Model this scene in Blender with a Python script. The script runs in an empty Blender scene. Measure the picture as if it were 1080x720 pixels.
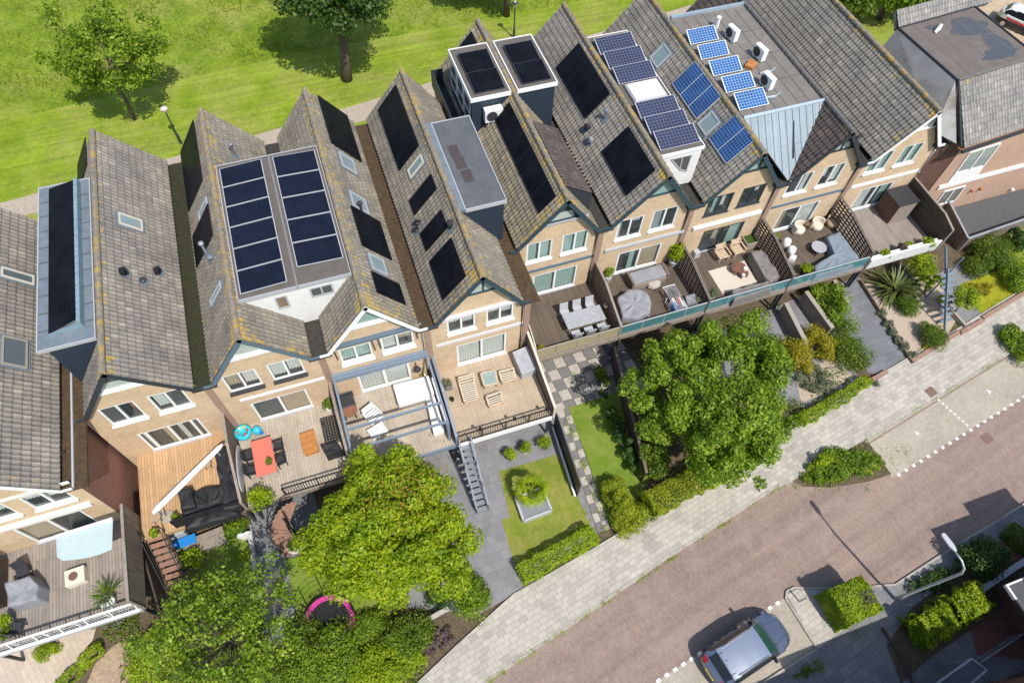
import bpy, bmesh, math, random
import numpy as np
from mathutils import Vector, Matrix
random.seed(7); rng = np.random.default_rng(7)
SC = bpy.context.scene; COL = SC.collection
V = Vector
# ---------------------------------------------------------------- camera (solved from the vanishing points)
FPX = 724.75; CAMZ = 36.0
CM = [[0.9460240631453218, 0.32272828224510586, -0.029747735865761765],
      [-0.2614413478754122, 0.8141602842107172, 0.5184510133416773],
      [0.19153823005108794, -0.48268984602231646, 0.8545897372282497]]
RX = V((CM[0][0], -CM[0][1], -CM[0][2])); DY = V((CM[1][0], -CM[1][1], -CM[1][2])); FW = V((CM[2][0], -CM[2][1], -CM[2][2]))
CAMLOC = V((0, 0, CAMZ))
def ray(px, py): return RX*(px-540)+DY*(py-360)+FW*FPX
def at(px, py, z=0.0):
    d = ray(px, py); return CAMLOC+d*((z-CAMZ)/d.z)
def aty(px, py, y):
    d = ray(px, py); return CAMLOC+d*(y/d.y)
def onpl(px, py, p, n):
    d = ray(px, py); return CAMLOC+d*((p-CAMLOC).dot(n)/d.dot(n))
def poly(pts, z=0.0): return [at(a, b, z) for a, b in pts]
cam = bpy.data.cameras.new('camera'); co = bpy.data.objects.new('camera', cam); COL.objects.link(co)
mw = Matrix((RX, -DY, -FW)).transposed().to_4x4(); mw.translation = CAMLOC; co.matrix_world = mw
cam.sensor_width = 36; cam.sensor_fit = 'HORIZONTAL'; cam.lens = FPX/1080*36; cam.clip_end = 2000; SC.camera = co

# ---------------------------------------------------------------- light
SUN_EL, SUN_AZ = math.radians(56.5), math.radians(-75.0)   # azimuth of the sun measured from +x
w = bpy.data.worlds.new('World'); SC.world = w; w.use_nodes = True
nt = w.node_tree; bg = nt.nodes['Background']; sky = nt.nodes.new('ShaderNodeTexSky'); sky.sky_type = 'NISHITA'
sky.sun_disc = False; sky.sun_elevation = SUN_EL; sky.sun_rotation = math.pi/2-SUN_AZ
nt.links.new(sky.outputs[0], bg.inputs[0]); bg.inputs[1].default_value = 0.15
sl = bpy.data.lights.new('sun', 'SUN'); sl.energy = 4.1; sl.angle = math.radians(0.5); sl.color = (1, .955, .88)
so = bpy.data.objects.new('sun', sl); COL.objects.link(so)
sd = V((math.cos(SUN_EL)*math.cos(SUN_AZ), math.cos(SUN_EL)*math.sin(SUN_AZ), math.sin(SUN_EL)))
so.rotation_euler = sd.to_track_quat('Z', 'Y').to_euler(); so.location = (0, -20, 60)
SC.view_settings.view_transform = 'Standard'; SC.view_settings.look = 'None'; SC.view_settings.exposure = 0.18

# ---------------------------------------------------------------- materials
MATS = {}
class N:
    def __init__(s, name):
        s.m = bpy.data.materials.new(name); s.m.use_nodes = True; s.t = s.m.node_tree
        s.p = s.t.nodes['Principled BSDF']; s.out = s.t.nodes['Material Output']; MATS[name] = s.m
    def n(s, typ, **k):
        x = s.t.nodes.new('ShaderNode'+typ)
        for a, b in k.items(): setattr(x, a, b)
        return x
    def l(s, a, b): s.t.links.new(a, b)
    def coord(s, kind='Object', scale=(1, 1, 1), rot=0.0, loc=(0, 0, 0)):
        c = s.n('TexCoord'); m = s.n('Mapping'); m.inputs['Scale'].default_value = scale
        m.inputs['Rotation'].default_value = (0, 0, rot); m.inputs['Location'].default_value = loc
        s.l(c.outputs[kind], m.inputs[0]); return m.outputs[0]
    def geo(s):
        g = s.n('NewGeometry'); return g
    def noise(s, vec, scale, detail=4, rough=.6):
        x = s.n('TexNoise'); x.inputs['Scale'].default_value = scale; x.inputs['Detail'].default_value = detail
        x.inputs['Roughness'].default_value = rough
        if vec is not None: s.l(vec, x.inputs['Vector'])
        return x.outputs['Fac']
    def ramp(s, fac, stops, interp='LINEAR'):
        r = s.n('ValToRGB'); e = r.color_ramp.elements; r.color_ramp.interpolation = interp
        e[0].position, e[0].color = stops[0][0], (*stops[0][1], 1)
        e[1].position, e[1].color = stops[-1][0], (*stops[-1][1], 1)
        for p, c in stops[1:-1]:
            q = e.new(p); q.color = (*c, 1)
        s.l(fac, r.inputs[0]); return r.outputs[0]
    def mix(s, fac, a, b, mode='MIX'):
        x = s.n('Mix', data_type='RGBA', blend_type=mode)
        for sock, val in ((x.inputs[0], fac), (x.inputs[6], a), (x.inputs[7], b)):
            if hasattr(val, 'is_linked') or isinstance(val, bpy.types.NodeSocket): s.l(val, sock)
            else: sock.default_value = val if not isinstance(val, tuple) else (*val, 1)
        return x.outputs[2]
    def math(s, op, a, b=0.0, c=None):
        x = s.n('Math', operation=op)
        for i, val in enumerate((a, b) if c is None else (a, b, c)):
            if isinstance(val, bpy.types.NodeSocket): s.l(val, x.inputs[i])
            else: x.inputs[i].default_value = val
        return x.outputs[0]
    def maprange(s, v, a, b, c=0., d=1.):
        x = s.n('MapRange'); s.l(v, x.inputs[0])
        for i, q in enumerate((a, b, c, d)): x.inputs[i+1].default_value = q
        return x.outputs[0]
    def bump(s, h, strength=.4, dist=.02):
        b = s.n('Bump'); b.inputs['Strength'].default_value = strength; b.inputs['Distance'].default_value = dist
        s.l(h, b.inputs['Height']); s.l(b.outputs[0], s.p.inputs['Normal'])
    def base(s, c):
        if isinstance(c, tuple): s.p.inputs['Base Color'].default_value = (*c, 1)
        else: s.l(c, s.p.inputs['Base Color'])
    def set(s, rough=.6, metal=0., spec=.5):
        s.p.inputs['Roughness'].default_value = rough; s.p.inputs['Metallic'].default_value = metal
        s.p.inputs['Specular IOR Level'].default_value = spec
def sc(c, k): return tuple(min(1, x*k) for x in c)
def plain(name, c, rough=.6, metal=0., var=.15, scale=3., bump=.0, spec=.4, dirt=None, dr=(.52, .68)):
    if name in MATS: return MATS[name]
    m = N(name); pos = m.geo().outputs['Position']
    a = m.noise(pos, scale, 5); col = m.ramp(a, [(.3, sc(c, 1-var)), (.7, sc(c, 1+var))])
    if dirt:
        d = m.noise(pos, scale*.35, 6, .7); f = m.maprange(d, *dr)
        col = m.mix(f, col, dirt)
    m.base(col); m.set(rough, metal, spec)
    if bump: m.bump(m.noise(pos, scale*8, 4), bump, .02)
    return m.m
def brickmat(name, c1, c2, mort, bw, bh, ms=.01, rot=0., var=.25, rough=.85, bump=.3, off=.5, grime=None, nscale=.35, bias=0., tracks=None):
    m = N(name); uv = m.coord('UV', rot=rot)
    b = m.n('TexBrick'); b.offset = off; m.l(uv, b.inputs['Vector'])
    b.inputs['Color1'].default_value = (*c1, 1); b.inputs['Color2'].default_value = (*c2, 1); b.inputs['Mortar'].default_value = (*mort, 1)
    b.inputs['Scale'].default_value = 1; b.inputs['Mortar Size'].default_value = ms; b.inputs['Mortar Smooth'].default_value = .3
    b.inputs['Brick Width'].default_value = bw; b.inputs['Row Height'].default_value = bh; b.inputs['Bias'].default_value = bias
    pos = m.geo().outputs['Position']
    n1 = m.noise(pos, nscale, 6, .65); n2 = m.noise(pos, 6., 4)
    k = m.ramp(n1, [(.3, (1-var,)*3), (.7, (1+var,)*3)]); col = m.mix(1., b.outputs[0], k, 'MULTIPLY')
    k2 = m.ramp(n2, [(.3, (1-var*.5,)*3), (.7, (1+var*.5,)*3)]); col = m.mix(1., col, k2, 'MULTIPLY')
    if tracks is not None:
        mp = m.n('Mapping'); mp.inputs['Rotation'].default_value = (0, 0, -tracks); m.l(pos, mp.inputs[0]); m2 = m.n('Mapping'); m2.inputs['Scale'].default_value = (.035, .75, 1); m.l(mp.outputs[0], m2.inputs[0])
        col = m.mix(1., col, m.ramp(m.noise(m2.outputs[0], 1.6, 5, .6), [(.32, (.80, .80, .82)), (.68, (1.16, 1.15, 1.13))]), 'MULTIPLY')
        spk = m.noise(pos, 17., 2, .5); col = m.mix(1., col, m.ramp(spk, [(.32, (.84,)*3), (.5, (1., 1., 1.)), (.72, (1.17, 1.16, 1.15))]), 'MULTIPLY')
        col = m.mix(m.maprange(m.noise(pos, 1.1, 3), .7, .76, 0, .35), col, (.12, .09, .08))
    if grime:
        g = m.noise(pos, .9, 6, .7); col = m.mix(m.maprange(g, .5, .72), col, grime)
    m.base(col); m.set(rough, 0, .25)
    inv = m.math('SUBTRACT', 1., b.outputs['Fac'])
    m.bump(m.math('ADD', inv, m.math('MULTIPLY', n2, .5)), bump, .012)
    return m.m
def foliage(name, stops, trans=.35, rough=.5, nscale=1.2):
    m = N(name); g = m.geo(); r = g.outputs['Random Per Island']
    nz = m.noise(g.outputs['Position'], nscale, 3)
    f = m.math('ADD', m.math('MULTIPLY', r, .55), m.math('MULTIPLY_ADD', nz, 1.1, -.32))
    n = len(stops); col = m.ramp(f, [(i/(n-1), c) for i, c in enumerate(stops)])
    m.base(col); m.set(rough, 0, .35)
    t = m.n('BsdfTranslucent'); tc = m.mix(1., col, (1.25, 1.35, .55), 'MULTIPLY'); m.l(tc, t.inputs[0])
    x = m.n('MixShader'); x.inputs[0].default_value = trans; m.l(m.p.outputs[0], x.inputs[1]); m.l(t.outputs[0], x.inputs[2]); m.l(x.outputs[0], m.out.inputs[0])
    return m.m
def grassmat(name, cs, dry, dscale=.25, dlo=.5, dhi=.7, fine=14., bump=.6, streak=None):
    m = N(name); pos = m.geo().outputs['Position']
    a = m.noise(pos, .45, 6, .65); b = m.noise(pos, fine, 5, .7); e = m.noise(pos, 2.6, 5, .7)
    f = m.math('ADD', m.math('MULTIPLY', a, .5), m.math('ADD', m.math('MULTIPLY', b, .3), m.math('MULTIPLY', e, .35)))
    col = m.ramp(f, [(.38, cs[0]), (.56, cs[1]), (.74, cs[2])])
    d = m.noise(pos, dscale, 6, .68); d2 = m.noise(pos, 5., 4)
    col = m.mix(m.math('MULTIPLY', m.maprange(d, dlo, dhi), m.maprange(d2, .35, .6)), col, dry)
    if streak:
        mp = m.n('Mapping'); mp.inputs['Rotation'].default_value = (0, 0, streak[0]); mp.inputs['Scale'].default_value = (.04, 1., 1); m.l(pos, mp.inputs[0])
        s_ = m.noise(mp.outputs[0], streak[1], 3); k = m.ramp(s_, [(.35, (.86,)*3), (.65, (1.14,)*3)]); col = m.mix(1., col, k, 'MULTIPLY')
    m.base(col); m.set(.9, 0, .1); m.bump(m.math('ADD', b, e), bump, .12)
    return m.m
def tilemat(name, base, lich=.5, warm=.2, seed=0.):
    m = N(name); uvn = m.n('TexCoord'); uv = uvn.outputs['UV']
    fl = m.n('VectorMath', operation='FLOOR'); m.l(uv, fl.inputs[0])
    ad = m.n('VectorMath', operation='ADD'); m.l(fl.outputs[0], ad.inputs[0]); ad.inputs[1].default_value = (seed, seed*1.7, 0)
    wn = m.n('TexWhiteNoise', noise_dimensions='2D'); m.l(ad.outputs[0], wn.inputs['Vector'])
    pos = m.geo().outputs['Position']
    col = m.ramp(wn.outputs['Value'], [(0, sc(base, .85)), (.5, base), (.93, (base[0]*1.13, base[1]*1.11, base[2]*1.08)), (1, (base[0]*1.38, base[1]*1.35, base[2]*1.3))])
    big = m.noise(pos, .5, 6, .65); col = m.mix(1., col, m.ramp(big, [(.3, (.72, .72, .74)), (.7, (1.25, 1.22, 1.16))]), 'MULTIPLY')
    fine = m.noise(pos, 9., 5, .7); col = m.mix(1., col, m.ramp(fine, [(.3, (.78,)*3), (.7, (1.22,)*3)]), 'MULTIPLY')
    sep = m.n('SeparateXYZ'); m.l(uv, sep.inputs[0])
    # darker foot of each course; shadow gaps between the rolls painted as dark lines
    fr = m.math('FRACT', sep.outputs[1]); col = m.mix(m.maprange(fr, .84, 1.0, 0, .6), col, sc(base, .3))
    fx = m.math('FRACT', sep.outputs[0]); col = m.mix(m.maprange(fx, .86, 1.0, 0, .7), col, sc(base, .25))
    # lichen, thickest along the ridge and the front verge where rain water sits longest
    n3 = m.noise(pos, 3.2, 6, .72); n4 = m.noise(pos, .7, 4)
    nr = m.maprange(sep.outputs[1], 0., 2.6, .17, 0.); nf = m.maprange(sep.outputs[0], 0., 6., .12, 0.)
    k = m.math('ADD', m.math('ADD', n3, m.math('MULTIPLY_ADD', n4, .25, -.125)), m.math('ADD', nr, nf))
    th = .735-.10*lich
    lc = m.ramp(m.noise(pos, 5., 3), [(.35, (.30, .25, .12)), (.5, (.45, .30, .05)), (.66, (.56, .30, .02))])
    col = m.mix(m.maprange(k, th, th+.07, 0, .8), col, lc)
    m.base(col); m.set(.88, 0, .2); m.bump(fine, .25, .01)
    return m.m
def solarmat(name, cell, line, nx, ny, lw=.02, cellvar=.15, rough=.12, spec=.22):
    m = N(name); uv = m.n('TexCoord').outputs['UV']; sep = m.n('SeparateXYZ'); m.l(uv, sep.inputs[0])
    fx = m.math('FRACT', m.math('MULTIPLY', sep.outputs[0], nx)); fy = m.math('FRACT', m.math('MULTIPLY', sep.outputs[1], ny))
    ex = m.math('MINIMUM', fx, m.math('SUBTRACT', 1., fx)); ey = m.math('MINIMUM', fy, m.math('SUBTRACT', 1., fy))
    e = m.math('LESS_THAN', m.math('MINIMUM', ex, ey), lw*1.0)
    pos = m.geo().outputs['Position']; nz = m.noise(pos, 1.2, 4)
    c = m.ramp(nz, [(.3, sc(cell, 1-cellvar)), (.7, sc(cell, 1+cellvar))])
    d = m.noise(pos, 40., 2); c = m.mix(m.maprange(d, .74, .78, 0, .5), c, (.25, .25, .25))
    m.base(m.mix(e, c, line)); m.set(rough, 0, spec)
    return m.m
def glassmat(name, tint=(.55, .6, .6), alpha=.45, rough=.03):
    m = N(name); m.base(tint); m.set(rough, 0, .5)
    t = m.n('BsdfTransparent'); t.inputs[0].default_value = (.92, .96, .95, 1)
    g = m.n('BsdfGlossy'); g.inputs['Roughness'].default_value = rough
    fr = m.n('LayerWeight'); fr.inputs[0].default_value = .5
    x = m.n('MixShader'); m.l(m.math('MULTIPLY_ADD', m.math('POWER', fr.outputs['Facing'], 4.), .75, .05), x.inputs[0]); m.l(t.outputs[0], x.inputs[1]); m.l(g.outputs[0], x.inputs[2])
    y = m.n('MixShader'); y.inputs[0].default_value = 1-alpha; m.l(m.p.outputs[0], y.inputs[1]); m.l(x.outputs[0], y.inputs[2])
    m.l(y.outputs[0], m.out.inputs[0]); return m.m

# ---------------------------------------------------------------- mesh builder
class MB:
    def __init__(s): s.v = []; s.f = []; s.m = []; s.u = []
    def face(s, pts, m=0, uv=None):
        b = len(s.v); s.v += [V(p) for p in pts]; s.f.append(tuple(range(b, b+len(pts)))); s.m.append(m); s.u.append(uv)
    def mesh(s, vs, fs, m=0, uvs=None):
        b = len(s.v); s.v += [V(p) for p in vs]
        for i, f in enumerate(fs): s.f.append(tuple(b+k for k in f)); s.m.append(m); s.u.append(uvs[i] if uvs else None)
    def box(s, c, d, rz=0., m=0, top=1.0):
        x, y, z = d[0]/2, d[1]/2, d[2]; ca, sa = math.cos(rz), math.sin(rz); P = []
        for zz, k in ((0, 1.), (z, top)):
            for a, b in ((-x, -y), (x, -y), (x, y), (-x, y)):
                a *= k; b *= k; P.append((c[0]+a*ca-b*sa, c[1]+a*sa+b*ca, c[2]+zz))
        s.mesh(P, [(3, 2, 1, 0), (4, 5, 6, 7), (0, 1, 5, 4), (1, 2, 6, 5), (2, 3, 7, 6), (3, 0, 4, 7)], m); return s
    def b2(s, x0, x1, y0, y1, z0, z1, m=0): return s.box(((x0+x1)/2, (y0+y1)/2, z0), (x1-x0, y1-y0, z1-z0), 0, m)
    def ext(s, pts, vec, m=0):
        n = len(pts); a = [V(p) for p in pts]; d = V(vec); b = [p+d for p in a]
        nn = V((0, 0, 0))
        for i in range(n): nn += a[i].cross(a[(i+1) % n])
        flip = nn.dot(d) > 0
        s.mesh(a+b, [tuple(range(n))[::-1] if flip else tuple(range(n)), tuple(range(n, 2*n)) if flip else tuple(range(n, 2*n))[::-1]] +
               [((i, (i+1) % n, n+(i+1) % n, n+i) if flip else (n+i, n+(i+1) % n, (i+1) % n, i)) for i in range(n)], m); return s
    def bar(s, a, b, w_, h_, m=0, up=(0, 0, 1)):
        a, b = V(a), V(b); d = (b-a).normalized(); u = V(up)
        if abs(d.dot(u)) > .98: u = V((0, 1, 0))
        x = d.cross(u).normalized()*w_/2; y = x.cross(d).normalized()*h_/2
        P = [a-x-y, a+x-y, a+x+y, a-x+y, b-x-y, b+x-y, b+x+y, b-x+y]
        s.mesh(P, [(0, 1, 2, 3)[::1], (7, 6, 5, 4), (0, 4, 5, 1), (1, 5, 6, 2), (2, 6, 7, 3), (3, 7, 4, 0)], m); return s
    def tube(s, pts, r, n=8, m=0):
        pts = [V(p) for p in pts]; rs = r if isinstance(r, (list, tuple)) else [r]*len(pts); rings = []; 
        for i, p in enumerate(pts):
            d = (pts[min(i+1, len(pts)-1)]-pts[max(i-1, 0)]).normalized(); q = d.to_track_quat('Z', 'Y')
            rings.append([p+q @ V((math.cos(2*math.pi*k/n)*rs[i], math.sin(2*math.pi*k/n)*rs[i], 0)) for k in range(n)])
        vs = [p for R in rings for p in R]; fs = []
        for i in range(len(pts)-1):
            for k in range(n): fs.append((i*n+k, i*n+(k+1) % n, (i+1)*n+(k+1) % n, (i+1)*n+k))
        fs.append(tuple(range(n))[::-1]); fs.append(tuple(range((len(pts)-1)*n, len(pts)*n))); s.mesh(vs, fs, m); return s
    def lathe(s, c, prof, n=16, m=0, sx=1., sy=1.):
        c = V(c); vs = []; fs = []
        for r, z in prof:
            for k in range(n): a = 2*math.pi*k/n; vs.append(c+V((math.cos(a)*r*sx, math.sin(a)*r*sy, z)))
        for i in range(len(prof)-1):
            for k in range(n): fs.append((i*n+k, i*n+(k+1) % n, (i+1)*n+(k+1) % n, (i+1)*n+k))
        fs.append(tuple(range(n))[::-1]); fs.append(tuple(range((len(prof)-1)*n, len(prof)*n))); s.mesh(vs, fs, m); return s
    def build(s, name, mats, parent=None, smooth=False, bevel=0., loc=None):
        if not isinstance(mats, (list, tuple)): mats = [mats]
        if parent is None:
            if loc is None:
                xs = [p.x for p in s.v]; ys = [p.y for p in s.v]; loc = V(((min(xs)+max(xs))/2, (min(ys)+max(ys))/2, min(p.z for p in s.v)))
            org = V(loc)
        else: org = wloc(parent)
        me = bpy.data.meshes.new(name); me.from_pydata([p-org for p in s.v], [], s.f)
        for m in mats: me.materials.append(MATS[m] if isinstance(m, str) else m)
        me.polygons.foreach_set('material_index', s.m)
        if smooth: me.polygons.foreach_set('use_smooth', [True]*len(s.f))
        uvl = me.uv_layers.new(name='UVMap'); data = []
        for fi, f in enumerate(s.f):
            if s.u[fi] is not None:
                for q in s.u[fi]: data += [q[0], q[1]]
                continue
            P = [s.v[i] for i in f]; nn = V((0, 0, 0))
            for i in range(len(P)): nn += (P[i]-P[0]).cross(P[(i+1) % len(P)]-P[0])
            ax = max(range(3), key=lambda i: abs(nn[i]))
            for p in P: data += ([p.y, p.z] if ax == 0 else [p.x, p.z] if ax == 1 else [p.x, p.y])
        uvl.data.foreach_set('uv', data); me.update()
        o = bpy.data.objects.new(name, me); COL.objects.link(o)
        if parent is None: o.location = org
        else: o.parent = parent
        if bevel:
            b = o.modifiers.new('bevel', 'BEVEL'); b.width = bevel; b.segments = 2; b.limit_method = 'ANGLE'
        return o
def wloc(o):
    p = V(o.location); 
    while o.parent: o = o.parent; p = p+o.location
    return p
def tag(o, label, cat, group=None, kind=None):
    o['label'] = label; o['category'] = cat
    if group: o['group'] = group
    if kind: o['kind'] = kind
    return o
def thing(name, label, cat, loc=(0, 0, 0), group=None):
    o = bpy.data.objects.new(name, None); o.empty_display_size = .3; COL.objects.link(o); o.location = loc
    return tag(o, label, cat, group)
def struct(o, kind='structure'): o['kind'] = kind; return o
def dup(root, loc, rz=0., label=None, group=None):
    r = root.copy(); COL.objects.link(r); r.location = loc; r.rotation_euler = (0, 0, rz)
    if label: r['label'] = label
    if group: r['group'] = group
    for ch in list(root.children):
        c = ch.copy(); COL.objects.link(c); c.parent = r
        for g in list(ch.children):
            d = g.copy(); COL.objects.link(d); d.parent = c
    return r
def npmesh(name, vs, nper, mats, parent=None, loc=(0, 0, 0), mi=None):
    """faces made of nper consecutive vertices each (leaves, blades)"""
    org = wloc(parent) if parent else V(loc)
    vs = np.asarray(vs, dtype=np.float32)-np.array(org, dtype=np.float32); nf = len(vs)//nper
    me = bpy.data.meshes.new(name); me.vertices.add(len(vs)); me.vertices.foreach_set('co', vs.ravel())
    me.loops.add(len(vs)); me.loops.foreach_set('vertex_index', np.arange(len(vs), dtype=np.int32))
    me.polygons.add(nf); me.polygons.foreach_set('loop_start', np.arange(0, len(vs), nper, dtype=np.int32))
    for m in (mats if isinstance(mats, (list, tuple)) else [mats]): me.materials.append(MATS[m])
    if mi is not None: me.polygons.foreach_set('material_index', mi)
    me.update(); me.validate()
    o = bpy.data.objects.new(name, me); COL.objects.link(o)
    if parent: o.parent = parent
    else: o.location = org
    return o
def leaves(pos, nrm, size, ar=.6):
    """leaf-shaped quads at pos facing roughly nrm"""
    n = len(pos); t = rng.normal(size=(n, 3)); nrm = nrm/np.linalg.norm(nrm, axis=1, keepdims=True)
    u = np.cross(nrm, t); u /= np.linalg.norm(u, axis=1, keepdims=True)+1e-9; v = np.cross(nrm, u)
    s = (np.asarray(size)*np.ones(n))[:, None]
    q = np.stack([pos-u*s*.5, pos+v*s*ar*.5-u*s*.05+nrm*s*.06, pos+u*s*.5, pos-v*s*ar*.5-u*s*.05+nrm*s*.06], 1)
    return q.reshape(-1, 3)
def clump_points(centers, radii, per, up=.35, squash=.8, fill=.35):
    """points on the skins of many small clumps"""
    P = []; Nn = []
    for c, r, k in zip(centers, radii, per):
        d = rng.normal(size=(k, 3)); d[:, 2] += up; d /= np.linalg.norm(d, axis=1, keepdims=True)
        rr = r*(1-fill*rng.random(k)**1.5)[:, None]
        P.append(np.asarray(c)+d*rr*np.array([1, 1, squash])); Nn.append(d+rng.normal(size=(k, 3))*.55+np.array([0, 0, .35]))
    return np.concatenate(P), np.concatenate(Nn)
# ---------------------------------------------------------------- materials used
BRK = brickmat('buff_brick', (.62, .465, .30), (.52, .375, .23), (.58, .455, .32), .22, .065, .008, var=.1, bump=.2, nscale=1.2)
brickmat('pier_brick', (.36, .24, .18), (.30, .19, .14), (.34, .25, .2), .22, .065, .008, var=.12, bump=.2)
brickmat('brown_brick', (.17, .085, .06), (.11, .055, .042), (.13, .085, .07), .22, .065, .01, var=.25, bump=.3)
brickmat('red_brown_brick', (.36, .185, .135), (.28, .135, .10), (.26, .16, .13), .22, .065, .01, var=.2, bump=.3); brickmat('pink_brick', (.50, .33, .24), (.44, .28, .2), (.46, .34, .26), .22, .065, .008, var=.1, bump=.2)
brickmat('rust_brick', (.24, .10, .065), (.17, .07, .05), (.18, .12, .1), .22, .065, .01, var=.2)
brickmat('road_brick', (.315, .228, .188), (.24, .18, .152), (.265, .208, .17), .21, .085, .011, rot=math.radians(-12.2+90), var=.10, bump=.35, nscale=.16, grime=(.31, .25, .215), tracks=math.radians(12.2))
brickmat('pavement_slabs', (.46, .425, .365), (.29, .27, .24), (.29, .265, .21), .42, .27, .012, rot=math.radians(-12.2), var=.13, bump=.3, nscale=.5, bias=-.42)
brickmat('bay_paving', (.44, .385, .31), (.37, .325, .265), (.33, .3, .25), .21, .1, .01, rot=math.radians(-12.2), var=.12, bump=.3, nscale=.6)
brickmat('shade_slabs', (.25, .25, .25), (.19, .19, .195), (.14, .14, .14), .5, .5, .015, rot=math.radians(-12.2), var=.15)  # shade on the south pavement put into a darker slab colour
brickmat('grey_slabs', (.245, .24, .245), (.20, .198, .205), (.165, .16, .16), .45, .45, .01, var=.12, bump=.2, nscale=.5)
brickmat('dark_slabs', (.20, .205, .215), (.165, .17, .18), (.12, .12, .13), .6, .4, .012, var=.12, bump=.2)
brickmat('cream_path', (.56, .46, .36), (.5, .41, .32), (.42, .34, .27), .5, .25, .012, rot=1.2, var=.1, bump=.2)
brickmat('yellow_pavers', (.46, .36, .22), (.38, .24, .17), (.32, .25, .18), .2, .1, .014, rot=.8, var=.2)
plain('light_slab', (.43, .39, .34), .9, 0, .18, 4, .2); plain('mid_slab', (.185, .18, .175), .9, 0, .18, 4, .2)
plain('gravel', (.46, .37, .29), .95, 0, .35, 22, .8); plain('soil', (.12, .09, .055), .95, 0, .35, 6, .8, dirt=(.09, .065, .045)); plain('white_gravel', (.72, .69, .64), .95, 0, .3, 26, .7)
plain('kerb_stone', (.40, .36, .31), .9, 0, .15, 4, .2, dirt=(.22, .2, .14)); plain('rust_kerb', (.30, .19, .14), .9, 0, .2, 5, .2)
plain('road_paint', (.78, .76, .72), .8, 0, .1, 20); plain('iron_cover', (.22, .14, .11), .7, .2, .2, 30, .4)
plain('path_clay', (.40, .335, .265), .9, 0, .15, 4, .2)
grassmat('meadow', [(.075, .13, .010), (.18, .26, .020), (.33, .40, .045)], (.38, .35, .11), .16, .46, .70, 7., .9)
grassmat('mown', [(.11, .17, .012), (.205, .285, .02), (.32, .40, .045)], (.36, .33, .11), .22, .42, .66, 9., .7, streak=(.12, 2.2))
grassmat('garden_lawn', [(.12, .17, .02), (.19, .24, .03), (.27, .30, .05)], (.33, .27, .10), .9, .42, .66, 22., .5)
grassmat('turf', [(.115, .18, .02), (.165, .245, .03), (.225, .295, .05)], (.27, .28, .08), .9, .48, .7, 24., .5)
grassmat('moss_cover', [(.15, .17, .012), (.3, .31, .02), (.42, .4, .03)], (.28, .2, .07), 1.0, .55, .72, 9., .9)
for k, c in dict(blue_grey=(.11, .16, .21), navy=(.024, .038, .058), white=(.80, .80, .78), lilac=(.66, .61, .64), dark_trim=(.035, .042, .05), teal_trim=(.035, .065, .085), pergola=(.19, .24, .30), black=(.014, .014, .016), charcoal=(.04, .04, .045), light_grey=(.42, .43, .45), mid_grey=(.22, .23, .25), cream=(.62, .56, .44), pale_blue=(.38, .47, .47), terracotta=(.50, .17, .09), salmon=(.62, .17, .12), blue=(.02, .22, .62), cyan=(.04, .46, .58), red=(.6, .04, .04), yellow=(.75, .5, .03), pink=(.7, .15, .35), brown=(.16, .09, .06), stone=(.36, .32, .26), ivory=(.66, .60, .50)).items():
    plain(k, c, .5, 0, .05, 6, 0, .4)
plain('zinc', (.36, .44, .50), .42, .25, .08, 2., .05); plain('lead', (.17, .205, .235), .6, .1, .16, 2., .1); plain('steel', (.55, .56, .58), .32, .85, .05); plain('galv', (.42, .44, .46), .5, .5, .1, 4)
plain('bitumen', (.125, .11, .095), .85, 0, .12, 2.2, .25, dirt=(.12, .11, .105)); plain('bitumen_grey', (.105, .112, .12), .7, 0, .16, 1.4, .2); plain('bitumen_dark', (.09, .092, .095), .8, 0, .1, 3, .2); plain('bitumen_pool', (.085, .09, .098), .35, 0, .08, 3, 0)
plain('gutter_moss', (.030, .031, .012), .9, 0, .4, 6, .5); plain('gutter_brown', (.075, .046, .024), .9, 0, .35, 5, .5, dirt=(.05, .045, .02)); plain('gutter_dark', (.045, .042, .036), .9, 0, .3, 5, .4)
plain('grey_stucco', (.34, .335, .325), .85, 0, .12, 1.1, .15, dirt=(.20, .185, .155)); plain('interior', (.05, .045, .04), .9); plain('carton', (.34, .2, .1), .9)
plain('curtain', (.70, .70, .66), .9, 0, .1, 12); plain('beige_blind', (.55, .42, .28), .8, 0, .06, 12); plain('grey_screen', (.085, .087, .09), .7, 0, .1, 8); plain('teal_curtain', (.42, .55, .50), .85, 0, .12, 6)
plain('cover_grey', (.26, .265, .285), .75, 0, .12, 2.5, .25); plain('cover_black', (.022, .022, .025), .62, 0, .25, 3, .4); plain('cover_taupe', (.20, .185, .175), .8, 0, .15, 3, .25); plain('cover_blue', (.20, .245, .29), .6, 0, .12, 2.5, .2)
plain('oak', (.47, .32, .18), .6, 0, .15, 5); plain('pale_wood', (.58, .45, .31), .6, 0, .12, 5); plain('orange_wood', (.45, .19, .055), .55, 0, .15, 5); plain('grey_wood', (.28, .235, .195), .8, 0, .2, 5, .2); plain('dark_wood', (.085, .062, .048), .8, 0, .25, 5, .2); plain('fence_wood', (.17, .13, .10), .85, 0, .25, 4, .3)
plain('bark', (.13, .10, .075), .95, 0, .3, 9, .8); plain('pot_grey', (.2, .2, .2), .8, 0, .15, 8); plain('rug', (.58, .52, .44), .95, 0, .06, 30, .2); plain('wicker', (.40, .29, .19), .9, 0, .25, 40, .5); plain('stone_top', (.36, .37, .39), .5, 0, .2, 7)
def plank(name, c1, c2, gap, wd=.145, ln=3.2, var=.16, rot=math.pi/2): brickmat(name, c1, c2, gap, ln, wd, .009, rot=rot, var=var, bump=.25, rough=.75, nscale=.8)
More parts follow.
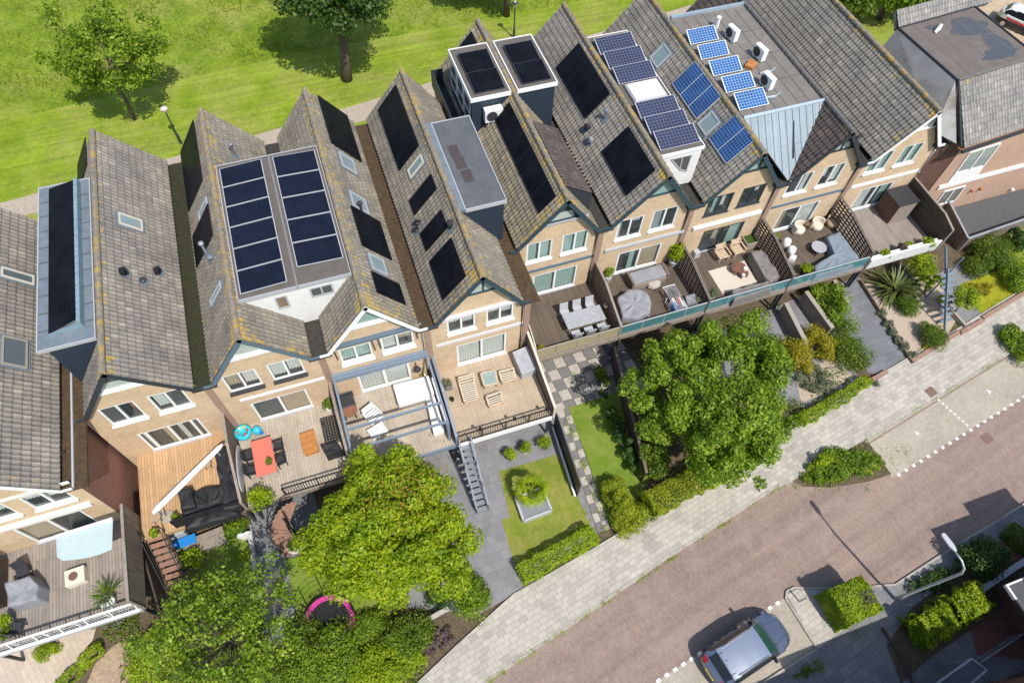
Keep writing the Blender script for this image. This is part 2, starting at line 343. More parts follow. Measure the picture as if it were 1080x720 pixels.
plank('deck_orange', (.52, .34, .185), (.44, .28, .15), (.2, .12, .07)); plank('deck_pale', (.46, .39, .31), (.40, .34, .27), (.2, .17, .13)); plank('deck_tan', (.47, .375, .27), (.42, .335, .24), (.22, .17, .12))
plank('deck_grey', (.34, .295, .26), (.28, .245, .215), (.14, .12, .1)); plank('deck_dark', (.145, .112, .088), (.11, .085, .067), (.05, .04, .03)); plank('deck_silver', (.31, .265, .225), (.245, .21, .18), (.12, .1, .085)); plank('boards_dark', (.10, .085, .068), (.07, .058, .046), (.02, .02, .015), rot=0)
plank('boards_grey', (.24, .205, .165), (.17, .145, .118), (.05, .045, .04), wd=.13); plank('boards_brown', (.17, .09, .065), (.12, .065, .048), (.05, .03, .025), wd=.1); plank('zinc_boards', (.30, .36, .395), (.27, .33, .365), (.14, .17, .19), wd=.5, ln=9, var=.06)
for i, (b, l, sd_) in enumerate((((.255, .235, .208), .6, 3.), ((.25, .228, .19), 1.05, 11.), ((.24, .218, .182), 1.0, 17.), ((.275, .245, .185), 1.15, 23.), ((.245, .228, .205), .65, 31.), ((.245, .23, .205), .6, 37.), ((.10, .083, .077), -.6, 41.), ((.27, .262, .25), -.5, 47.))): tilemat('tiles_%d' % i, b, l, seed=sd_)
plain('ridge_tile', (.24, .21, .17), .9, 0, .3, 5, .4, dirt=(.46, .30, .06), dr=(.48, .68)); plain('ridge_dark', (.16, .15, .14), .9, 0, .25, 5, .4)
solarmat('pv_black', (.007, .008, .012), (.013, .015, .021), 6, 10, .03, .5, .4, .06); solarmat('pv_navy', (.010, .013, .026), (.016, .020, .036), 10, 6, .035, .25, .2)
solarmat('pv_blue', (.015, .10, .30), (.38, .46, .55), 10, 6, .06, .15, .2); solarmat('pv_teal', (.012, .06, .20), (.22, .32, .46), 6, 10, .045, .35, .2); solarmat('pv_grey', (.035, .042, .085), (.16, .18, .22), 12, 6, .05, .15, .22)
glassmat('glass', (.22, .28, .28), .16); glassmat('skylight_glass', (.40, .52, .52), .5, .06); glassmat('teal_glass', (.10, .28, .30), .72, .08); glassmat('grey_glass', (.16, .2, .22), .45)
G1 = [(.02, .05, .005), (.075, .14, .009), (.165, .24, .016), (.28, .33, .035)]
foliage('leaf_mid', G1); foliage('leaf_lime', [(.06, .12, .005), (.19, .29, .008), (.35, .435, .012), (.50, .52, .025)], .4)
foliage('leaf_fresh', [(.02, .055, .004), (.11, .20, .010), (.26, .37, .022), (.48, .55, .085)], .4); foliage('leaf_dark', [(.010, .03, .005), (.03, .075, .010), (.06, .125, .018), (.11, .185, .03)], .25)
foliage('leaf_yellow', [(.14, .15, .008), (.27, .25, .012), (.42, .36, .02), (.5, .42, .05)], .35); foliage('leaf_hedge', [(.06, .12, .006), (.20, .30, .010), (.36, .46, .016), (.48, .54, .03)], .35)
foliage('leaf_conifer', [(.04, .08, .005), (.17, .23, .008), (.32, .36, .012), (.44, .44, .025)], .25); foliage('leaf_grey', [(.07, .09, .045), (.12, .145, .08), (.18, .205, .12), (.25, .26, .17)], .2); foliage('leaf_maroon', [(.045, .028, .03), (.09, .06, .06), (.13, .095, .09), (.17, .13, .12)], .15)
foliage('blade_green', [(.09, .14, .014), (.17, .23, .025), (.27, .32, .04), (.36, .35, .09)], .3)

# ---------------------------------------------------------------- ground, street
def sheet(name, pts, z, mat, skirt=0., zb=None):
    mb = MB(); P = [V((p[0], p[1], z)) for p in pts]
    a = sum(P[i].x*P[(i+1) % len(P)].y-P[(i+1) % len(P)].x*P[i].y for i in range(len(P)))
    if a < 0: P.reverse()
    mb.face(P, 0)
    if skirt:
        n = len(P)
        for i in range(n):
            q, r = P[i], P[(i+1) % n]; mb.face([q-V((0, 0, skirt)), r-V((0, 0, skirt)), r, q], 1)
    o = mb.build(name, [mat] if not skirt else [mat, 'kerb_stone'], loc=V((P[0].x, P[0].y, z))); return struct(o)
g = MB(); g.face([(-600, -400, -.06), (700, -400, -.06), (700, 900, -.06), (-600, 900, -.06)]); struct(g.build('ground', 'meadow', loc=V((0, 0, -.06))))
TD = V((.977, .2116, 0)); ND = V((-.2116, .977, 0)); RB = at(595, 665, 0)           # street direction, and a point on its north kerb
def st(u, v): return RB+TD*u+ND*v
sheet('garden_soil', [at(430, 735), at(545, 628), at(700, 536), at(1085, 308), V((44, 20, 0)), V((60, 32, 0)), V((60, 37.5, 0)), V((-21, 37.5, 0)), V((-21, -.5, 0))], -.02, 'soil')
sheet('road', [st(-40, .15), st(70, .15), st(70, -14), st(-40, -14)], 0, 'road_brick')
pin = [(400, 757), (437, 722), (481, 680), (541, 626), (625, 578), (700, 533), (800, 475), (915, 402), (1000, 352), (1085, 300), (1130, 272)]
pout = [(1130, 330), (1083, 361), (1057, 378), (915, 467), (836, 508), (815, 517), (700, 592), (595, 665), (510, 722), (470, 750)]
vi = (at(437, 722, .1)-RB).dot(ND); vo = (at(510, 722, .1)-RB).dot(ND); sheet('pavement', [st(-32, vi)]+poly(pin[1:]+pout[:-1], .1)+[st(-32, vo)], .1, 'pavement_slabs', .12)
kp = MB(); kl = poly([(470, 748), (510, 720), (595, 663), (700, 590), (815, 515), (833, 506)], .105)
for a, b in zip(kl, kl[1:]): kp.bar(a+V((0, 0, -.05)), b+V((0, 0, -.05)), .13, .12)
kl = poly([(913, 466), (1057, 377), (1083, 360)], .105)
for a, b in zip(kl, kl[1:]): kp.bar(a+V((0, 0, -.05)), b+V((0, 0, -.05)), .12, .12)
struct(kp.build('kerb', 'kerb_stone'))
sheet('parking_bay', poly([(914, 470), (1055, 382), (1083, 365), (1083, 418), (1010, 460), (941, 504), (936, 497), (921, 478)]), .006, 'bay_paving')
sheet('planting_bed', poly([(836, 507), (914, 463), (940, 500), (915, 508), (877, 514), (848, 513)], .11), .11, 'soil', .12)
pm = MB()
def dash(a, b, n, ln, wd, m=pm, z=.012):
    a, b = at(*a), at(*b); d = b-a
    for i in range(n):
        p = a+d*((i+.5)/n); h = d.normalized()*ln/2; s_ = V((-h.y, h.x, 0)).normalized()*wd/2
        m.face([V((q.x, q.y, z)) for q in (p-h-s_, p+h-s_, p+h+s_, p-h+s_)])
dash((944, 503), (1084, 416), 19, .2, .16); dash((988, 420), (1022, 450), 8, .16, .1)
dash((690, 720), (824, 633), 16, .22, .16)
for (x, y) in ((1043, 413), (967, 457)):
    p = at(x, y); pm.face([(p.x-.06, p.y-.14, .012), (p.x+.02, p.y-.14, .012), (p.x+.02, p.y+.14, .012), (p.x-.06, p.y+.14, .012)]); pm.face([(p.x+.02, p.y-.05, .012), (p.x+.14, p.y-.05, .012), (p.x+.14, p.y+.03, .012), (p.x+.02, p.y+.03, .012)])
struct(pm.build('road_marking', 'road_paint'))
for nm, px, z, lab in (('drain_cover', (982, 413), .112, 'square rust brown utility cover set in the pavement beside the parking bay'), ('manhole_cover', (1041, 462), .012, 'square brown manhole cover in the brick road'), ('manhole_cover', (1000, 600), .012, 'dark square manhole cover in the shaded road below the street lamp')):
    p = at(*px, z); m = MB(); m.box((p.x, p.y, z-.02), (.62, .55, .02), math.radians(12)); m.box((p.x, p.y, z), (.5, .43, .004), math.radians(12)); tag(m.build(nm, 'iron_cover'), lab, 'cover')
# south side of the street
sheet('parking_bay', poly([(683, 724), (823, 633), (835, 624), (862, 682), (803, 722), (780, 745), (690, 760)]), .005, 'bay_paving')
spv = [(803, 722), (862, 684), (829, 631), (830, 623), (838, 619), (850, 620), (893, 620), (945, 616), (985, 590), (1062, 542), (1090, 525), (1150, 490), (1150, 800), (760, 800), (775, 745)]
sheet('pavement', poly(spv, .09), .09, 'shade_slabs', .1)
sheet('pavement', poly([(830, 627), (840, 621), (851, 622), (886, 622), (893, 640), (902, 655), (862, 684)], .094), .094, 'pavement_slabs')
km = MB()
kl = poly([(790, 731), (803, 721), (862, 683), (829, 631), (830, 623), (838, 619), (850, 620), (893, 620), (945, 616), (985, 590), (1062, 542), (1090, 525)], .1)
for a, b in zip(kl, kl[1:]): km.bar(a+V((0, 0, -.05)), b+V((0, 0, -.05)), .1, .12)
struct(km.build('kerb', 'kerb_stone'))
sheet('garden_soil', poly([(935, 680), (962, 640), (1000, 612), (1060, 590), (1100, 600), (1060, 640), (985, 690), (950, 720)], .1), .1, 'soil')
sheet('driveway', poly([(1010, 600), (1075, 558), (1130, 540), (1130, 700), (1030, 690)], .098), .098, 'rust_brick')
# back: clay path and mown lawn strip
sheet('path', [(-60, 33), (-22, 39.5), (-3, 41.3), (10, 43.0), (36, 46.5), (80, 52), (80, 54.2), (36, 48.6), (9, 44.9), (-4, 43.0), (-22, 41.3), (-60, 35)], -.02, 'path_clay')
mown = [(-60, 218), (0, 130), (45, 118), (83, 108), (135, 97), (187, 84), (240, 73), (304, 58), (360, 47), (418, 38), (479, 25), (529, 17), (590, 6), (640, -4), (760, -40), (900, -90)]
sheet('lawn', [V((70, 36, 0)), V((-60, 36, 0))]+poly(mown[1:]), -.035, 'mown')
# garden surfaces
def gs(name, pts, mat, z=.004): return sheet(name, poly(pts), z, mat)
gs('path', [(-30, 735), (-30, 690), (60, 668), (104, 652), (98, 674), (64, 722), (60, 740)], 'cream_path'); gs('path', [(84, 740), (100, 700), (118, 682), (140, 668), (150, 690), (120, 740)], 'yellow_pavers')
gs('lawn', [(186, 585), (190, 570), (250, 552), (262, 575), (275, 640), (270, 690), (180, 700), (178, 640)], 'turf', .02)
gs('gravel_strip', [(261, 560), (266, 562), (276, 632), (270, 632)], 'white_gravel', .03)
gs('paving', [(264, 540), (330, 515), (345, 580), (301, 588), (312, 640), (300, 700), (278, 690), (268, 590)], 'dark_slabs'); gs('lawn', [(301, 590), (345, 580), (400, 560), (420, 620), (380, 680), (318, 690), (312, 640)], 'turf', .02)
gs('paving', [(440, 482), (587, 430), (630, 562), (552, 620), (505, 648), (430, 640)], 'grey_slabs'); gs('lawn', [(526, 497), (588, 479), (626, 560), (545, 603), (529, 548), (538, 545)], 'garden_lawn', .015)
gs('lawn', [(599.6, 429.6), (637.8, 418), (655, 412), (685, 500), (670, 540), (652, 566), (640, 548), (620, 485)], 'turf', .015)
# checkered terrace of light and grey slabs below the sixth house, one sheet
cm_ = MB(); o0 = at(577, 392); du = (at(640, 374)-o0)/6.; dv = (at(597, 430)-o0)/3.6
for i in range(-1, 8):
    for j in range(-3, 4):
        p = o0+du*i+dv*j; gp = .03
        cm_.face([V((q.x, q.y, .006)) for q in (p+dv*gp+du*gp+dv*.96-dv*.96, p+du*.97, p+du*.97+dv*.97, p+dv*.97)][::-1], (i+j) % 2)
for j in range(0, 14):
    p = at(588, 433)+(at(631, 562)-at(588, 433))*(j/14.); q = du.normalized()*.36; r = (at(631, 562)-at(588, 433))/14.6
    for i in range(2): cm_.face([V((k.x, k.y, .007)) for k in (p+q*i, p+q*(i+.95), p+q*(i+.95)+r, p+q*i+r)][::-1], (i+j) % 2)
struct(cm_.build('paving', ['light_slab', 'mid_slab']))
gs('paving', [(690, 380), (872, 300), (905, 400), (850, 430), (800, 420), (770, 420)], 'grey_slabs'); gs('paving', [(872, 303), (906, 292), (960, 380), (932, 395), (915, 393)], 'dark_slabs', .012)
gs('gravel_bed', [(906, 300), (985, 290), (1012, 332), (1000, 352), (962, 378)], 'gravel', .008); gs('gravel_bed', [(862, 385), (880, 375), (900, 398), (862, 418), (845, 425), (840, 405)], 'gravel', .02)
gs('path', [(985, 290), (1040, 268), (1036, 352), (1024, 356), (1006, 325)], 'grey_slabs', .012); gs('lawn', [(1012, 300), (1040, 290), (1085, 270), (1090, 300), (1036, 334), (1026, 318)], 'moss_cover', .03)
rk = MB()
for a, b in (((962, 381), (1012, 350)), ((1036, 336), (1090, 303)), ((914, 404), (935, 392)), ((1012, 352), (1036, 338))):
    A, B = at(*a, .12), at(*b, .12); rk.bar(A, B, .25, .24)
struct(rk.build('kerb', 'rust_kerb'))
# ---------------------------------------------------------------- houses
DECK = 2.35; ZE, ZR = 7.6, 10.5
def tile_slope(mb, O, U, Vd, Nn, Lu, Lv, m=0, tw=.24, tl=.36, uoff=0):
    """real tile relief: rolls across, overlapping courses down; O = ridge corner, U along ridge, Vd down the slope"""
    O, U, Vd, Nn = V(O), V(U), V(Vd), V(Nn); rows = max(1, round(Lv/tl)); tl = Lv/rows; cols = max(1, round(Lu/tw)); tw = Lu/cols
    prof = [(0, .044), (.14, .034), (.3, .004), (.72, .0), (.9, .03)]
    us = [((c+f)*tw, h) for c in range(cols) for f, h in prof]+[(Lu, .044)]
    flip = U.cross(Vd).dot(Nn) < 0; vs = []; fs = []; uvs = []; k = len(us)
    jit = [[random.uniform(-.006, .006) for _ in range(cols+1)] for _ in range(rows)]
    for r in range(rows):
        for e in (0, 1):
            for i, (u, h) in enumerate(us):
                vs.append(O+U*u+Vd*(tl*(r+e)+(.015 if e else 0))+Nn*(h+.004+(.034 if e else 0)+jit[r][min(i//5, cols)]))
    for r in range(rows):
        b = 2*r*k
        for i in range(k-1):
            u0, u1 = us[i][0]/tw+uoff, us[i+1][0]/tw+uoff; e_ = 1e-3; u0 += e_ if i % 5 == 0 else 0; u1 -= e_ if (i+1) % 5 == 0 else 0
            q = (b+i, b+i+1, b+k+i+1, b+k+i); t = [(u0, r+.001), (u1, r+.001), (u1, r+.995), (u0, r+.995)]
            fs.append(q[::-1] if flip else q); uvs.append(t[::-1] if flip else t)
            if r < rows-1:
                q = (b+k+i, b+k+i+1, b+2*k+i+1, b+2*k+i); t = [(u0, r+.93), (u1, r+.93), (u1, r+.99), (u0, r+.99)]
            else:
                q = None
            if q: fs.append(q[::-1] if flip else q); uvs.append(t[::-1] if flip else t)
    mb.mesh(vs, fs, m, uvs)
class Slope: pass
def slope_of(xg, zg, xe, ze, y0, y1):
    s = Slope(); d = V((xe-xg, 0, ze-zg)); s.L = d.length; s.v = d.normalized(); s.u = V((0, 1, 0)); s.n = V((-d.z, 0, d.x)).normalized()
    if s.n.z < 0: s.n = -s.n
    s.o = V((xg, y0, zg)); s.Lu = y1-y0
    s.pt = lambda u, v, h=0.: s.o+s.u*u+s.v*v+s.n*h
    def rect(px, off=.06):
        P = [onpl(a, b, s.o+s.n*off, s.n)-s.o for a, b in px]; us = sorted(p.dot(s.u) for p in P); vs = sorted(p.dot(s.v) for p in P); h = len(P)//2
        return sum(us[:h])/h, sum(us[h:])/h, sum(vs[:h])/h, sum(vs[h:])/h
    s.rect = rect; return s
def roof_slope(root, s, mat, name='roof', thick=.12):
    mb = MB(); tile_slope(mb, s.o, s.u, s.v, s.n, s.Lu, s.L)
    mb.ext([s.pt(0, 0, -.01), s.pt(0, s.L, -.01), s.pt(0, s.L, -thick), s.pt(0, 0, -thick)], s.u*s.Lu, 1)
    return mb.build(name, [mat, 'gutter_dark'], root)
def ridge_cap(root, x, z, y0, y1, m='ridge_tile'):
    mb = MB(); n = round((y1-y0)/.42); L = (y1-y0)/n
    for i in range(n):
        dx = random.uniform(-.012, .012); mb.tube([(x+dx, y0+i*L, z-.02+.02), (x-dx, y0+(i+1)*L+.03, z-.02)], [.155, .13], 9)
    return mb.build('ridge_cap', m, root, smooth=False)
def facade(mb, x0, x1, z0, top, breaks, holes, y, m=0, depth=.12):
    xs = sorted(set([x0, x1]+[b for b in breaks if x0 < b < x1]+[h[0] for h in holes]+[h[1] for h in holes]))
    for a, b in zip(xs, xs[1:]):
        mid = (a+b)/2; hs = sorted((h[2], h[3]) for h in holes if h[0] < mid < h[1]); z = z0
        for h0, h1 in hs: mb.face([(a, y, z), (b, y, z), (b, y, h0), (a, y, h0)], m); z = h1
        mb.face([(a, y, z), (b, y, z), (b, y, top(b)), (a, y, top(a))], m)
    for a, b, c, d in holes:
        Y = y+depth
        for q in ([(a, y, c), (b, y, c), (b, Y, c), (a, Y, c)], [(a, y, d), (a, Y, d), (b, Y, d), (b, y, d)], [(a, y, c), (a, Y, c), (a, Y, d), (a, y, d)], [(b, y, c), (b, y, d), (b, Y, d), (b, Y, c)]): mb.face(q, m)
def curtain_mesh(mb, x0, x1, z0, z1, y, m=0, fold=.05):
    n = max(4, int((x1-x0)/.07)); 
    for i in range(n):
        a, b = x0+(x1-x0)*i/n, x0+(x1-x0)*(i+1)/n; ya, yb = y+fold*(i % 2), y+fold*((i+1) % 2)
        mb.face([(a, ya, z0), (b, yb, z0), (b, yb, z1), (a, ya, z1)], m)
def window(root, x0, x1, z0, z1, y, n=2, fm='white', cur=(), name='window', gm='glass', fw=.085, sill='white', sd=.13, fr=None, inner=True):
    fr = fr or [i/n for i in range(n+1)]; mb = MB(); a, b = y+.015, y+.105
    mb.b2(x0, x0+fw, a, b, z0, z1); mb.b2(x1-fw, x1, a, b, z0, z1); mb.b2(x0+fw, x1-fw, a, b, z1-fw, z1); mb.b2(x0+fw, x1-fw, a, b, z0, z0+fw)
    for f in fr[1:-1]: X = x0+(x1-x0)*f; mb.b2(X-fw*.6, X+fw*.6, a-.003, b+.003, z0+fw, z1-fw)
    w_ = mb.build(name, fm, root, bevel=.006)
    pm_ = MB()
    for f0, f1 in zip(fr, fr[1:]):
        X0, X1 = x0+(x1-x0)*f0+fw*.5, x0+(x1-x0)*f1-fw*.5; t = random.uniform(-.004, .004)
        pm_.face([(X0, y+.06+t, z0+fw*.6), (X1, y+.06-t, z0+fw*.6), (X1, y+.06-t, z1-fw*.6), (X0, y+.06+t, z1-fw*.6)])
    pm_.build('pane', gm, w_)
    if sill: s_ = MB(); s_.b2(x0-.06, x1+.06, y-sd, y+.02, z0-.09, z0+.004); s_.build('sill', sill, w_, bevel=.008)
    for k, (f0, f1, cm, h) in enumerate(cur):
        c = MB(); X0, X1 = x0+(x1-x0)*f0, x0+(x1-x0)*f1; curtain_mesh(c, X0, X1, z1-(z1-z0)*h, z1, y+.16); c.build('curtain', cm, w_)
    if inner:
        i_ = MB(); i_.face([(x0-.3, y+1.5, z0-.3), (x1+.3, y+1.5, z0-.3), (x1+.3, y+1.5, z1+.3), (x0-.3, y+1.5, z1+.3)]); i_.b2(x0+.15, x0+(x1-x0)*.45, y+.5, y+.9, z0-.2, z0+.35*(z1-z0)); i_.build('room', 'interior', w_)
    return w_
def gable_window(root, xg, y, zb, zt, hl, hr, fm='dark_trim', mull=(-.45, .5), gm='glass', back='interior', sill=None):
    """triangular glazing under the gable"""
    mb = MB(); L, R, T = V((xg-hl, y-.03, zb)), V((xg+hr, y-.03, zb)), V((xg, y-.03, zt)); w_ = .1
    mb.bar(L+V((0, 0, .04)), R+V((0, 0, .04)), .09, .1); mb.bar(L, T, .08, .09, up=(0, 1, 0)); mb.bar(T, R, .08, .09, up=(0, 1, 0))
    for f in mull:
        h = zb+(zt-zb)*(1-abs(f)/(hl if f < 0 else hr)); mb.bar((xg+f, y-.032, zb+.05), (xg+f, y-.032, h-.02), .08, .085, up=(0, 1, 0))
    g_ = mb.build('gable_window', fm, root)
    p = MB(); p.face([L+V((0, .015, 0)), R+V((0, .015, 0)), T+V((0, .015, 0))]); p.build('pane', gm, g_)
    q = MB(); q.face([L+V((0, .026, 0)), R+V((0, .026, 0)), T+V((0, .026, 0))]); q.build('room', back, g_)
    if back == 'interior':
        c = MB(); k = (zt-zb)*.45; c.face([(xg-hl*.85, y-.008, zb+.05), (xg+hr*.5, y-.008, zb+.05), (xg+hr*.35, y-.008, zb+k*.9), (xg-hl*.5, y-.008, zb+k)]); c.build('curtain', 'curtain', g_)
    if sill: s_ = MB(); s_.b2(xg-hl-.15, xg+hr+.15, y-.12, y+.0, zb-.12, zb-.01); s_.build('sill', sill, g_)
def drainpipe(root, x, y, z0, z1, m='black', r=.05):
    mb = MB(); mb.tube([(x, y+.25, z1), (x, y, z1-.25), (x, y, z0)], r, 8)
    for z in (z0+1, z0+2.6, z1-.6): mb.tube([(x, y, z), (x, y, z+.06)], r*1.3, 8)
    mb.build('drainpipe', m, root, smooth=True)
HS = {}
def house(key, label, xl, xr, xg, yF, yB, tiles, wins, doors, trim, gut='gutter_brown', brick='buff_brick', el=True, er=True, pipe='black', left_wall=None, right_wall=None, verge=None, gabw=None, right_roof=True, group='terraced houses with pitched tile roofs', capm='ridge_tile', egap=.42):
    r = thing('terraced_house', label, 'house', (xg, yF, 0), group); xel, xer = xl+egap, xr-egap
    k = (ZR-ZE)/((xg-xel)); kr = (ZR-ZE)/((xer-xg))
    def top(x):
        return min(ZR-.16, ZR-.16-(xg-x)*k) if x < xg else ZR-.16-(x-xg)*kr
    def topc(x): return max(top(x), ZE-.3)
    mb = MB(); holes = [(a, b, c, d) for a, b, c, d in [w_[:4] for w_ in wins]+[d_[:4] for d_ in doors]]
    bl = xg-(ZR-.16-ZE+.3)/k; br = xg+(ZR-.16-ZE+.3)/kr
    facade(mb, xl+.005, xr-.005, 0, topc, [xg, bl, br], holes, yF)
    facade(mb, xl+.005, xr-.005, 0, topc, [xg, bl, br], [], yB)
    for x, wm in ((xl+.005, left_wall), (xr-.005, right_wall)): mb.face([(x, yF, 0), (x, yB, 0), (x, yB, ZE-.3), (x, yF, ZE-.3)], 1 if wm else 0)
    mb.face([(xl+.02, yF+.13, DECK), (xr-.02, yF+.13, DECK), (xr-.02, yB-.1, DECK), (xl+.02, yB-.1, DECK)], 2); mb.face([(xl+.02, yF+.13, 5.2), (xr-.02, yF+.13, 5.2), (xr-.02, yB-.1, 5.2), (xl+.02, yB-.1, 5.2)], 2)
    mb.build('wall', [brick, left_wall or right_wall or brick, 'interior'], r)
    y0, y1 = yF-.32, yB+.06; sL = slope_of(xg, ZR, xel, ZE, y0, y1); sR = slope_of(xg, ZR, xer, ZE, y0, y1)
    roof_slope(r, sL, tiles); 
    if right_roof: roof_slope(r, sR, tiles)
    ridge_cap(r, xg, ZR+.05, y0, y1, capm)
    # barge boards along the front edges
    vb = MB(); vm = verge or trim
    for s in (sL, sR): vb.ext([s.pt(-.035, -.02, .045), s.pt(-.035, s.L+.05, .045), s.pt(-.035, s.L+.05, -.17), s.pt(-.035, -.02, -.17)], (0, .03, 0))
    vb.b2(xl+.0, xel+.05, y0-.03, y0+.03, ZE-.2, ZE-.06); vb.b2(xer-.05, xr-.0, y0-.03, y0+.03, ZE-.2, ZE-.06)
    vb.build('barge_board', vm, r)
    if er: gm_ = MB(); gm_.b2(xer-.12, xr+egap+.12, y0, y1, ZE-.36, ZE-.26); gm_.b2(xer-.12, xer-.06, y0, y1, ZE-.26, ZE-.12); gm_.build('gutter', gut, r)
    for w_ in wins: window(r, *w_[:4], yF, **(w_[4] if len(w_) > 4 else {}))
    for d_ in doors: window(r, *d_[:4], yF, **dict(dict(name='sliding_door', sill='light_grey', sd=.06, fw=.1), **(d_[4] if len(d_) > 4 else {})))
    if gabw: gable_window(r, xg, yF-.01, **gabw)
    if pipe: drainpipe(r, xr-.28, yF-.07, DECK, ZE-.2, pipe)
    if right_wall not in ('brown_brick', 'red_brown_brick'): p_ = MB(); p_.b2(xr-.17, xr+.16, yF-.05, yF+.3, DECK, ZE-.36); p_.build('pier', 'pier_brick', r)
    HS[key] = dict(r=r, sL=sL, sR=sR, xg=xg, yF=yF, yB=yB, xl=xl, xr=xr, xel=xel, xer=xer); return HS[key]
CU = lambda *a: dict(cur=a)
pale = ((0, .22, 'curtain', 1), (.42, .62, 'curtain', 1), (.85, 1, 'curtain', 1)); full = ((0.02, .48, 'curtain', 1), (.52, .98, 'curtain', 1)); roll = ((.03, .47, 'curtain', .45), (.53, .97, 'curtain', .6))
A, B = 18.4, 21.6
def band(r, x0, x1, y, z, m, h=.2, d=.16, name='awning_cassette'):
    mb = MB(); mb.b2(x0, x1, y-d, y+.01, z-h/2, z+h/2); mb.build(name, m, r, bevel=.02)
def strip(r, x0, x1, y, z, m, h=.2): band(r, x0, x1, y, z, m, h, .05, 'facade_band')
h1 = house('1', 'tiled house at the far left edge, white window frames, pale blue awning over its balcony', -19.0, -13.62, -16.35, 15.25, 29.8, 'tiles_0', [(-15.85, -14.2, 5.88, 7.3, dict(cur=roll)), (-18.2, -16.45, 5.88, 7.3, dict(cur=roll))], [(-17.55, -14.65, 2.42, 4.6, dict(cur=((.0, .45, 'beige_blind', .9),)))], 'white', 'gutter_brown', right_wall='red_brown_brick', pipe=None, gabw=dict(zb=8.8, zt=10.2, hl=1.1, hr=1.1, fm='white'), egap=.44)
m = MB(); m.b2(-13.66, -13.58, 15.0, 21.0, 7.2, 7.42); m.build('coping', 'light_grey', h1['r'])
strip(h1['r'], -18.9, -13.7, 15.25, 7.55, 'white', .2); band(h1['r'], -18.5, -13.95, 15.25, 5.1, 'white', .28)
h2 = house('2', 'brick house with a long blue-grey flat dormer on its left slope and orange timber terrace', -13.4, -7.93, -10.93, A, 33.15, 'tiles_0', [(-12.55, -11.0, 5.83, 7.48, dict(cur=((.02, .47, 'grey_screen', 1), (.8, .97, 'terracotta', .5)))), (-10.43, -8.9, 5.83, 7.5, dict(cur=((.1, .4, 'curtain', .8), (.53, .98, 'grey_screen', 1))))],
           [(-12.1, -9.22, 2.4, 4.45, dict(fr=[0, .13, .5, .87, 1], cur=((.05, .12, 'curtain', 1), (.38, .48, 'beige_blind', 1), (.62, .7, 'curtain', 1), (.88, .97, 'grey_screen', 1))))], 'dark_trim', 'gutter_moss', left_wall='brown_brick', pipe=None, gabw=dict(zb=8.8, zt=10.15, hl=1.15, hr=1.2, fm='white', mull=(-.7, .6), sill='white'))
h3 = house('3', 'brick house with dark planter boxes under its windows and a pale terrace', -7.93, -2.57, -5.45, A, 33.15, 'tiles_1', [(-7.13, -5.58, 5.92, 7.48, dict(sill='charcoal', sd=.2, cur=((.06, .4, 'beige_blind', .75), (.56, .95, 'curtain', .8)))), (-5.05, -3.5, 5.94, 7.5, dict(sill='charcoal', sd=.2, cur=((.06, .46, 'curtain', .85), (.56, .95, 'curtain', .75))))],
           [(-6.68, -3.9, 2.4, 4.4, dict(cur=((.03, .47, 'grey_screen', 1), (.53, .97, 'beige_blind', 1))))], 'blue_grey', 'gutter_dark', pipe=None, gabw=dict(zb=8.8, zt=10.3, hl=1.08, hr=1.15, fm='white', back='curtain', mull=(-.55, .5), sill='white'))
strip(h3['r'], -7.0, -2.8, A, 5.0, 'white', .2)
h4 = house('4', 'brick house with white verge boards, navy awning cassette and blue-grey pergola over its terrace', -2.57, 2.7, .06, A, 33.2, 'tiles_1', [(-1.72, -.15, 5.82, 7.12, dict(cur=((.05, .46, 'teal_curtain', .9), (.54, .95, 'teal_curtain', .9)), sill='white', sd=.2)), (.35, 1.98, 5.89, 7.18, dict(cur=((.05, .44, 'curtain', .9), (.56, .95, 'beige_blind', .5)), sill='white', sd=.2))],
           [(-1.26, 1.51, 2.42, 4.3, dict(fw=.13, cur=full))], 'white', 'gutter_brown', pipe='pergola', gabw=dict(zb=8.82, zt=10.25, hl=1.08, hr=1.1, fm='white', back='teal_curtain', mull=(-.6, .55), sill='white'))
band(h4['r'], -1.95, 2.2, A, 7.62, 'blue_grey', .2, .22)
for x in (-1.9, -.05, .25, 2.12):
    m = MB(); m.bar((x, A-.1, 7.5), (x+.06, A-.16, 6.55), .05, .05); m.build('awning_arm', 'charcoal', h4['r'])
h5 = house('5', 'brick house jutting forward with a grey flat dormer and tan timber terrace with loungers', 2.7, 8.05, 5.55, A, 33.25, 'tiles_2', [(3.74, 5.22, 5.92, 7.3, dict(cur=roll)), (5.82, 7.28, 5.92, 7.3, dict(cur=roll))], [(4.14, 6.95, 2.45, 4.55, dict(cur=((.04, .46, 'curtain', 1), (.54, .97, 'curtain', 1)), sill='white'))], 'teal_trim', 'gutter_brown', brick='buff_brick', right_wall='pier_brick', pipe='charcoal', gabw=dict(zb=8.92, zt=10.25, hl=1.1, hr=1.0, fm='teal_trim', back='curtain', mull=(-.55, .1, .6)))
band(h5['r'], 3.32, 7.7, A, 7.48, 'lilac', .2, .18); strip(h5['r'], 3.05, 7.85, A, 5.1, 'lilac', .24)
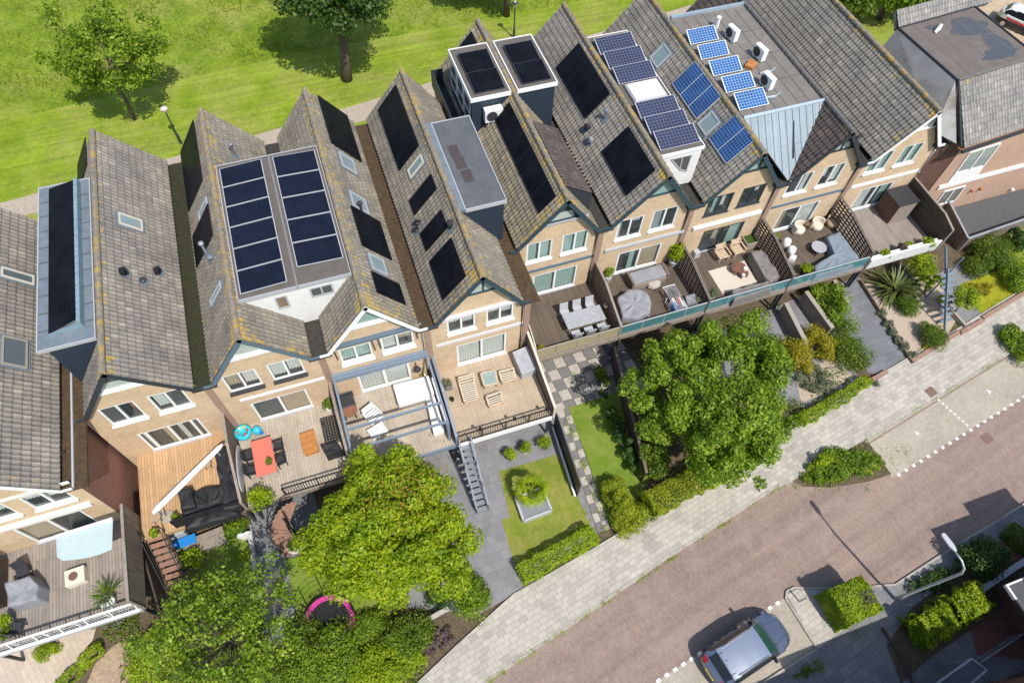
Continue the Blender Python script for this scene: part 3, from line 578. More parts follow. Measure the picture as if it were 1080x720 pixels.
h6 = house('6', 'brick house with two navy box dormers astride its ridge', 8.05, 13.5, 11.05, B, 36.45, 'tiles_3', [(9.13, 10.6, 5.78, 7.4, dict(cur=((.08, .42, 'teal_curtain', 1), (.56, .92, 'teal_curtain', 1)), sd=.1)), (11.18, 12.7, 5.78, 7.42, dict(cur=((.06, .44, 'teal_curtain', 1), (.58, .94, 'teal_curtain', 1)), sd=.1))], [(9.65, 12.4, 2.42, 4.4, dict(cur=((.04, .46, 'teal_curtain', 1), (.54, .97, 'teal_curtain', 1))))], 'teal_trim', 'gutter_dark', gabw=dict(zb=8.78, zt=10.2, hl=1.15, hr=1.25, fm='teal_trim', mull=(), sill='light_grey'))
strip(h6['r'], 8.3, 13.2, B, 4.92, 'blue_grey', .22)
h7 = house('7', 'brick house with two big black panels left and a white-fronted dormer right', 13.5, 19.1, 16.65, B, 36.5, 'tiles_4', [(14.45, 16.03, 5.82, 7.45, dict(cur=((.05, .2, 'curtain', 1), (.62, .9, 'curtain', .3)), sd=.1)), (16.56, 18.14, 5.84, 7.55, dict(cur=((.06, .46, 'light_grey', 1),), sd=.1))], [(14.98, 17.83, 2.45, 4.43, dict(cur=((.53, .97, 'beige_blind', 1), (.3, .42, 'teal_curtain', 1))))], 'teal_trim', 'gutter_dark', gabw=dict(zb=8.9, zt=10.3, hl=1.25, hr=1.2, fm='teal_trim', back='teal_curtain', mull=()))
band(h7['r'], 13.95, 19.0, B, 5.1, 'light_grey', .2, .12)
h8 = house('8', 'brick house with dark window frames and rows of bright blue panels on its left slope', 19.1, 24.68, 22.2, B, 36.5, 'tiles_5', [(20.04, 21.63, 5.96, 7.5, dict(fm='dark_trim', sill='dark_trim', cur=((.3, .46, 'teal_curtain', 1), (.56, .8, 'curtain', .7)), sd=.06)), (22.17, 23.7, 6.05, 7.58, dict(fm='dark_trim', sill='dark_trim', cur=((.6, .8, 'curtain', .4),), sd=.06))], [(20.58, 23.4, 2.42, 4.44, dict(fm='dark_trim', cur=((.7, .97, 'teal_curtain', 1), (.3, .42, 'beige_blind', .6))))], 'teal_trim', 'gutter_dark', gabw=dict(zb=9.0, zt=10.2, hl=1.1, hr=1.2, fm='dark_trim', back='teal_curtain', mull=(.3,)))
band(h8['r'], 19.6, 24.2, B, 5.1, 'white', .22, .16)
h9 = house('9', 'brick house with dark brown tiles beside a sloping zinc front under the big flat roof', 24.68, 30.28, 27.7, B, 36.5, 'tiles_6', [(25.36, 26.9, 5.99, 7.6, dict(cur=((.7, .9, 'curtain', 1), (.1, .3, 'curtain', .3)), sd=.1)), (27.54, 29.03, 6.0, 7.7, dict(cur=((.1, .35, 'curtain', .6), (.6, .9, 'curtain', .9)), sd=.1))], [(25.94, 28.75, 2.5, 4.55, dict(cur=((.55, .95, 'curtain', 1), (.1, .2, 'beige_blind', 1))))], 'dark_trim', 'gutter_dark', capm='ridge_dark', gabw=dict(zb=8.95, zt=10.3, hl=1.45, hr=1.5, fm='dark_trim', mull=(.1,)))
strip(h9['r'], 24.95, 30.0, B, 5.1, 'blue_grey', .2)
h10 = house('10', 'end brick house with a broad grey tile roof, white verge and brown gable wall', 30.28, 35.8, 33.4, B, 38.5, 'tiles_5', [(30.91, 32.4, 6.1, 7.72, dict(cur=((.06, .46, 'teal_curtain', 1), (.54, .94, 'teal_curtain', 1)), sd=.1)), (33.03, 34.5, 6.15, 7.78, dict(cur=((.06, .46, 'teal_curtain', 1), (.54, .94, 'teal_curtain', 1)), sd=.1))], [(31.7, 34.25, 2.5, 4.55, dict(cur=((.05, .4, 'curtain', 1), (.7, .95, 'teal_curtain', 1))))], 'white', 'gutter_dark', right_wall='brown_brick', pipe=None, gabw=dict(zb=9.0, zt=10.2, hl=1.3, hr=1.3, fm='white', mull=(.45,)))
strip(h10['r'], 30.6, 35.6, B, 5.1, 'white', .26); drainpipe(h10['r'], 35.72, B-.06, DECK, ZE-.25, 'light_grey', .05)
gm_ = MB(); gm_.b2(h10['xer'], 35.9, B-.3, 38.5, ZE-.36, ZE-.24); gm_.build('gutter', 'gutter_dark', h10['r'])
# ---------------------------------------------------------------- dormers
def prism_y(mb, prof, y0, y1, m=0): mb.ext([V((x, y0, z)) for x, z in prof], (0, y1-y0, 0), m)
def flat_roof(d, x0, x1, y0, y1, z, mat, edge, eh=.16, rim=.05, name='flat_roof'):
    mb = MB(); mb.b2(x0+rim, x1-rim, y0+rim, y1-rim, z-.14, z); mb.build(name, mat, d)
    e = MB(); e.b2(x0, x0+rim, y0, y1, z-eh, z+.035); e.b2(x1-rim, x1, y0, y1, z-eh, z+.035); e.b2(x0+rim, x1-rim, y0, y0+rim, z-eh, z+.035); e.b2(x0+rim, x1-rim, y1-rim, y1, z-eh, z+.035); e.build('roof_edge', edge, d)
# H2: long flat dormer on the left slope
d = MB(); prism_y(d, [(-13.16, 10.3), (-11.2, 10.3), (-11.3, 9.9), (-13.0, 7.5), (-13.16, 7.5)], 20.1, 29.7); d2 = d.build('dormer', 'navy', h2['r'])
flat_roof(d2, -13.52, -11.15, 20.02, 29.8, 10.46, 'lead', 'light_grey')
# H3 and H4: one flat volume across the valley, each house owns its half
white = plain('white_render', (.72, .72, .70), .8, 0, .06, 2., .05)
for hh, x0, x1, prof in ((h3, -5.2, -2.58, [(-5.2, 10.3), (-2.58, 10.3), (-2.58, 7.45), (-2.9, 7.45)]), (h4, -2.58, -.12, [(-2.58, 10.3), (-.12, 10.3), (-2.2, 7.45), (-2.58, 7.45)])):
    d = MB(); prism_y(d, prof, 20.25, 28.75); dd = d.build('dormer', 'white_render', hh['r'])
    flat_roof(dd, x0-.02, x1+.002, 20.16, 28.85, 10.42, 'bitumen', 'light_grey', .2, .04)
    hh['dormer'] = dd
def fwin(par, x0, x1, z0, z1, y, fm='white', gm='glass', n=1, back='interior', name='window'):
    m = MB(); m.b2(x0, x0+.07, y-.05, y+.0, z0, z1); m.b2(x1-.07, x1, y-.05, y, z0, z1); m.b2(x0+.07, x1-.07, y-.05, y, z0, z0+.07); m.b2(x0+.07, x1-.07, y-.05, y, z1-.07, z1)
    for i in range(1, n): X = x0+(x1-x0)*i/n; m.b2(X-.04, X+.04, y-.052, y, z0+.07, z1-.07)
    m.face([(x0+.04, y-.02, z0+.04), (x1-.04, y-.02, z0+.04), (x1-.04, y-.02, z1-.04), (x0+.04, y-.02, z1-.04)], 1)
    m.face([(x0+.04, y-.012, z0+.04), (x1-.04, y-.012, z0+.04), (x1-.04, y-.012, z1-.04), (x0+.04, y-.012, z1-.04)], 2)
    return m.build(name, [fm, gm, back], par)
fwin(h3['dormer'], -3.75, -3.2, 9.05, 9.95, 20.24, 'light_grey', 'glass', 1, 'carton'); fwin(h4['dormer'], -2.15, -1.1, 9.3, 10.0, 20.24, 'light_grey', 'glass', 2, 'grey_screen')
# H5
d = MB(); prism_y(d, [(5.7, 10.3), (8.02, 10.3), (8.02, 7.4), (7.5, 7.4)], 22.38, 28.6); d5 = d.build('dormer', 'navy', h5['r'])
flat_roof(d5, 5.98, 8.14, 22.26, 28.7, 10.44, 'bitumen_grey', 'light_grey', .2)
m = MB(); m.ext([V((5.68, 22.26, 10.55)), V((6.0, 22.26, 10.46)), V((6.0, 22.26, 10.3)), V((5.68, 22.26, 10.3))], (0, 6.42, 0)); m.build('flashing', 'lead', d5)
m = MB(); 
for i, (dx, dy) in enumerate(((.75, 24.4), (.66, 25.4), (.6, 26.3))): m.b2(5.98+dx-.25, 5.98+dx+.28, dy-.42, dy+.48, 10.4405, 10.4445)
m.build('wet_patch', plain('wet_felt', (.075, .06, .055), .5, 0, .15, 5), d5)
# H6: two boxes astride the ridge
for x0, x1, lab in ((8.5, 10.86, 'L'), (11.22, 13.62, 'R')):
    d = MB(); d.b2(x0+.1, x1-.1, 29.72, 34.0, 7.3, 10.5); dd = d.build('dormer', 'navy', h6['r']); flat_roof(dd, x0, x1, 29.6, 34.1, 10.66, 'bitumen', 'white', .22, .06)
    if lab == 'L':
        for y in (30.0, 31.35, 32.7):
            m = MB(); m.b2(8.55, 8.605, y, y+.06, 8.4, 10.3); m.b2(8.55, 8.605, y+1.14, y+1.2, 8.4, 10.3); m.b2(8.55, 8.605, y+.06, y+1.14, 8.4, 8.47); m.b2(8.55, 8.605, y+.06, y+1.14, 10.22, 10.3); m.b2(8.55, 8.605, y+.06, y+1.14, 9.3, 9.37)
            m.face([(8.575, y+.06, 8.45), (8.575, y+1.14, 8.45), (8.575, y+1.14, 10.25), (8.575, y+.06, 10.25)][::-1], 1); m.build('window', ['white', 'grey_glass'], dd)
m = MB(); m.b2(7.72, 7.8, 30.0, 35.6, 7.2, 8.35); m.b2(7.8, 8.5, 30.0, 35.6, 7.5, 7.56, 1); m.b2(7.74, 8.46, 35.5, 35.6, 7.2, 8.35); m.build('roof_gutter', ['dark_trim', 'black'], h6['r'])
def ac_unit(name, lab, p, rz, grp=None, d=(.9, .36, .7)):
    t = thing(name, lab, 'air conditioner', p, grp); p = V(p); ca, sa = math.cos(rz), math.sin(rz)
    m = MB(); m.box(p, d, rz); m.build('casing', 'white', t, bevel=.02)
    q = p+V((sa, -ca, 0))*(d[1]/2+.006)+V((-ca*.12, -sa*.12, d[2]*.5)); m = MB(); r_ = d[2]*.4
    m.tube([q, q+V((sa, -ca, 0))*.015], r_, 20); m.tube([q+V((sa, -ca, 0))*.015, q+V((sa, -ca, 0))*.03], r_*.25, 12); m.build('fan_grille', 'charcoal', t)
    m = MB()
    for s in (-1, 1): o = V((ca, sa, 0))*(d[0]*.32*s); m.box(p+o-V((0, 0, .08)), (.06, d[1]+.1, .08), rz)
    m.build('bracket', 'galv', t); return t
ac_unit('air_conditioner', 'white air conditioner mounted on the navy box dormer, under its white roof edge', (9.75, 29.45, 9.15), math.radians(0), None, (1.05, .42, .8))
# H7: white-fronted dormer in the right slope
d = MB(); prism_y(d, [(17.0, 10.1), (19.55, 10.1), (19.52, 7.5), (18.75, 7.5)], 23.05, 33.3); d7 = d.build('dormer', 'white_render', h7['r'])
flat_roof(d7, 16.95, 19.62, 22.98, 33.4, 10.22, 'bitumen', 'white', .2, .05)
m = MB(); T = [V((17.75, 23.03, 9.75)), V((18.95, 23.03, 9.75)), V((18.95, 23.03, 8.55)), V((18.55, 23.03, 8.75))]
for a, b in zip(T, T[1:]+T[:1]): m.bar(a, b, .07, .06, up=(0, 1, 0))
m.bar((18.4, 23.028, 9.75), (18.5, 23.028, 8.8), .06, .055, up=(0, 1, 0)); m.face([p+V((0, .01, 0)) for p in T], 1); m.build('window', ['light_grey', 'grey_screen'], d7)
m = MB(); m.b2(17.3, 19.3, 27.05, 28.6, 10.2, 10.42); m.b2(17.38, 19.22, 27.13, 28.52, 10.42, 10.5, 1); m.build('roof_hatch', ['light_grey', 'white'], d7, bevel=.02)
# H8 / H9: flat roof from ridge to ridge, sloping zinc front
for hh, x0, x1 in ((h8, 22.48, 24.68), (h9, 24.68, 27.55)):
    d = MB(); d.b2(x0, x1, 24.15, 33.25, 7.4, 10.3); dd = d.build('dormer', 'zinc', hh['r']); hh['dormer'] = dd
    flat_roof(dd, x0-.001, x1+.001, 24.08, 33.35, 10.45, plain('felt_brown', (.19, .17, .15), .9, 0, .14, 1.5, .25, dirt=(.235, .215, .19)) if hh is h8 else 'felt_brown', 'lead', .2, .001 if hh is h9 else .06)
m = MB(); m.b2(22.5, 27.6, 33.32, 33.5, 10.2, 10.62); m.build('parapet', 'zinc', h8['dormer'])
m = MB(); a, b, c = V((22.45, 24.1, 10.5)), V((27.72, 24.1, 10.5)), V((24.95, 21.42, 7.55)); nn = (b-a).cross(c-a).normalized(); nn = nn if nn.z > 0 else -nn
m.ext([a, b, c], -nn*.12); 
uu = (b-a).normalized()
for i in range(1, 12):
    p = a+(b-a)*(i/12); dn = nn.cross(uu).normalized(); dn = dn if dn.z < 0 else -dn
    # seam runs down the slope until it leaves the triangle
    e = (c-a) if p.x < c.x else (c-b); s0 = a if p.x < c.x else b; t = (p.x-s0.x)/e.x; Lz = abs(t)*(c-a).dot(dn) if True else 0
    m.bar(p+nn*.02, p+dn*Lz*.98+nn*.02, .03, .05, 0, up=nn)
m.bar(V((25.55, 23.6, 9.93))+nn*.05, V((25.35, 22.2, 8.45))+nn*.05, .06, .06, 1, up=nn); m.bar(a+nn*.04, b+nn*.04, .16, .1, 2, up=nn)
m.build('zinc_front', ['zinc_boards', 'dark_trim', 'zinc'], h9['r'])
# welded felt seams and dirt runs on the flat roofs
plain('felt_seam', (.13, .118, .106), .9, 0, .2, 6); plain('felt_seam_grey', (.10, .112, .125), .8, 0, .2, 6)
def seams(par, x0, x1, y0, y1, z, m_, nx=0, ny=0):
    m = MB()
    for i in range(1, nx): x = x0+(x1-x0)*i/nx+random.uniform(-.04, .04); m.b2(x-.045, x+.045, y0, y1, z-.01, z+.004)
    for i in range(1, ny): y = y0+(y1-y0)*i/ny+random.uniform(-.04, .04); m.b2(x0, x1, y-.045, y+.045, z-.01, z+.0035)
    m.build('felt_seam', m_, par)
seams(h8['dormer'], 22.56, 24.66, 24.2, 33.2, 10.45, 'felt_seam', 3, 4); seams(h9['dormer'], 24.7, 27.5, 24.2, 33.2, 10.45, 'felt_seam', 4, 4); seams(d5, 6.05, 8.05, 22.35, 28.6, 10.44, 'felt_seam_grey', 3, 0); seams(d2, -13.45, -11.2, 20.1, 29.7, 10.46, 'felt_seam_grey', 0, 10)
# H6: dark shed roof laid flatter into its right slope
m = MB(); x0, x1, y0, y1, za, zb_ = 11.42, 13.0, 22.5, 27.6, 10.12, 9.12; vd = V((x1-x0, 0, zb_-za)); L_ = vd.length; vd.normalize(); nn = V((-vd.z, 0, vd.x))
tile_slope(m, V((x0, y0, za)), V((0, 1, 0)), vd, nn, y1-y0, L_); m.ext([V((x0, y0, za-.01)), V((x1, y0, zb_-.01)), V((x1, y0, 7.4)), V((x0+.3, y0, 9.4))], (0, y1-y0, 0), 1)
m.build('shed_dormer', ['tiles_6', 'dark_trim'], h6['r'])

# ---------------------------------------------------------------- skylights, roof vents
def skylight(hh, side, px, pane='skylight_glass', fm='lead', frame='light_grey'):
    s = hh[side]; u0, u1, v0, v1 = s.rect(px, .1); m = MB()
    def bx(a, b, c, d, h0, h1, mi=0): m.ext([s.pt(a, c, h0), s.pt(b, c, h0), s.pt(b, d, h0), s.pt(a, d, h0)], s.n*(h1-h0), mi)
    bx(u0-.1, u1+.1, v0-.1, v1+.14, .0, .075, 1); w_ = .08
    bx(u0, u0+w_, v0, v1, .07, .14); bx(u1-w_, u1, v0, v1, .07, .14); bx(u0+w_, u1-w_, v0, v0+w_, .07, .14); bx(u0+w_, u1-w_, v1-w_, v1, .07, .14)
    o = m.build('skylight', [frame, fm], hh['r']); q = MB(); q.face([s.pt(u0+w_, v0+w_, .105), s.pt(u0+w_, v1-w_, .105), s.pt(u1-w_, v1-w_, .105), s.pt(u1-w_, v0+w_, .105)]); q.build('pane', pane, o)
skylight(h2, 'sR', [(124, 225), (150, 231), (150.5, 243), (126, 236.5)], frame='cream')
skylight(h1, 'sR', [(1, 282), (36, 290), (36, 300), (1, 291.5)], 'grey_glass', frame='ivory'); skylight(h1, 'sR', [(2, 353), (29, 359), (29, 387), (1, 385)], 'grey_glass', frame='stone')
skylight(h3, 'sL', [(208, 225), (218, 210), (219, 218), (211, 230)]); skylight(h3, 'sL', [(220.5, 314), (233, 299), (233, 306), (222.7, 320)])
for q in ([(356.7, 160), (371.7, 168.3), (377.3, 184), (361.7, 175)], [(368.3, 201.7), (383.3, 208.3), (390, 225), (373.3, 218.3)], [(388.3, 266.7), (403.3, 273.3), (410, 290), (393.3, 284)]): skylight(h4, 'sR', q)
skylight(h5, 'sL', [(430, 176.7), (445, 163.3), (446.7, 173.3), (431.7, 188.3)], frame='cream')
skylight(h8, 'sL', [(685, 61.7), (700, 45), (708.3, 56.7), (693.3, 71.7)]); skylight(h8, 'sL', [(735, 131.7), (750, 116.7), (760, 128.3), (745, 143.3)])
def vent(hh, side, px, kind='cowl', m_='charcoal', h=.5):
    s = hh[side]; p = onpl(*px, s.o+s.n*.1, s.n); m = MB(); m.ext([p+s.u*a+s.v*b-s.n*.06 for a, b in ((-.2, -.2), (.2, -.2), (.2, .25), (-.2, .25))], s.n*.04, 1); z = p.z-.1
    if kind == 'cowl': m.lathe((p.x, p.y, z), [(.09, 0), (.09, h*.55), (.16, h*.6), (.17, h*.8), (.1, h)], 12)
    elif kind == 'pipe': m.lathe((p.x, p.y, z), [(.07, 0), (.07, h), (.13, h+.02), (.13, h+.12), (.05, h+.16)], 12)
    else: m.tube([p, p+V((0, 0, h*.6)), p+V((0, -.18, h)), p+V((0, -.4, h*.9))], [.13, .13, .14, .12], 10)
    m.build('roof_vent', [m_, 'lead'], hh['r'], smooth=False)
for a in ((h2, 'sR', (133, 288), 'elbow', 'black', .5), (h2, 'sR', (151, 296), 'cowl', 'charcoal', .25), (h2, 'sR', (168, 286), 'elbow', 'black', .4), (h3, 'sR', (248, 164), 'pipe', 'steel', .8), (h3, 'sL', (217, 266), 'pipe', 'galv', .7), (h3, 'sL', (222, 272), 'cowl', 'lead', .3),
          (h4, 'sR', (381, 221), 'pipe', 'charcoal', .5), (h5, 'sL', (475, 240), 'cowl', 'charcoal', .6), (h5, 'sL', (440, 236), 'cowl', 'black', .3), (h5, 'sL', (439, 243), 'cowl', 'black', .25), (h6, 'sR', (594, 147), 'pipe', 'light_grey', .6), (h6, 'sR', (581, 145), 'cowl', 'charcoal', .5),
          (h7, 'sL', (618, 136), 'elbow', 'charcoal', .4), (h7, 'sL', (621, 149), 'elbow', 'galv', .35), (h7, 'sL', (638, 125), 'pipe', 'lead', .6)): vent(*a)
# snow-ladder slats lying in the valley between the sixth and seventh houses
m = MB()
for i in range(13): y = 24.3+i*.3; m.b2(13.5, 13.95, y, y+.07, 7.6, 7.64)
m.b2(13.7, 13.74, 24.25, 28.0, 7.58, 7.66); m.build('gutter_ladder', 'stone', h6['r'])

# ---------------------------------------------------------------- solar panels, every panel a thing
def panel(label, P, mat, frame=None, th=.04, group=None, uv=None, legs=None):
    """P: four corners in order round the panel"""
    P = [V(p) for p in P]; c = sum(P, V((0, 0, 0)))/4; n = (P[1]-P[0]).cross(P[3]-P[0]).normalized(); n = n if n.z > 0 else -n
    if (P[1]-P[0]).cross(P[3]-P[0]).dot(n) < 0: P.reverse()
    t = thing('solar_panel', label, 'solar panel', c, group); m = MB(); uv = uv or [(0, 0), (1, 0), (1, 1), (0, 1)]
    q = [p+(c-p).normalized()*.05 for p in P] if frame else P
    m.face([p+n*.003 for p in q], 0, uv); 
    if not frame:
        for a, b in zip(P, P[1:]+P[:1]): m.face([a-n*th, b-n*th, b+n*.003, a+n*.003], 1)
    m.build('cells', [mat, 'black'], t)
    if frame:
        f = MB(); f.face([p-n*th for p in P][::-1])
        for i in range(4):
            a, b, a2, b2 = P[i], P[(i+1) % 4], q[i], q[(i+1) % 4]; f.face([a-n*th, b-n*th, b+n*.008, a+n*.008]); f.face([a+n*.008, b+n*.008, b2+n*.008, a2+n*.008])
        f.build('frame', frame, t)
    if legs is not None:
        for p in P:
            e = p+(c-p)*.12
            if e.z-legs > .08: g_ = MB(); g_.bar((e.x, e.y, legs), (e.x, e.y, e.z-.02), .04, .04); g_.build('leg', 'galv', t)
    return t
def on_slope(hh, side, px, label, mat='pv_black', frame=None, n=1, group=None, off=.13, ords=None):
    s = hh[side]; u0, u1, v0, v1 = s.rect(px, off); rail = None
    for i in range(n):
        a, b = u0+(u1-u0)*i/n, u0+(u1-u0)*(i+1)/n-(.015 if n > 1 else 0)
        panel(label if n == 1 else label % ords[i], [s.pt(a, v0, off), s.pt(b, v0, off), s.pt(b, v1, off), s.pt(a, v1, off)], mat, frame, .05, group)
GB = 'black panels lying on the tile slopes'
on_slope(h2, 'sL', [(77, 190), (86, 158), (91, 160), (90, 188)], 'black panel at the far end of the leftmost dormered roof', group=GB)
on_slope(h3, 'sL', [(189, 156.7), (204, 130.7), (213.3, 191.7), (198.3, 220)], 'long black panel behind the little skylight on the left slope of the six-panel roof', group=GB); on_slope(h3, 'sL', [(201.7, 245), (220, 218), (223.3, 253), (206.7, 278)], 'short black panel between two little skylights on the left slope of the six-panel roof', group=GB)
on_slope(h4, 'sR', [(336.7, 103.3), (366.7, 120), (380, 167.3), (350, 152.7)], 'large black panel behind the rearmost of three skylights on a right slope', group=GB); on_slope(h4, 'sR', [(370.7, 219.3), (400.7, 230.7), (412.7, 272.7), (383.3, 260)], 'black panel between the second and third of three skylights on a right slope', group=GB); on_slope(h4, 'sR', [(391.7, 287.3), (420, 296.7), (429, 320.7), (399.3, 309.3)], 'small black panel just above the white verge, in front of three skylights', group=GB)
on_slope(h5, 'sL', [(398.3, 115), (416.7, 90), (441.7, 153.3), (420.7, 180)], 'large black panel behind the skylight on the slope beside the grey flat dormer', group=GB); on_slope(h5, 'sL', [(431.7, 210), (454, 184), (460, 197.3), (436.7, 228.3)], 'small black panel just in front of the skylight beside the grey flat dormer', group=GB); on_slope(h5, 'sL', [(443.3, 246.7), (465, 220), (471.7, 240), (449.3, 265)], 'small black panel in the middle of the slope, beside the grey flat dormer front corner', group=GB); on_slope(h5, 'sL', [(452.7, 276.7), (475, 250), (491.7, 291.7), (466.7, 315)], 'black panel nearest the lichen-spotted gable tip in front of the grey flat dormer', group=GB)
on_slope(h6, 'sL', [(521.7, 123.3), (537.3, 108.3), (586, 206.7), (567.3, 226)], 'longest black panel strip, in front of the two navy box dormers', group=GB); on_slope(h6, 'sL', [(483, 51), (497.5, 32.5), (503, 47), (492, 62)], 'black panel behind the navy box dormers at the far gable tip', group=GB)
on_slope(h7, 'sL', [(586.7, 71.7), (610, 44), (642.7, 99.3), (616.7, 125)], 'big black panel behind the roof vents, right of the navy box dormers', group=GB); on_slope(h7, 'sL', [(635, 160), (663.3, 131.7), (690, 180), (660, 206.7)], 'big black panel in front of the roof vents, above the gable with pale green glass', group=GB)
on_slope(h8, 'sL', [(708.3, 88.3), (732.7, 65), (760.7, 100), (735, 126.7)], 'blue-green panel between the two pale skylights, %s', 'pv_teal', 'light_grey', 3, 'blue-green panels on the tile slope', ords=['nearest the gable', 'middle of three', 'farthest from the gable'])
on_slope(h8, 'sL', [(746.7, 146.7), (775, 120.7), (795.7, 146.7), (766.7, 173.3)], 'blue-green panel above the dark-framed gable, %s', 'pv_teal', 'light_grey', 2, 'blue-green panels on the tile slope', ords=['front one of the pair', 'back one of the pair'])
ORD = ['frontmost', 'second from the front', 'third from the front', 'fourth from the front', 'fifth from the front', 'sixth from the front']
for i in range(6):
    y0, y1 = 20.45+i*1.347, 20.45+(i+1)*1.347-.03; panel('dark panel, %s in the left row of six on the dormer' % ORD[i], [(-5.06, y0, 10.5), (-2.95, y0, 10.6), (-2.95, y1, 10.6), (-5.06, y1, 10.5)], 'pv_navy', 'light_grey', .04, 'panels on the white-fronted double dormer', legs=10.43)
for i in range(5):
    y0, y1 = 21.12+i*1.475, 21.12+(i+1)*1.475-.03; panel('blue panel, %s in the right row of five on the dormer' % ORD[i], [(-2.4, y0, 10.6), (-.27, y0, 10.5), (-.27, y1, 10.5), (-2.4, y1, 10.6)], 'pv_navy', 'light_grey', .04, 'panels on the white-fronted double dormer', legs=10.43)
for x0, x1, w_ in ((8.85, 10.62, 'left'), (11.6, 13.35, 'right')):
    for i, w2 in enumerate(('front', 'back')):
        y0 = 29.95+i*1.75; panel('black panel at the %s of the %s navy box dormer' % (w2, w_), [(x0, y0, 10.72), (x1, y0, 10.72), (x1, y0+1.62, 10.86), (x0, y0+1.62, 10.86)], 'pv_black', 'charcoal', .04, 'panels on the navy box dormers', legs=10.67)
for i, (y, nm) in enumerate(((23.3, 0), (24.5, 1), (25.7, 2), (28.85, 3), (30.25, 4), (31.6, 5))):
    panel('grey-blue panel, %s, %s the white roof hatch' % (ORD[i], 'in front of' if i < 3 else 'behind'), [(17.1, y, 10.3), (19.5, y, 10.3), (19.5, y+1.12, 10.62), (17.1, y+1.12, 10.62)], 'pv_grey', 'light_grey', .04, 'panels on the white-fronted single dormer', legs=10.23)
for i, q in enumerate((((490, 700), (675, 655), (620, 555), (430, 590)), ((405, 590), (590, 545), (540, 450), (355, 490)), ((325, 485), (505, 440), (460, 350), (275, 390)), ((245, 380), (425, 340), (380, 255), (205, 290)), ((180, 285), (355, 245), (310, 158), (135, 195)))):
    P = [at(700+a/6, b/6, z) for (a, b), z in zip(q, (10.58, 10.58, 10.98, 10.98))]
    x0 = (P[0].x+P[3].x)/2; x1 = (P[1].x+P[2].x)/2; y0 = (P[0].y+P[1].y)/2; y1 = (P[2].y+P[3].y)/2
    panel('bright blue tilted panel on the flat roof, %s of five' % ORD[i], [(x0, y0, 10.58), (x1, y0, 10.58), (x1, y1, 10.98), (x0, y1, 10.98)], 'pv_blue', 'white', .04, 'tilted blue panels on the big flat roof', legs=10.46)
m = MB(); x0, x1 = -13.0, -11.75
t = thing('solar_panel', 'very long black panel in a blue-grey tray on the leftmost flat dormer', 'solar panel', (-12.4, 25, 10.47))
m.face([(x0, 20.75, 10.56), (x1, 21.1, 10.8), (x1, 29.5, 10.8), (x0, 29.5, 10.56)], 0, [(0, 0), (1, 0), (1, 4), (0, 4)]); m.build('cells', 'pv_black', t)
m = MB(); m.b2(x1, x1+.16, 20.8, 29.55, 10.47, 10.86); m.ext([V((x0, 20.7, 10.47)), V((x1+.16, 20.75, 10.47)), V((x1+.16, 20.75, 10.84)), V((x0, 20.7, 10.56))], (0, .05, 0)); m.build('tray', 'teal_edge' if 'teal_edge' in MATS else plain('teal_edge', (.20, .29, .32), .5), t)
m = MB(); 
for i in range(26): m.tube([(x1+.03, 21.0+i*.33, 10.855), (x1+.03, 21.0+i*.33, 10.868)], .03, 6)
m.build('clip', 'light_grey', t)
for (px, lab) in (((771, 40), 'white air conditioner beside the backmost blue panel on the flat roof'), ((800, 60), 'white air conditioner on black feet in the middle of the flat roof'), ((808, 90), 'white air conditioner beside the frontmost blue panels on the flat roof')):
    p = at(*px, 10.6); ac_unit('air_conditioner', lab, (p.x, p.y, 10.56), math.radians(-82), 'air conditioners on the big flat roof', (.85, .34, .72))
p = at(756, 27, 10.6); m = MB(); m.tube([(p.x, p.y, 10.45), (p.x, p.y, 11.1)], [.12, .12], 10); m.tube([(p.x, p.y, 11.1), (p.x, p.y, 11.16)], .15, 10); tag(m.build('flue_pipe', 'white'), 'short white flue pipe near the back of the big flat roof', 'flue')
p = at(792, 69, 10.55); m = MB(); m.box((p.x, p.y, 10.455), (.7, .5, .22), .6); tag(m.build('junction_box', 'orange_wood', bevel=.02), 'small ochre box under the middle air conditioner on the flat roof', 'box')
for px, lab in (((812, 76), 'grey duct lying across the flat roof beside the middle air conditioner'), ((817, 102), 'short grey duct near the front edge of the big flat roof')):
    p = at(*px, 10.55); m = MB(); m.tube([(p.x-.6, p.y+.1, 10.53), (p.x, p.y, 10.55), (p.x+.5, p.y+.25, 10.53)], [.06, .09, .06], 8); tag(m.build('duct', 'galv'), lab, 'duct')

# ---------------------------------------------------------------- the flat-roofed house at the right edge
t = thing('flat_roofed_house', 'flat-roofed house at the right edge with grey stucco side wall and pink brick front', 'house', (40, 21, 0)); R5 = math.radians(4.5)
def rp(x, y, z): q = V((x-36.3, y-21, 0)); return V((36.3+q.x*math.cos(R5)-q.y*math.sin(R5), 21+q.x*math.sin(R5)+q.y*math.cos(R5), z))
FY = 21.08; m = MB(); m.b2(37.3, 52, FY, 28.4, 0, 7.3); m.build('wall', 'pink_brick', t); m = MB(); m.ext([V((35.82, 21.66, 0)), V((37.3, 21.12, 0)), V((37.3, 22.5, 0)), V((35.82, 22.5, 0))], (0, 0, 7.3)); m.build('link_wall', 'brown_brick', t)
m = MB(); m.ext([rp(36.35, 22.4, 0), rp(36.35, 22.4, 8.9), rp(36.35, 23.35, 10.35), rp(36.35, 28.6, 10.35), rp(36.35, 28.6, 0)], (.2, 0, 0)); m.build('side_wall', 'brown_brick', t)
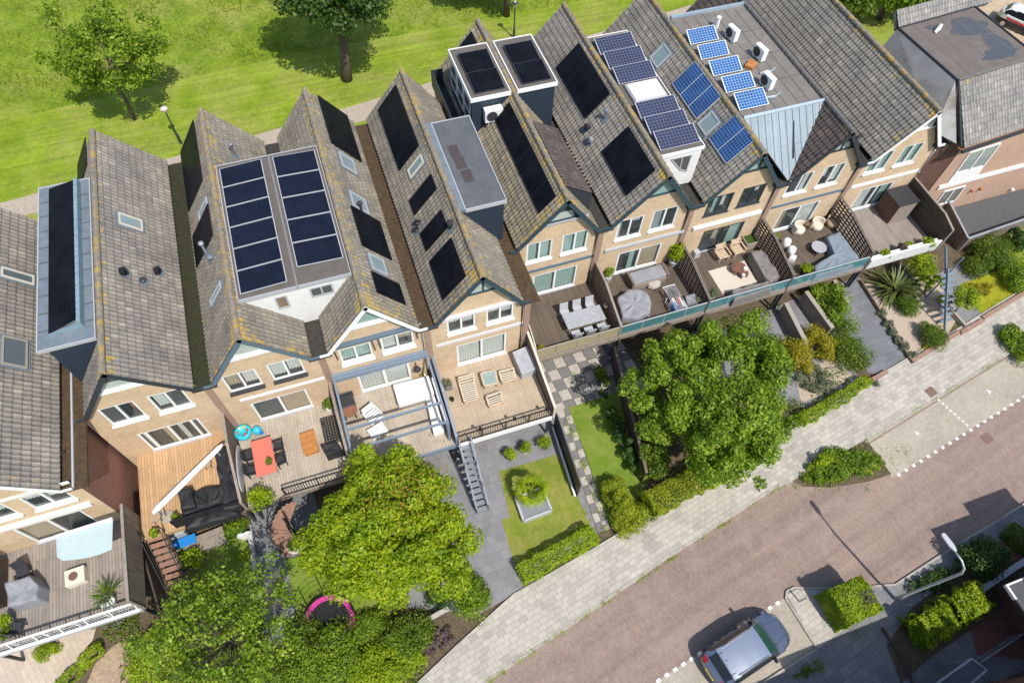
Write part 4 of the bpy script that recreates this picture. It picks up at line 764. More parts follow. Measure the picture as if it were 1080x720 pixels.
m = MB(); m.face([(35.2, 22.0, 8.0), rp(36.36, 21.0, 7.6), rp(36.36, 23.4, 10.36)]); m.face([(35.2, 22.0, 8.0), rp(36.36, 23.4, 10.36), rp(36.36, 28.6, 10.36), (35.0, 28.6, 8.2)]); m.face([(35.0, 28.6, 8.2), rp(36.36, 28.6, 10.36), rp(36.36, 28.62, 8.0)]); m.build('side_slope', 'grey_stucco', t)
m = MB(); a, b = rp(36.58, 23.35, 10.35), rp(36.58, 20.6, 7.55); vd = (b-a).normalized(); uu = (rp(49, 23.35, 0)-rp(36.58, 23.35, 0)).normalized(); tile_slope(m, a, uu, vd, uu.cross(vd) if uu.cross(vd).z > 0 else -uu.cross(vd), 12.4, (b-a).length)
a, b = rp(36.4, 29.35, 11.15), rp(36.4, 28.62, 10.42); vd = (b-a).normalized(); tile_slope(m, a, uu, vd, uu.cross(vd) if uu.cross(vd).z > 0 else -uu.cross(vd), 7.6, (b-a).length); m.ext([rp(36.4, 29.35, 11.1), rp(44, 29.35, 11.1), rp(44, 28.7, 10.3), rp(36.4, 28.7, 10.3)], (0, .05, -.2), 0); m.build('roof', 'tiles_7', t)
m = MB(); m.ext([rp(36.45, 23.3, 10.2), rp(42.6, 23.3, 10.2), rp(42.6, 28.55, 10.2), rp(36.45, 28.55, 10.2)], (0, 0, .2)); m.build('flat_roof', plain('felt_dark', (.15, .128, .112), .85, 0, .14, 1.2, .2), t)
def blob(cx, cy, rx, ry, z, n=22, k=.25, ph=0):
    return [rp(cx+rx*math.cos(i*2*math.pi/n)*(1+k*math.sin(3*i*2*math.pi/n+ph)), cy+ry*math.sin(i*2*math.pi/n)*(1+k*math.cos(2*i*2*math.pi/n+ph)), z) for i in range(n)]
m = MB(); 
for a in ((40.7, 27.2, 1.35, .75, 10.404), (41.3, 25.4, .75, 1.3, 10.405), (40.6, 24.4, 1.3, .42, 10.406), (38.6, 27.9, .6, .22, 10.404)): m.face(blob(*a, ph=a[0]))
m.build('rain_puddle', 'bitumen_pool', t)
m = MB()
for i in range(1, 6): a, b = rp(36.5+i*1.02, 23.35, 10.402), rp(36.5+i*1.02, 28.5, 10.402); m.bar(a, b, .07, .006)
m.bar(rp(36.5, 26.1, 10.4025), rp(42.5, 26.1, 10.4025), .07, .006); m.build('felt_seam', 'felt_seam', t)
e = MB(); 
for a, b in (((36.42, 23.3), (36.42, 28.6)), ((42.62, 23.3), (42.62, 28.6))): e.bar(rp(*a, 10.42), rp(*b, 10.42), .09, .12)
e.bar(rp(36.42, 28.6, 10.42), rp(42.62, 28.6, 10.42), .09, .12); e.bar(rp(36.42, 23.3, 10.45), rp(36.42, 20.7, 7.62), .1, .1); e.build('roof_edge', 'dark_trim', t); m = MB(); m.bar(rp(36.5, 23.32, 10.44), rp(49, 23.32, 10.44), .16, .1); m.build('ridge_cap', 'ridge_dark', t)
m = MB(); m.bar(rp(36.4, 20.45, 7.42), rp(50, 20.45, 7.42), .18, .16); m.build('gutter', 'dark_trim', t); m = MB(); m.bar(rp(36.5, 20.7, 7.38), rp(50, 20.7, 7.38), .38, .05); m.build('soffit', 'orange_wood', t)
p = at(989, 32, 10.5); m = MB(); m.tube([(p.x-.25, p.y-.1, 10.45), (p.x, p.y, 10.62), (p.x+.45, p.y+.3, 10.55)], [.09, .13, .1], 8); m.build('flue_pipe', 'white', t)
fp = lambda px, py: aty(px, py, FY-.02)
def rwin(px, n, gl, nm='window'):
    q = [fp(*p) for p in px]; m = MB()
    for i in range(n+1): f = i/n; m.bar(q[0].lerp(q[1], f), q[3].lerp(q[2], f), .1, .1, up=(0, 1, 0))
    m.bar(q[0], q[1], .1, .1); m.bar(q[3], q[2], .1, .1); m.face([q[3], q[2], q[1], q[0]], 1); m.build(nm, ['white', gl], t)
rwin([(1023, 161), (1055, 151), (1037, 175), (1007, 183)], 2, 'skylight_glass'); m = MB(); q = [fp(*p) for p in ((1006, 184), (1037, 176), (1031, 185), (998, 194))]; m.ext(q, (0, -.03, 0)); m.build('panel', 'white', t)
a, b = fp(989, 198), fp(1083, 173); m = MB(); m.bar(a, b+(b-a)*.3, .16, .34); m.build('facade_band', 'white', t); rwin([(996, 202), (1018, 196), (1006, 212), (985, 217)], 2, 'grey_glass', 'garden_door')
m = MB(); m.ext([(39.5, 18.0, .02), (52, 18.6, .02), (52, FY-.03, .02), (40.4, FY-.03, .02)], (0, 0, .3)); m.build('terrace_floor', 'bitumen_dark', t)
m = MB(); m.bar((39.35, 17.88, .66), (52, 18.5, .66), .1, 1.3); m.bar((39.35, 17.93, .66), (40.2, FY-.05, .66), .1, 1.3); m.build('terrace_parapet', 'boards_grey', t)
m = MB(); m.bar((39.3, 17.86, 1.34), (52, 18.48, 1.34), .14, .06); m.bar((39.35, 17.93, 1.34), (40.2, FY-.05, 1.34), .14, .06); m.build('coping', 'galv', t)
for px in ((1025, 200), (1034, 198)): p = fp(*px); m = MB(); m.tube([p, p+V((0, -.1, 0)), p+V((0, -.12, -.14))], .09, 8); m.build('wall_lamp', 'terracotta', t)
p = fp(1067, 199); m = MB(); m.lathe(p+V((0, -.1, -.1)), [(.05, 0), (.13, .06), (.13, .14), (.05, .2)], 12); m.build('globe_lamp', 'white', t)
# conservatory roof, far corner
t = thing('glass_conservatory', 'small conservatory with sloping grey glass roof behind the brick end house', 'conservatory', (39, 36, 0)); m = MB()
q = [at(905, 16, 4.2), at(931, 12, 4.2), at(942, 22, 3.4), at(925, 30, 3.2), at(912, 27, 3.4)]; m.b2(35.6, 40.5, 33.2, 36.5, 0, 3.2); m.build('wall', 'brown_brick', t)
m = MB(); 
for y0, z0, y1, z1 in ((33.1, 3.2, 34.9, 4.3), (34.9, 4.3, 36.6, 3.2)): m.face([(35.5, y0, z0), (40.6, y0, z0), (40.6, y1, z1), (35.5, y1, z1)])
r_ = m.build('roof', 'grey_glass', t); m = MB()
for x in (35.5, 37.2, 38.9, 40.6): m.bar((x, 33.1, 3.22), (x, 34.9, 4.32), .08, .06); m.bar((x, 34.9, 4.32), (x, 36.6, 3.22), .08, .06)
m.bar((35.5, 34.9, 4.34), (40.6, 34.9, 4.34), .1, .08); m.bar((35.5, 33.1, 3.22), (40.6, 33.1, 3.22), .1, .08); m.build('frame', 'light_grey', r_)
# ---------------------------------------------------------------- neighbour across the street, bottom right
t = thing('brick_house', 'shaded rust brick house in the lower right corner with a white porch roof', 'house', (30, -5, 0))
m = MB(); m.b2(26.6, 29.35, -11, -1.26, 0, 5.4); m.b2(29.35, 32.1, -11, -1.2, 0, 6.2); m.b2(32.1, 45, -11, -2.2, 0, 5.4); m.build('wall', 'rust_brick', t)
m = MB(); m.b2(26.58, 29.4, -11, -1.2, 5.4, 5.56); m.b2(29.3, 32.2, -11, -1.1, 6.2, 6.38); m.b2(32.2, 45, -11, -2.1, 5.4, 5.56); m.build('roof', 'bitumen_dark', t)
m = MB(); m.b2(25.25, 27.5, -4.2, -1.25, 2.9, 3.06); m.build('porch_roof', 'bitumen_dark', t); m = MB(); m.b2(25.2, 25.3, -1.9, -1.2, 2.9, 3.1); m.b2(25.3, 27.5, -1.28, -1.2, 2.94, 3.08); m.build('gutter', 'white', t)
t = thing('brick_house', 'house just below the bottom edge whose roof shades the front pavement', 'house', (17, -9, 0))
m = MB(); m.b2(10.0, 15.6, -14, -5.25, 0, 6.0); m.b2(15.6, 23.4, -14, -4.7, 0, 6.0); m.b2(23.4, 26.6, -14, -4.9, 0, 6.0); m.build('wall', 'rust_brick', t); m = MB(); m.b2(9.8, 15.6, -14, -5.1, 6.0, 6.2); m.b2(15.6, 23.5, -14, -4.55, 6.0, 6.2); m.build('roof', 'bitumen_dark', t)
# ---------------------------------------------------------------- plants
def crown_clumps(c, R, n, r, flat=.0, low=-.55):
    """clump centres spread through an ellipsoid, denser towards its skin, uneven outline"""
    out = []; ph = rng.random(6)*6.28
    while len(out) < n:
        d = rng.normal(size=3); d /= np.linalg.norm(d)
        if d[2] < low: continue
        az = math.atan2(d[1], d[0]); k = .84+.13*math.sin(3*az+ph[0])+.10*math.sin(5*az+ph[1]+2*d[2])+.08*math.sin(9*az+ph[2])+(.07 if rng.random() < .06 else 0)
        f = (.35+.65*rng.random()**.45)*k; out.append(np.array(c)+d*np.array(R)*f)
    return out, [r*(.65+.7*rng.random()) for _ in range(n)]
def plant_tree(name, label, base, c, R, n, r, per, leaf, mat, trunk=.22, group=None, cat='tree', limbs=7, crown='crown', twigs=0, loose=.35, low=-.55):
    base = V(base); t = thing(name, label, cat, base, group); C = V(c)
    cc, rr = crown_clumps(c, R, n, r, low=low); P, Nn = clump_points(cc, rr, [int(per*(q/r)**1.6)+8 for q in rr], fill=loose)
    npmesh(crown, leaves(P, Nn, leaf*(.6+.8*rng.random(len(P)))), 4, mat, t)
    m = MB(); top = C+V((0, 0, R[2]*.35)); mid = base.lerp(C, .55)+V((random.uniform(-.15, .15), random.uniform(-.15, .15), 0))
    m.tube([base, base.lerp(mid, .5)+V((.05, .03, 0)), mid, top], [trunk*1.25, trunk, trunk*.8, trunk*.15], 9); m.build('trunk', 'bark', t, smooth=True)
    m = MB()
    for i in range(limbs+twigs):
        e = V(cc[random.randrange(n)]); s_ = base.lerp(C, random.uniform(.5, .9)); q = s_.lerp(e, .5)+V((random.uniform(-.2, .2), random.uniform(-.2, .2), -.15)); w_ = trunk*(.45 if i < limbs else .16)
        m.tube([s_, q, e], [w_, w_*.6, w_*.15], 6)
        if i >= limbs:
            for k in range(3): f = e+V((random.uniform(-.6, .6), random.uniform(-.6, .6), random.uniform(-.1, .5))); m.tube([q.lerp(e, .4+.2*k), f], [w_*.4, w_*.1], 4)
    m.build('branch', 'bark', t); return t
def shrub(label, px, zb, rpx, h, mat, leaf=.13, n=26, per=60, name='shrub', cat='shrub', group=None, R=None, loose=.4, cr=None, top=1.0):
    """px: centre of the plant as seen; rpx: half width and half depth in pixels"""
    zc = zb+h*.5; c = at(px[0], px[1], zc); rx = (at(px[0]+rpx[0], px[1], zc)-c).length; ry = (at(px[0], px[1]+rpx[1], zc)-c).length
    base = V((c.x, c.y, zb)); t = thing(name, label, cat, base, group); r = cr or min(rx, ry, h)*.42
    cc, rr = crown_clumps((c.x, c.y, zb+h*.45), (max(.05, rx-r*.5), max(.05, ry-r*.5), max(.05, h*.5-r*.3)), n, r, low=-.8)
    leaf *= .78; P, Nn = clump_points(cc, rr, [int(per*1.6)]*n, fill=loose); P[:, 2] = np.maximum(P[:, 2], zb+.02)
    npmesh('foliage', leaves(P, Nn, leaf*(.6+.8*rng.random(len(P)))), 4, mat, t)
    m = MB()
    for i in range(4): e = V(cc[random.randrange(n)]); m.tube([base+V((random.uniform(-.08, .08), random.uniform(-.08, .08), 0)), base.lerp(e, .6), e], [.04, .03, .012], 6)
    m.build('stem', 'bark', t); return t
def hedge(label, pts, zb, wd, h, mat, leaf=.1, dens=420, name='hedge', group=None, lump=.14, seg=.32, world=None):
    """clipped hedge along a line of pixels (feet at zb)"""
    leaf *= .8; dens *= 1.5
    Q = [V((q.x, q.y, zb)) for q in (world or [at(a, b, zb+h*.5) for a, b in pts])]; t = thing(name, label, 'hedge', Q[0], group); P = []; Nn = []
    for a, b in zip(Q, Q[1:]):
        L = (b-a).length; d = (b-a).normalized(); s_ = V((-d.y, d.x, 0)); n = int(L*dens*(wd+2*h))
        u = rng.random(n)*L; side = rng.random(n); x = np.where(side < wd/(wd+2*h), rng.random(n)*wd-wd/2, np.where(rng.random(n) < .5, -wd/2, wd/2)); z = np.where(side < wd/(wd+2*h), h, rng.random(n)*h)
        lum = lump*(np.sin(u*3.1+x*4)+np.sin(u*7.3+z*5+1)+np.sin(u*1.3+2))*.4
        dep = rng.random(n)**1.6*.28
        nx = np.where(z >= h-1e-6, 0, np.sign(x)); nz = np.where(z >= h-1e-6, 1, .35)
        x2 = x*(1-dep*.6)+nx*lum; z2 = np.clip(z*(1-dep*.5)+nz*lum, .03, None)
        k = np.clip((np.abs(x2)/(wd/2))**4*.12, 0, .3); z2 = z2*(1-k*(z2 > h*.8))
        P.append(np.stack([a.x+d.x*u+s_.x*x2, a.y+d.y*u+s_.y*x2, zb+z2], 1)); Nn.append(np.stack([s_.x*nx, s_.y*nx, nz], 1)+rng.normal(size=(n, 3))*.55)
    for e, dd in ((Q[0], Q[0]-Q[1]), (Q[-1], Q[-1]-Q[-2])):
        dd = dd.normalized(); s_ = V((-dd.y, dd.x, 0)); n = int(dens*wd*h*1.2); x = rng.random(n)*wd-wd/2; z = rng.random(n)**.8*h*.95; o_ = lump*np.sin(x*5+z*4)*.6-rng.random(n)**1.5*.25
        P.append(np.stack([e.x+s_.x*x+dd.x*o_, e.y+s_.y*x+dd.y*o_, zb+z+.03], 1)); Nn.append(np.tile(np.array([dd.x, dd.y, .4]), (n, 1))+rng.normal(size=(n, 3))*.55)
    P = np.concatenate(P); Nn = np.concatenate(Nn); npmesh('foliage', leaves(P, Nn, leaf*(.6+.8*rng.random(len(P)))), 4, mat, t)
    return t
def top3(px, base):
    """height at which the pixel stands straight above base"""
    d = ray(*px); k = (base.x*d.x+base.y*d.y)/(d.x*d.x+d.y*d.y); return CAMZ+d.z*k
def tree_at(name, label, cpx, zc, rpx, rz, n, r, per, leaf, mat, **k):
    c = at(cpx[0], cpx[1], zc); rx = (at(cpx[0]+rpx[0], cpx[1], zc)-c).length; ry = (at(cpx[0], cpx[1]+rpx[1], zc)-c).length
    return plant_tree(name, label, (c.x, c.y, 0), c, (rx, ry, rz), n, r, per, leaf, mat, **k)
TG = 'garden trees and big shrubs along the pavement'
tree_at('maple_tree', 'broad lime green maple with dense crown overhanging the terrace with the pergola', (412, 553), 4.2, (88, 96), 2.6, 230, .6, 300, .165, 'leaf_lime', trunk=.2, limbs=9, loose=.5)
mp_ = [o for o in COL.objects if o.name == 'maple_tree'][0]; c = at(432, 528, 5.0); k = 230; P = np.stack([c.x+rng.normal(size=k)*.95, c.y+rng.normal(size=k)*.9, np.full(k, 0.)], 1); m0 = at(412, 556, 4.2)
P[:, 2] = 4.35+2.5*np.sqrt(np.clip(1-((P[:, 0]-m0.x)/3.6)**2-((P[:, 1]-m0.y)/3.6)**2, .05, 1))+rng.normal(size=k)*.12; foliage('leaf_rust', [(.20, .15, .02), (.32, .20, .03), (.42, .27, .05)], .3); npmesh('turning_leaves', leaves(P, rng.normal(size=P.shape)*.5+np.array([0, 0, .8]), .15), 4, 'leaf_rust', mp_)
tree_at('garden_tree', 'large bushy green tree with fresh leaves standing between the teal balcony rail and the pavement', (753, 417), 4.2, (95, 94), 2.9, 240, .56, 270, .175, 'leaf_fresh', trunk=.2, limbs=9, loose=.5)
tree_at('garden_tree', 'loose dark green tree with bare twigs showing, over the turf lawn at the lower left', (236, 668), 4.2, (90, 92), 2.4, 150, .5, 75, .15, 'leaf_fresh', trunk=.15, limbs=9, twigs=150, loose=.9)
b = at(142, 126); zz = top3((108, 45), b)
plant_tree('meadow_tree', 'leafy tree at the upper left beside the pink-topped lamp, bright green against the meadow', (b.x, b.y, 0), (b.x+.5, b.y, zz-.7), (4.2, 3.4, 3.6), 85, .7, 170, .22, 'leaf_fresh', trunk=.13, limbs=9, twigs=25, loose=.75)
b = at(366, 84); zz = top3((352, 0), b)
plant_tree('meadow_tree', 'dark round tree with a thick pale trunk standing on the mown lawn', (b.x, b.y, 0), (b.x+.6, b.y+.6, zz+1.1), (4.6, 4.4, 2.8), 140, .95, 230, .27, 'leaf_dark', trunk=.36, limbs=9)
plant_tree('meadow_tree', 'dark tree behind the far lamp post, cut by the top edge of the picture', (18.2, 51.5, 0), (18.2, 51.5, 7.0), (4.0, 3.6, 3.0), 90, .9, 130, .32, 'leaf_dark', trunk=.25)
for x, y, z, lab in ((45.0, 42.3, 3.2, 'dark green tree beyond the glass conservatory, left one of the row'), (49.5, 41.8, 3.3, 'green tree beyond the glass conservatory, middle of the row'), (53.2, 41.2, 2.6, 'rounded green tree beyond the flat roof, right one of the row')):
    plant_tree('meadow_tree', lab, (x, y, 0), (x, y, z), (2.8, 2.4, 2.4), 60, .8, 150, .28, 'leaf_mid' if x != 49.5 else 'leaf_fresh', group='trees beyond the conservatory', trunk=.25)
# hedges
hedge('clipped lime green hedge along the front of the square lawn with the palm', [(549, 606), (626, 563)], .0, .95, .95, 'leaf_hedge', .11)
hedge('golden green conifer hedge below the large bushy tree', [(683, 534), (735, 506), (789, 478)], .0, 1.3, 1.5, 'leaf_conifer', .11)
hedge('low bright green hedge beside the gravel bed, next to the pavement', [(845, 443), (880, 424), (914, 401)], 0, .7, .75, 'leaf_hedge', .1)
hedge('low clipped hedge at the far right edge in the shade beyond the street lamp', [(1062, 558), (1090, 580)], .1, .9, .8, 'leaf_mid', .1)
t_ = hedge('square clipped lime hedge block beside the parked car, bare twigs on top', None, .1, 1.75, 1.8, 'leaf_hedge', .11, dens=900, lump=.07, name='hedge', world=[V((17.75, .45, 0)), V((19.75, .55, 0))])
m = MB(); c = V((19.3, .4, 1.7))
for i in range(60): p = V((c.x+random.uniform(-.4, .3), c.y+random.uniform(-.3, .3), 1.7)); m.tube([p, p+V((random.uniform(-.2, .2), random.uniform(-.2, .2), random.uniform(.3, .5)))], [.02, .012], 4)
tb = m.build('bare_twig', plain('twig_grey', (.2, .17, .15), .9), t_)
hedge('long yellow-green hedge leaning over the dark garden at the foot of the street lamp', [(968, 668), (1000, 648), (1030, 628)], .1, 1.3, 1.6, 'leaf_lime', .17, dens=420, lump=.3)
hedge('narrow strip of low green hedge along the cream path at the lower left', [(62, 726), (86, 700), (106, 680)], 0, .5, .5, 'leaf_hedge', .1)
# shrubs
S = shrub
S('dome of clipped green box beside the cream path', (47, 686), 0, (18, 12), .6, 'leaf_hedge', .09, 22, 80); S('blue-grey ground plant under the white balcony rail', (116, 656), 0, (22, 9), .45, 'leaf_grey', .1, 14, 60); S('bright green shrub at the corner below the white balcony rail', (162, 692), 0, (30, 34), 1.3, 'leaf_hedge', .13, 44, 110)
S('compact round dark green shrub beside the grey garden path', (497, 630), 0, (24, 28), 1.6, 'leaf_fresh', .12, 44, 110); S('small dark bush under the maple beside the round shrub', (462, 632), 0, (16, 16), .9, 'leaf_dark', .12, 20, 60); S('green shrub behind the weathered beam seat at the pavement edge', (430, 668), 0, (38, 26), 1.4, 'leaf_mid', .14, 50, 110)
S('pile of maroon-grey ground plants on the pavement side of the beam seat', (456, 676), 0, (30, 14), .35, 'leaf_maroon', .09, 44, 80); S('low green shrub at the pavement edge below the maroon plants', (430, 698), 0, (22, 18), .8, 'leaf_hedge', .12, 34, 90); S('yellow-green shrub at the bottom edge, left of the pavement', (400, 702), 0, (44, 30), 1.4, 'leaf_lime', .14, 64, 120); S('green shrub at the bottom edge between the yellow-green shrub and the loose dark tree', (344, 692), 0, (46, 40), 1.8, 'leaf_fresh', .14, 64, 120); S('dark green shrub at the bottom edge under the loose twiggy tree', (290, 712), 0, (40, 26), 1.3, 'leaf_mid', .14, 50, 110); S('shrub with small pale leaves filling the corner left of the maple trunk', (392, 662), 0, (26, 20), 1.0, 'leaf_fresh', .12, 36, 90)
S('dark leafy shrub beside the trampoline', (318, 668), 0, (20, 26), 1.4, 'leaf_mid', .14, 26, 90); S('tall golden-green conifer shrub, left of a pair at the pavement corner', (652, 522), 0, (15, 28), 1.9, 'leaf_conifer', .12, 44, 130); S('spreading golden-green conifer shrub, right of a pair at the pavement corner', (664, 545), 0, (25, 18), 1.3, 'leaf_conifer', .12, 44, 130)
S('grey-green wispy shrub between the conifer pair and the golden hedge', (688, 534), 0, (10, 14), .8, 'leaf_grey', .1, 14, 70); S('blue-green round shrub at the lower left of the large bushy tree', (690, 486), 0, (20, 22), 2.2, 'leaf_mid', .17, 30, 90); S('leafy shrub hanging over the dark timber fence beside the lawn strip', (655, 458), 0, (9, 52), 1.4, 'leaf_dark', .15, 34, 80); S('slim green shrub on the checkered terrace edge', (636, 398), 0, (8, 20), 1.1, 'leaf_mid', .13, 16, 60)
YG = 'yellow shrubs between the garden walls'
S('golden yellow shrub at the end of the first low wall', (842, 374), 0, (16, 24), 1.7, 'leaf_yellow', .13, 34, 90, group=YG); S('golden yellow shrub at the end of the second low wall', (866, 362), 0, (15, 22), 1.6, 'leaf_yellow', .13, 34, 90, group=YG)
S('tall fresh green climber rising to the teal rail', (878, 322), 0, (20, 34), 2.2, 'leaf_fresh', .15, 44, 100); S('green bush between the tall climber and the low hedge', (896, 370), 0, (20, 28), 1.3, 'leaf_mid', .13, 40, 100); S('grey lavender mass in the gravel beside the low hedge', (862, 400), 0, (22, 20), .6, 'leaf_grey', .1, 30, 80); S('dark green shrub beside the yellow shrubs under the large tree', (814, 366), 0, (18, 26), 1.4, 'leaf_mid', .14, 26, 80)
S('compact round green bush on the gravel bed beside the pavement', (985, 353), 0, (15, 15), 1.1, 'leaf_mid', .1, 40, 110); S('tiny bright yellow flowering plant on the gravel bed', (978, 366), 0, (5, 4), .25, 'leaf_yellow', .08, 8, 40)
for i, (x, y) in enumerate(((931, 330), (937, 341), (942, 350), (947, 358), (955, 366), (962, 374))): S('grey lavender tuft beside the timber edging, %s' % ['farthest from the pavement', 'second', 'third', 'fourth', 'fifth', 'nearest the pavement'][i] + ' of six', (x, y), 0, (6.5, 4.5), .4, 'leaf_grey', .09, 12, 60, group='lavender tufts in a row')
S('large rounded green bush, upper of two beside the dark extension', (1048, 263), 0, (22, 20), 1.7, 'leaf_mid', .12, 50, 110); S('wide green bush in front of the dark extension, lower left of two', (1032, 280), 0, (18, 12), 1.1, 'leaf_mid', .12, 34, 100); S('round light green bush at the right edge beside the pavement garden', (1072, 288), 0, (18, 20), 1.5, 'leaf_fresh', .12, 44, 110); S('dark bush at the right edge under the dark extension', (1078, 252), 0, (10, 14), 1.4, 'leaf_dark', .13, 24, 80)
S('low yellow-green ground cover shrub in the right hand garden', (1034, 306), 0, (18, 10), .4, 'leaf_yellow', .1, 24, 80); tree_at('garden_tree', 'small round-headed tree on a thin stem beside the corner garden path', (1021, 317), 1.7, (15, 12), .6, 26, .32, 90, .13, 'leaf_lime', trunk=.05, limbs=5)
S('dark mounded shrub on the gravel behind the compact round bush', (958, 322), 0, (14, 12), .8, 'leaf_mid', .11, 24, 80)
IG = 'island planting'
S('dense green ground cover filling the triangular planting bed', (882, 490), .1, (44, 20), .5, 'leaf_fresh', .15, 110, 70, cr=.30, loose=.8); S('fresh green shrub at the parking bay end of the planting bed', (916, 489), .1, (20, 14), .6, 'leaf_fresh', .13, 30, 90); S('yellow-green patch of shrub at the pavement side of the planting bed', (868, 484), .1, (12, 8), .9, 'leaf_lime', .13, 18, 80); S('leafy green shrub at the right edge beside the pavement and parking bay', (1076, 362), .1, (20, 20), .9, 'leaf_fresh', .14, 40, 100)
S('large dark round bush in the shade behind the street lamp', (1040, 588), .1, (30, 24), 2.0, 'leaf_dark', .15, 50, 110); S('low dark planting in the shade along the street kerb', (985, 612), .1, (34, 12), .5, 'leaf_dark', .12, 34, 70); S('sparse wild plant growing in the shaded paving below the parked car', (856, 706), .1, (24, 12), .4, 'leaf_fresh', .09, 16, 30, loose=.9)
S('leafy green plant beside the white heart ornament on the turf lawn', (247, 557), 0, (14, 12), .9, 'leaf_fresh', .15, 22, 70); S('small yellow-green grass tuft on the white gravel strip', (258, 584), 0, (8, 8), .5, 'leaf_lime', .1, 10, 50); S('small green plant lower on the white gravel strip', (268, 606), 0, (6, 6), .4, 'leaf_hedge', .1, 8, 50)
S('grey-green planting in the bed behind the second low wall', (800, 392), 0, (22, 20), 1.0, 'leaf_dark', .13, 26, 70); S('pale plant with white flowers at the pavement end of the grey paved garden', (923, 403), 0, (6, 6), .4, 'leaf_grey', .09, 8, 50)
# sword-leaved plants
def blades(name, label, c, zb, n, L, w_, mats, cat='plant', droop=.5, up=.8, parent=None):
    c = V(c); P = []
    for i in range(n):
        a = random.random()*6.28; l = L*random.uniform(.6, 1.1); el = random.uniform(.35, 1.35)*up; d = V((math.cos(a), math.sin(a), 0)); s_ = V((-d.y, d.x, 0))*w_/2; b = c+d*random.uniform(0, .08)
        pts = []
        for k in range(5): f = k/4; pts.append(b+d*(l*f*math.cos(el))+V((0, 0, l*f*math.sin(el)-droop*l*f*f*.6)))
        ws = [.7, 1, .9, .6, .05]
        for k in range(4): P += [pts[k]-s_*ws[k], pts[k]+s_*ws[k], pts[k+1]+s_*ws[k+1], pts[k+1]-s_*ws[k+1]]
    if parent is not None: return npmesh(name, [tuple(p) for p in P], 4, mats, parent)
    t = thing(name, label, cat, c); npmesh('foliage', [tuple(p) for p in P], 4, mats, t); m = MB(); m.tube([c, c+V((0, 0, .2))], [.12, .06], 8); m.build('stem', 'bark', t); return t
p = at(948, 300, .6); blades('flax_plant', 'big spiky flax with long striped sword leaves on the gravel bed', (p.x, p.y, .0), 0, 170, 2.3, .15, plain('flax', (.10, .125, .03), .45, 0, .5, 2.5, 0, .5).name)
# fringe of weeds along the kerbs and paving edges (uncountable)
P = []
def weeds(a, b, n, wd, z, s_):
    a, b = at(*a, z), at(*b, z); d = (b-a); q = V((-d.y, d.x, 0)).normalized(); k = 0
    while k < n:
        u = random.random(); 
        if math.sin(u*23+a.x)+math.sin(u*51+a.y) < random.uniform(-.6, 1.4): k += .34; continue
        p = a+d*u+q*random.gauss(0, wd); k += 1; P.append((p.x, p.y, z+.03))
for a, b, n, wd in (((470, 750), (595, 664), 260, .06), ((595, 664), (833, 507), 420, .06), ((836, 512), (925, 512), 160, .22), ((913, 466), (1057, 377), 260, .07), ((545, 620), (640, 568), 240, .07), ((915, 404), (1080, 300), 160, .06), ((690, 534), (790, 482), 160, .1), ((836, 507), (860, 480), 80, .15), ((930, 480), (960, 478), 70, .4), ((594, 430), (640, 562), 300, .1), ((626, 560), (590, 480), 160, .1)): weeds(a, b, n, wd, .09 if n > 250 else .05, .1)
for i in range(420):
    u, v_ = random.random(), random.random(); p = at(580, 392)+(at(640, 374)-at(580, 392))*u+(at(598, 428)-at(580, 392))*v_
    if (math.sin(p.x*4.2)+math.sin(p.y*4.6)) > .5: P.append((p.x, p.y, .03))
P = np.array(P); k = 5; P = np.repeat(P, k, 0)+rng.normal(size=(len(P)*k, 3))*np.array([.05, .05, .012]); Nn = rng.normal(size=P.shape)*.5+np.array([0, 0, .8])
o = npmesh('weeds', leaves(P, Nn, .045*(.5+rng.random(len(P)))), 4, 'leaf_hedge', None, (0, 0, 0)); tag(o, 'tiny weeds growing along the kerb and in the paving joints', 'weeds', kind='stuff')
# low ground cover on the open soil of the beds (uncountable)
P = []
for q, n in (([(128, 690), (300, 650), (330, 625), (400, 640), (470, 655), (440, 725), (128, 740)], 9000), ([(640, 560), (690, 526), (668, 470), (650, 395), (700, 380), (800, 440), (800, 474), (700, 536)], 9000), ([(800, 440), (846, 446), (900, 404), (872, 380), (830, 380), (790, 400)], 3500), ([(112, 655), (146, 642), (150, 690), (100, 700)], 1200), ([(650, 372), (870, 300), (876, 306), (690, 390)], 3500), ([(1010, 270), (1090, 250), (1090, 290), (1040, 290)], 1500), ([(836, 506), (914, 464), (940, 500), (877, 513)], 1500)):
    Q = poly(q); xs = [p.x for p in Q]; ys = [p.y for p in Q]; k = 0
    while k < n:
        x, y = random.uniform(min(xs), max(xs)), random.uniform(min(ys), max(ys)); c_ = False
        for i in range(len(Q)):
            a, b = Q[i], Q[i-1]
            if (a.y > y) != (b.y > y) and x < (b.x-a.x)*(y-a.y)/(b.y-a.y)+a.x: c_ = not c_
        k += 1
        if c_ and math.sin(x*2.1)+math.sin(y*2.7+x)+random.gauss(0, .5) > -.5: P.append((x, y, random.uniform(.02, .16)))
P = np.array(P); o = npmesh('ground_cover', leaves(P, rng.normal(size=P.shape)*.6+np.array([0, 0, 1]), .12*(.5+rng.random(len(P)))), 4, 'leaf_mid', None); tag(o, 'low leafy ground cover on the soil of the garden beds', 'ground cover', kind='stuff')
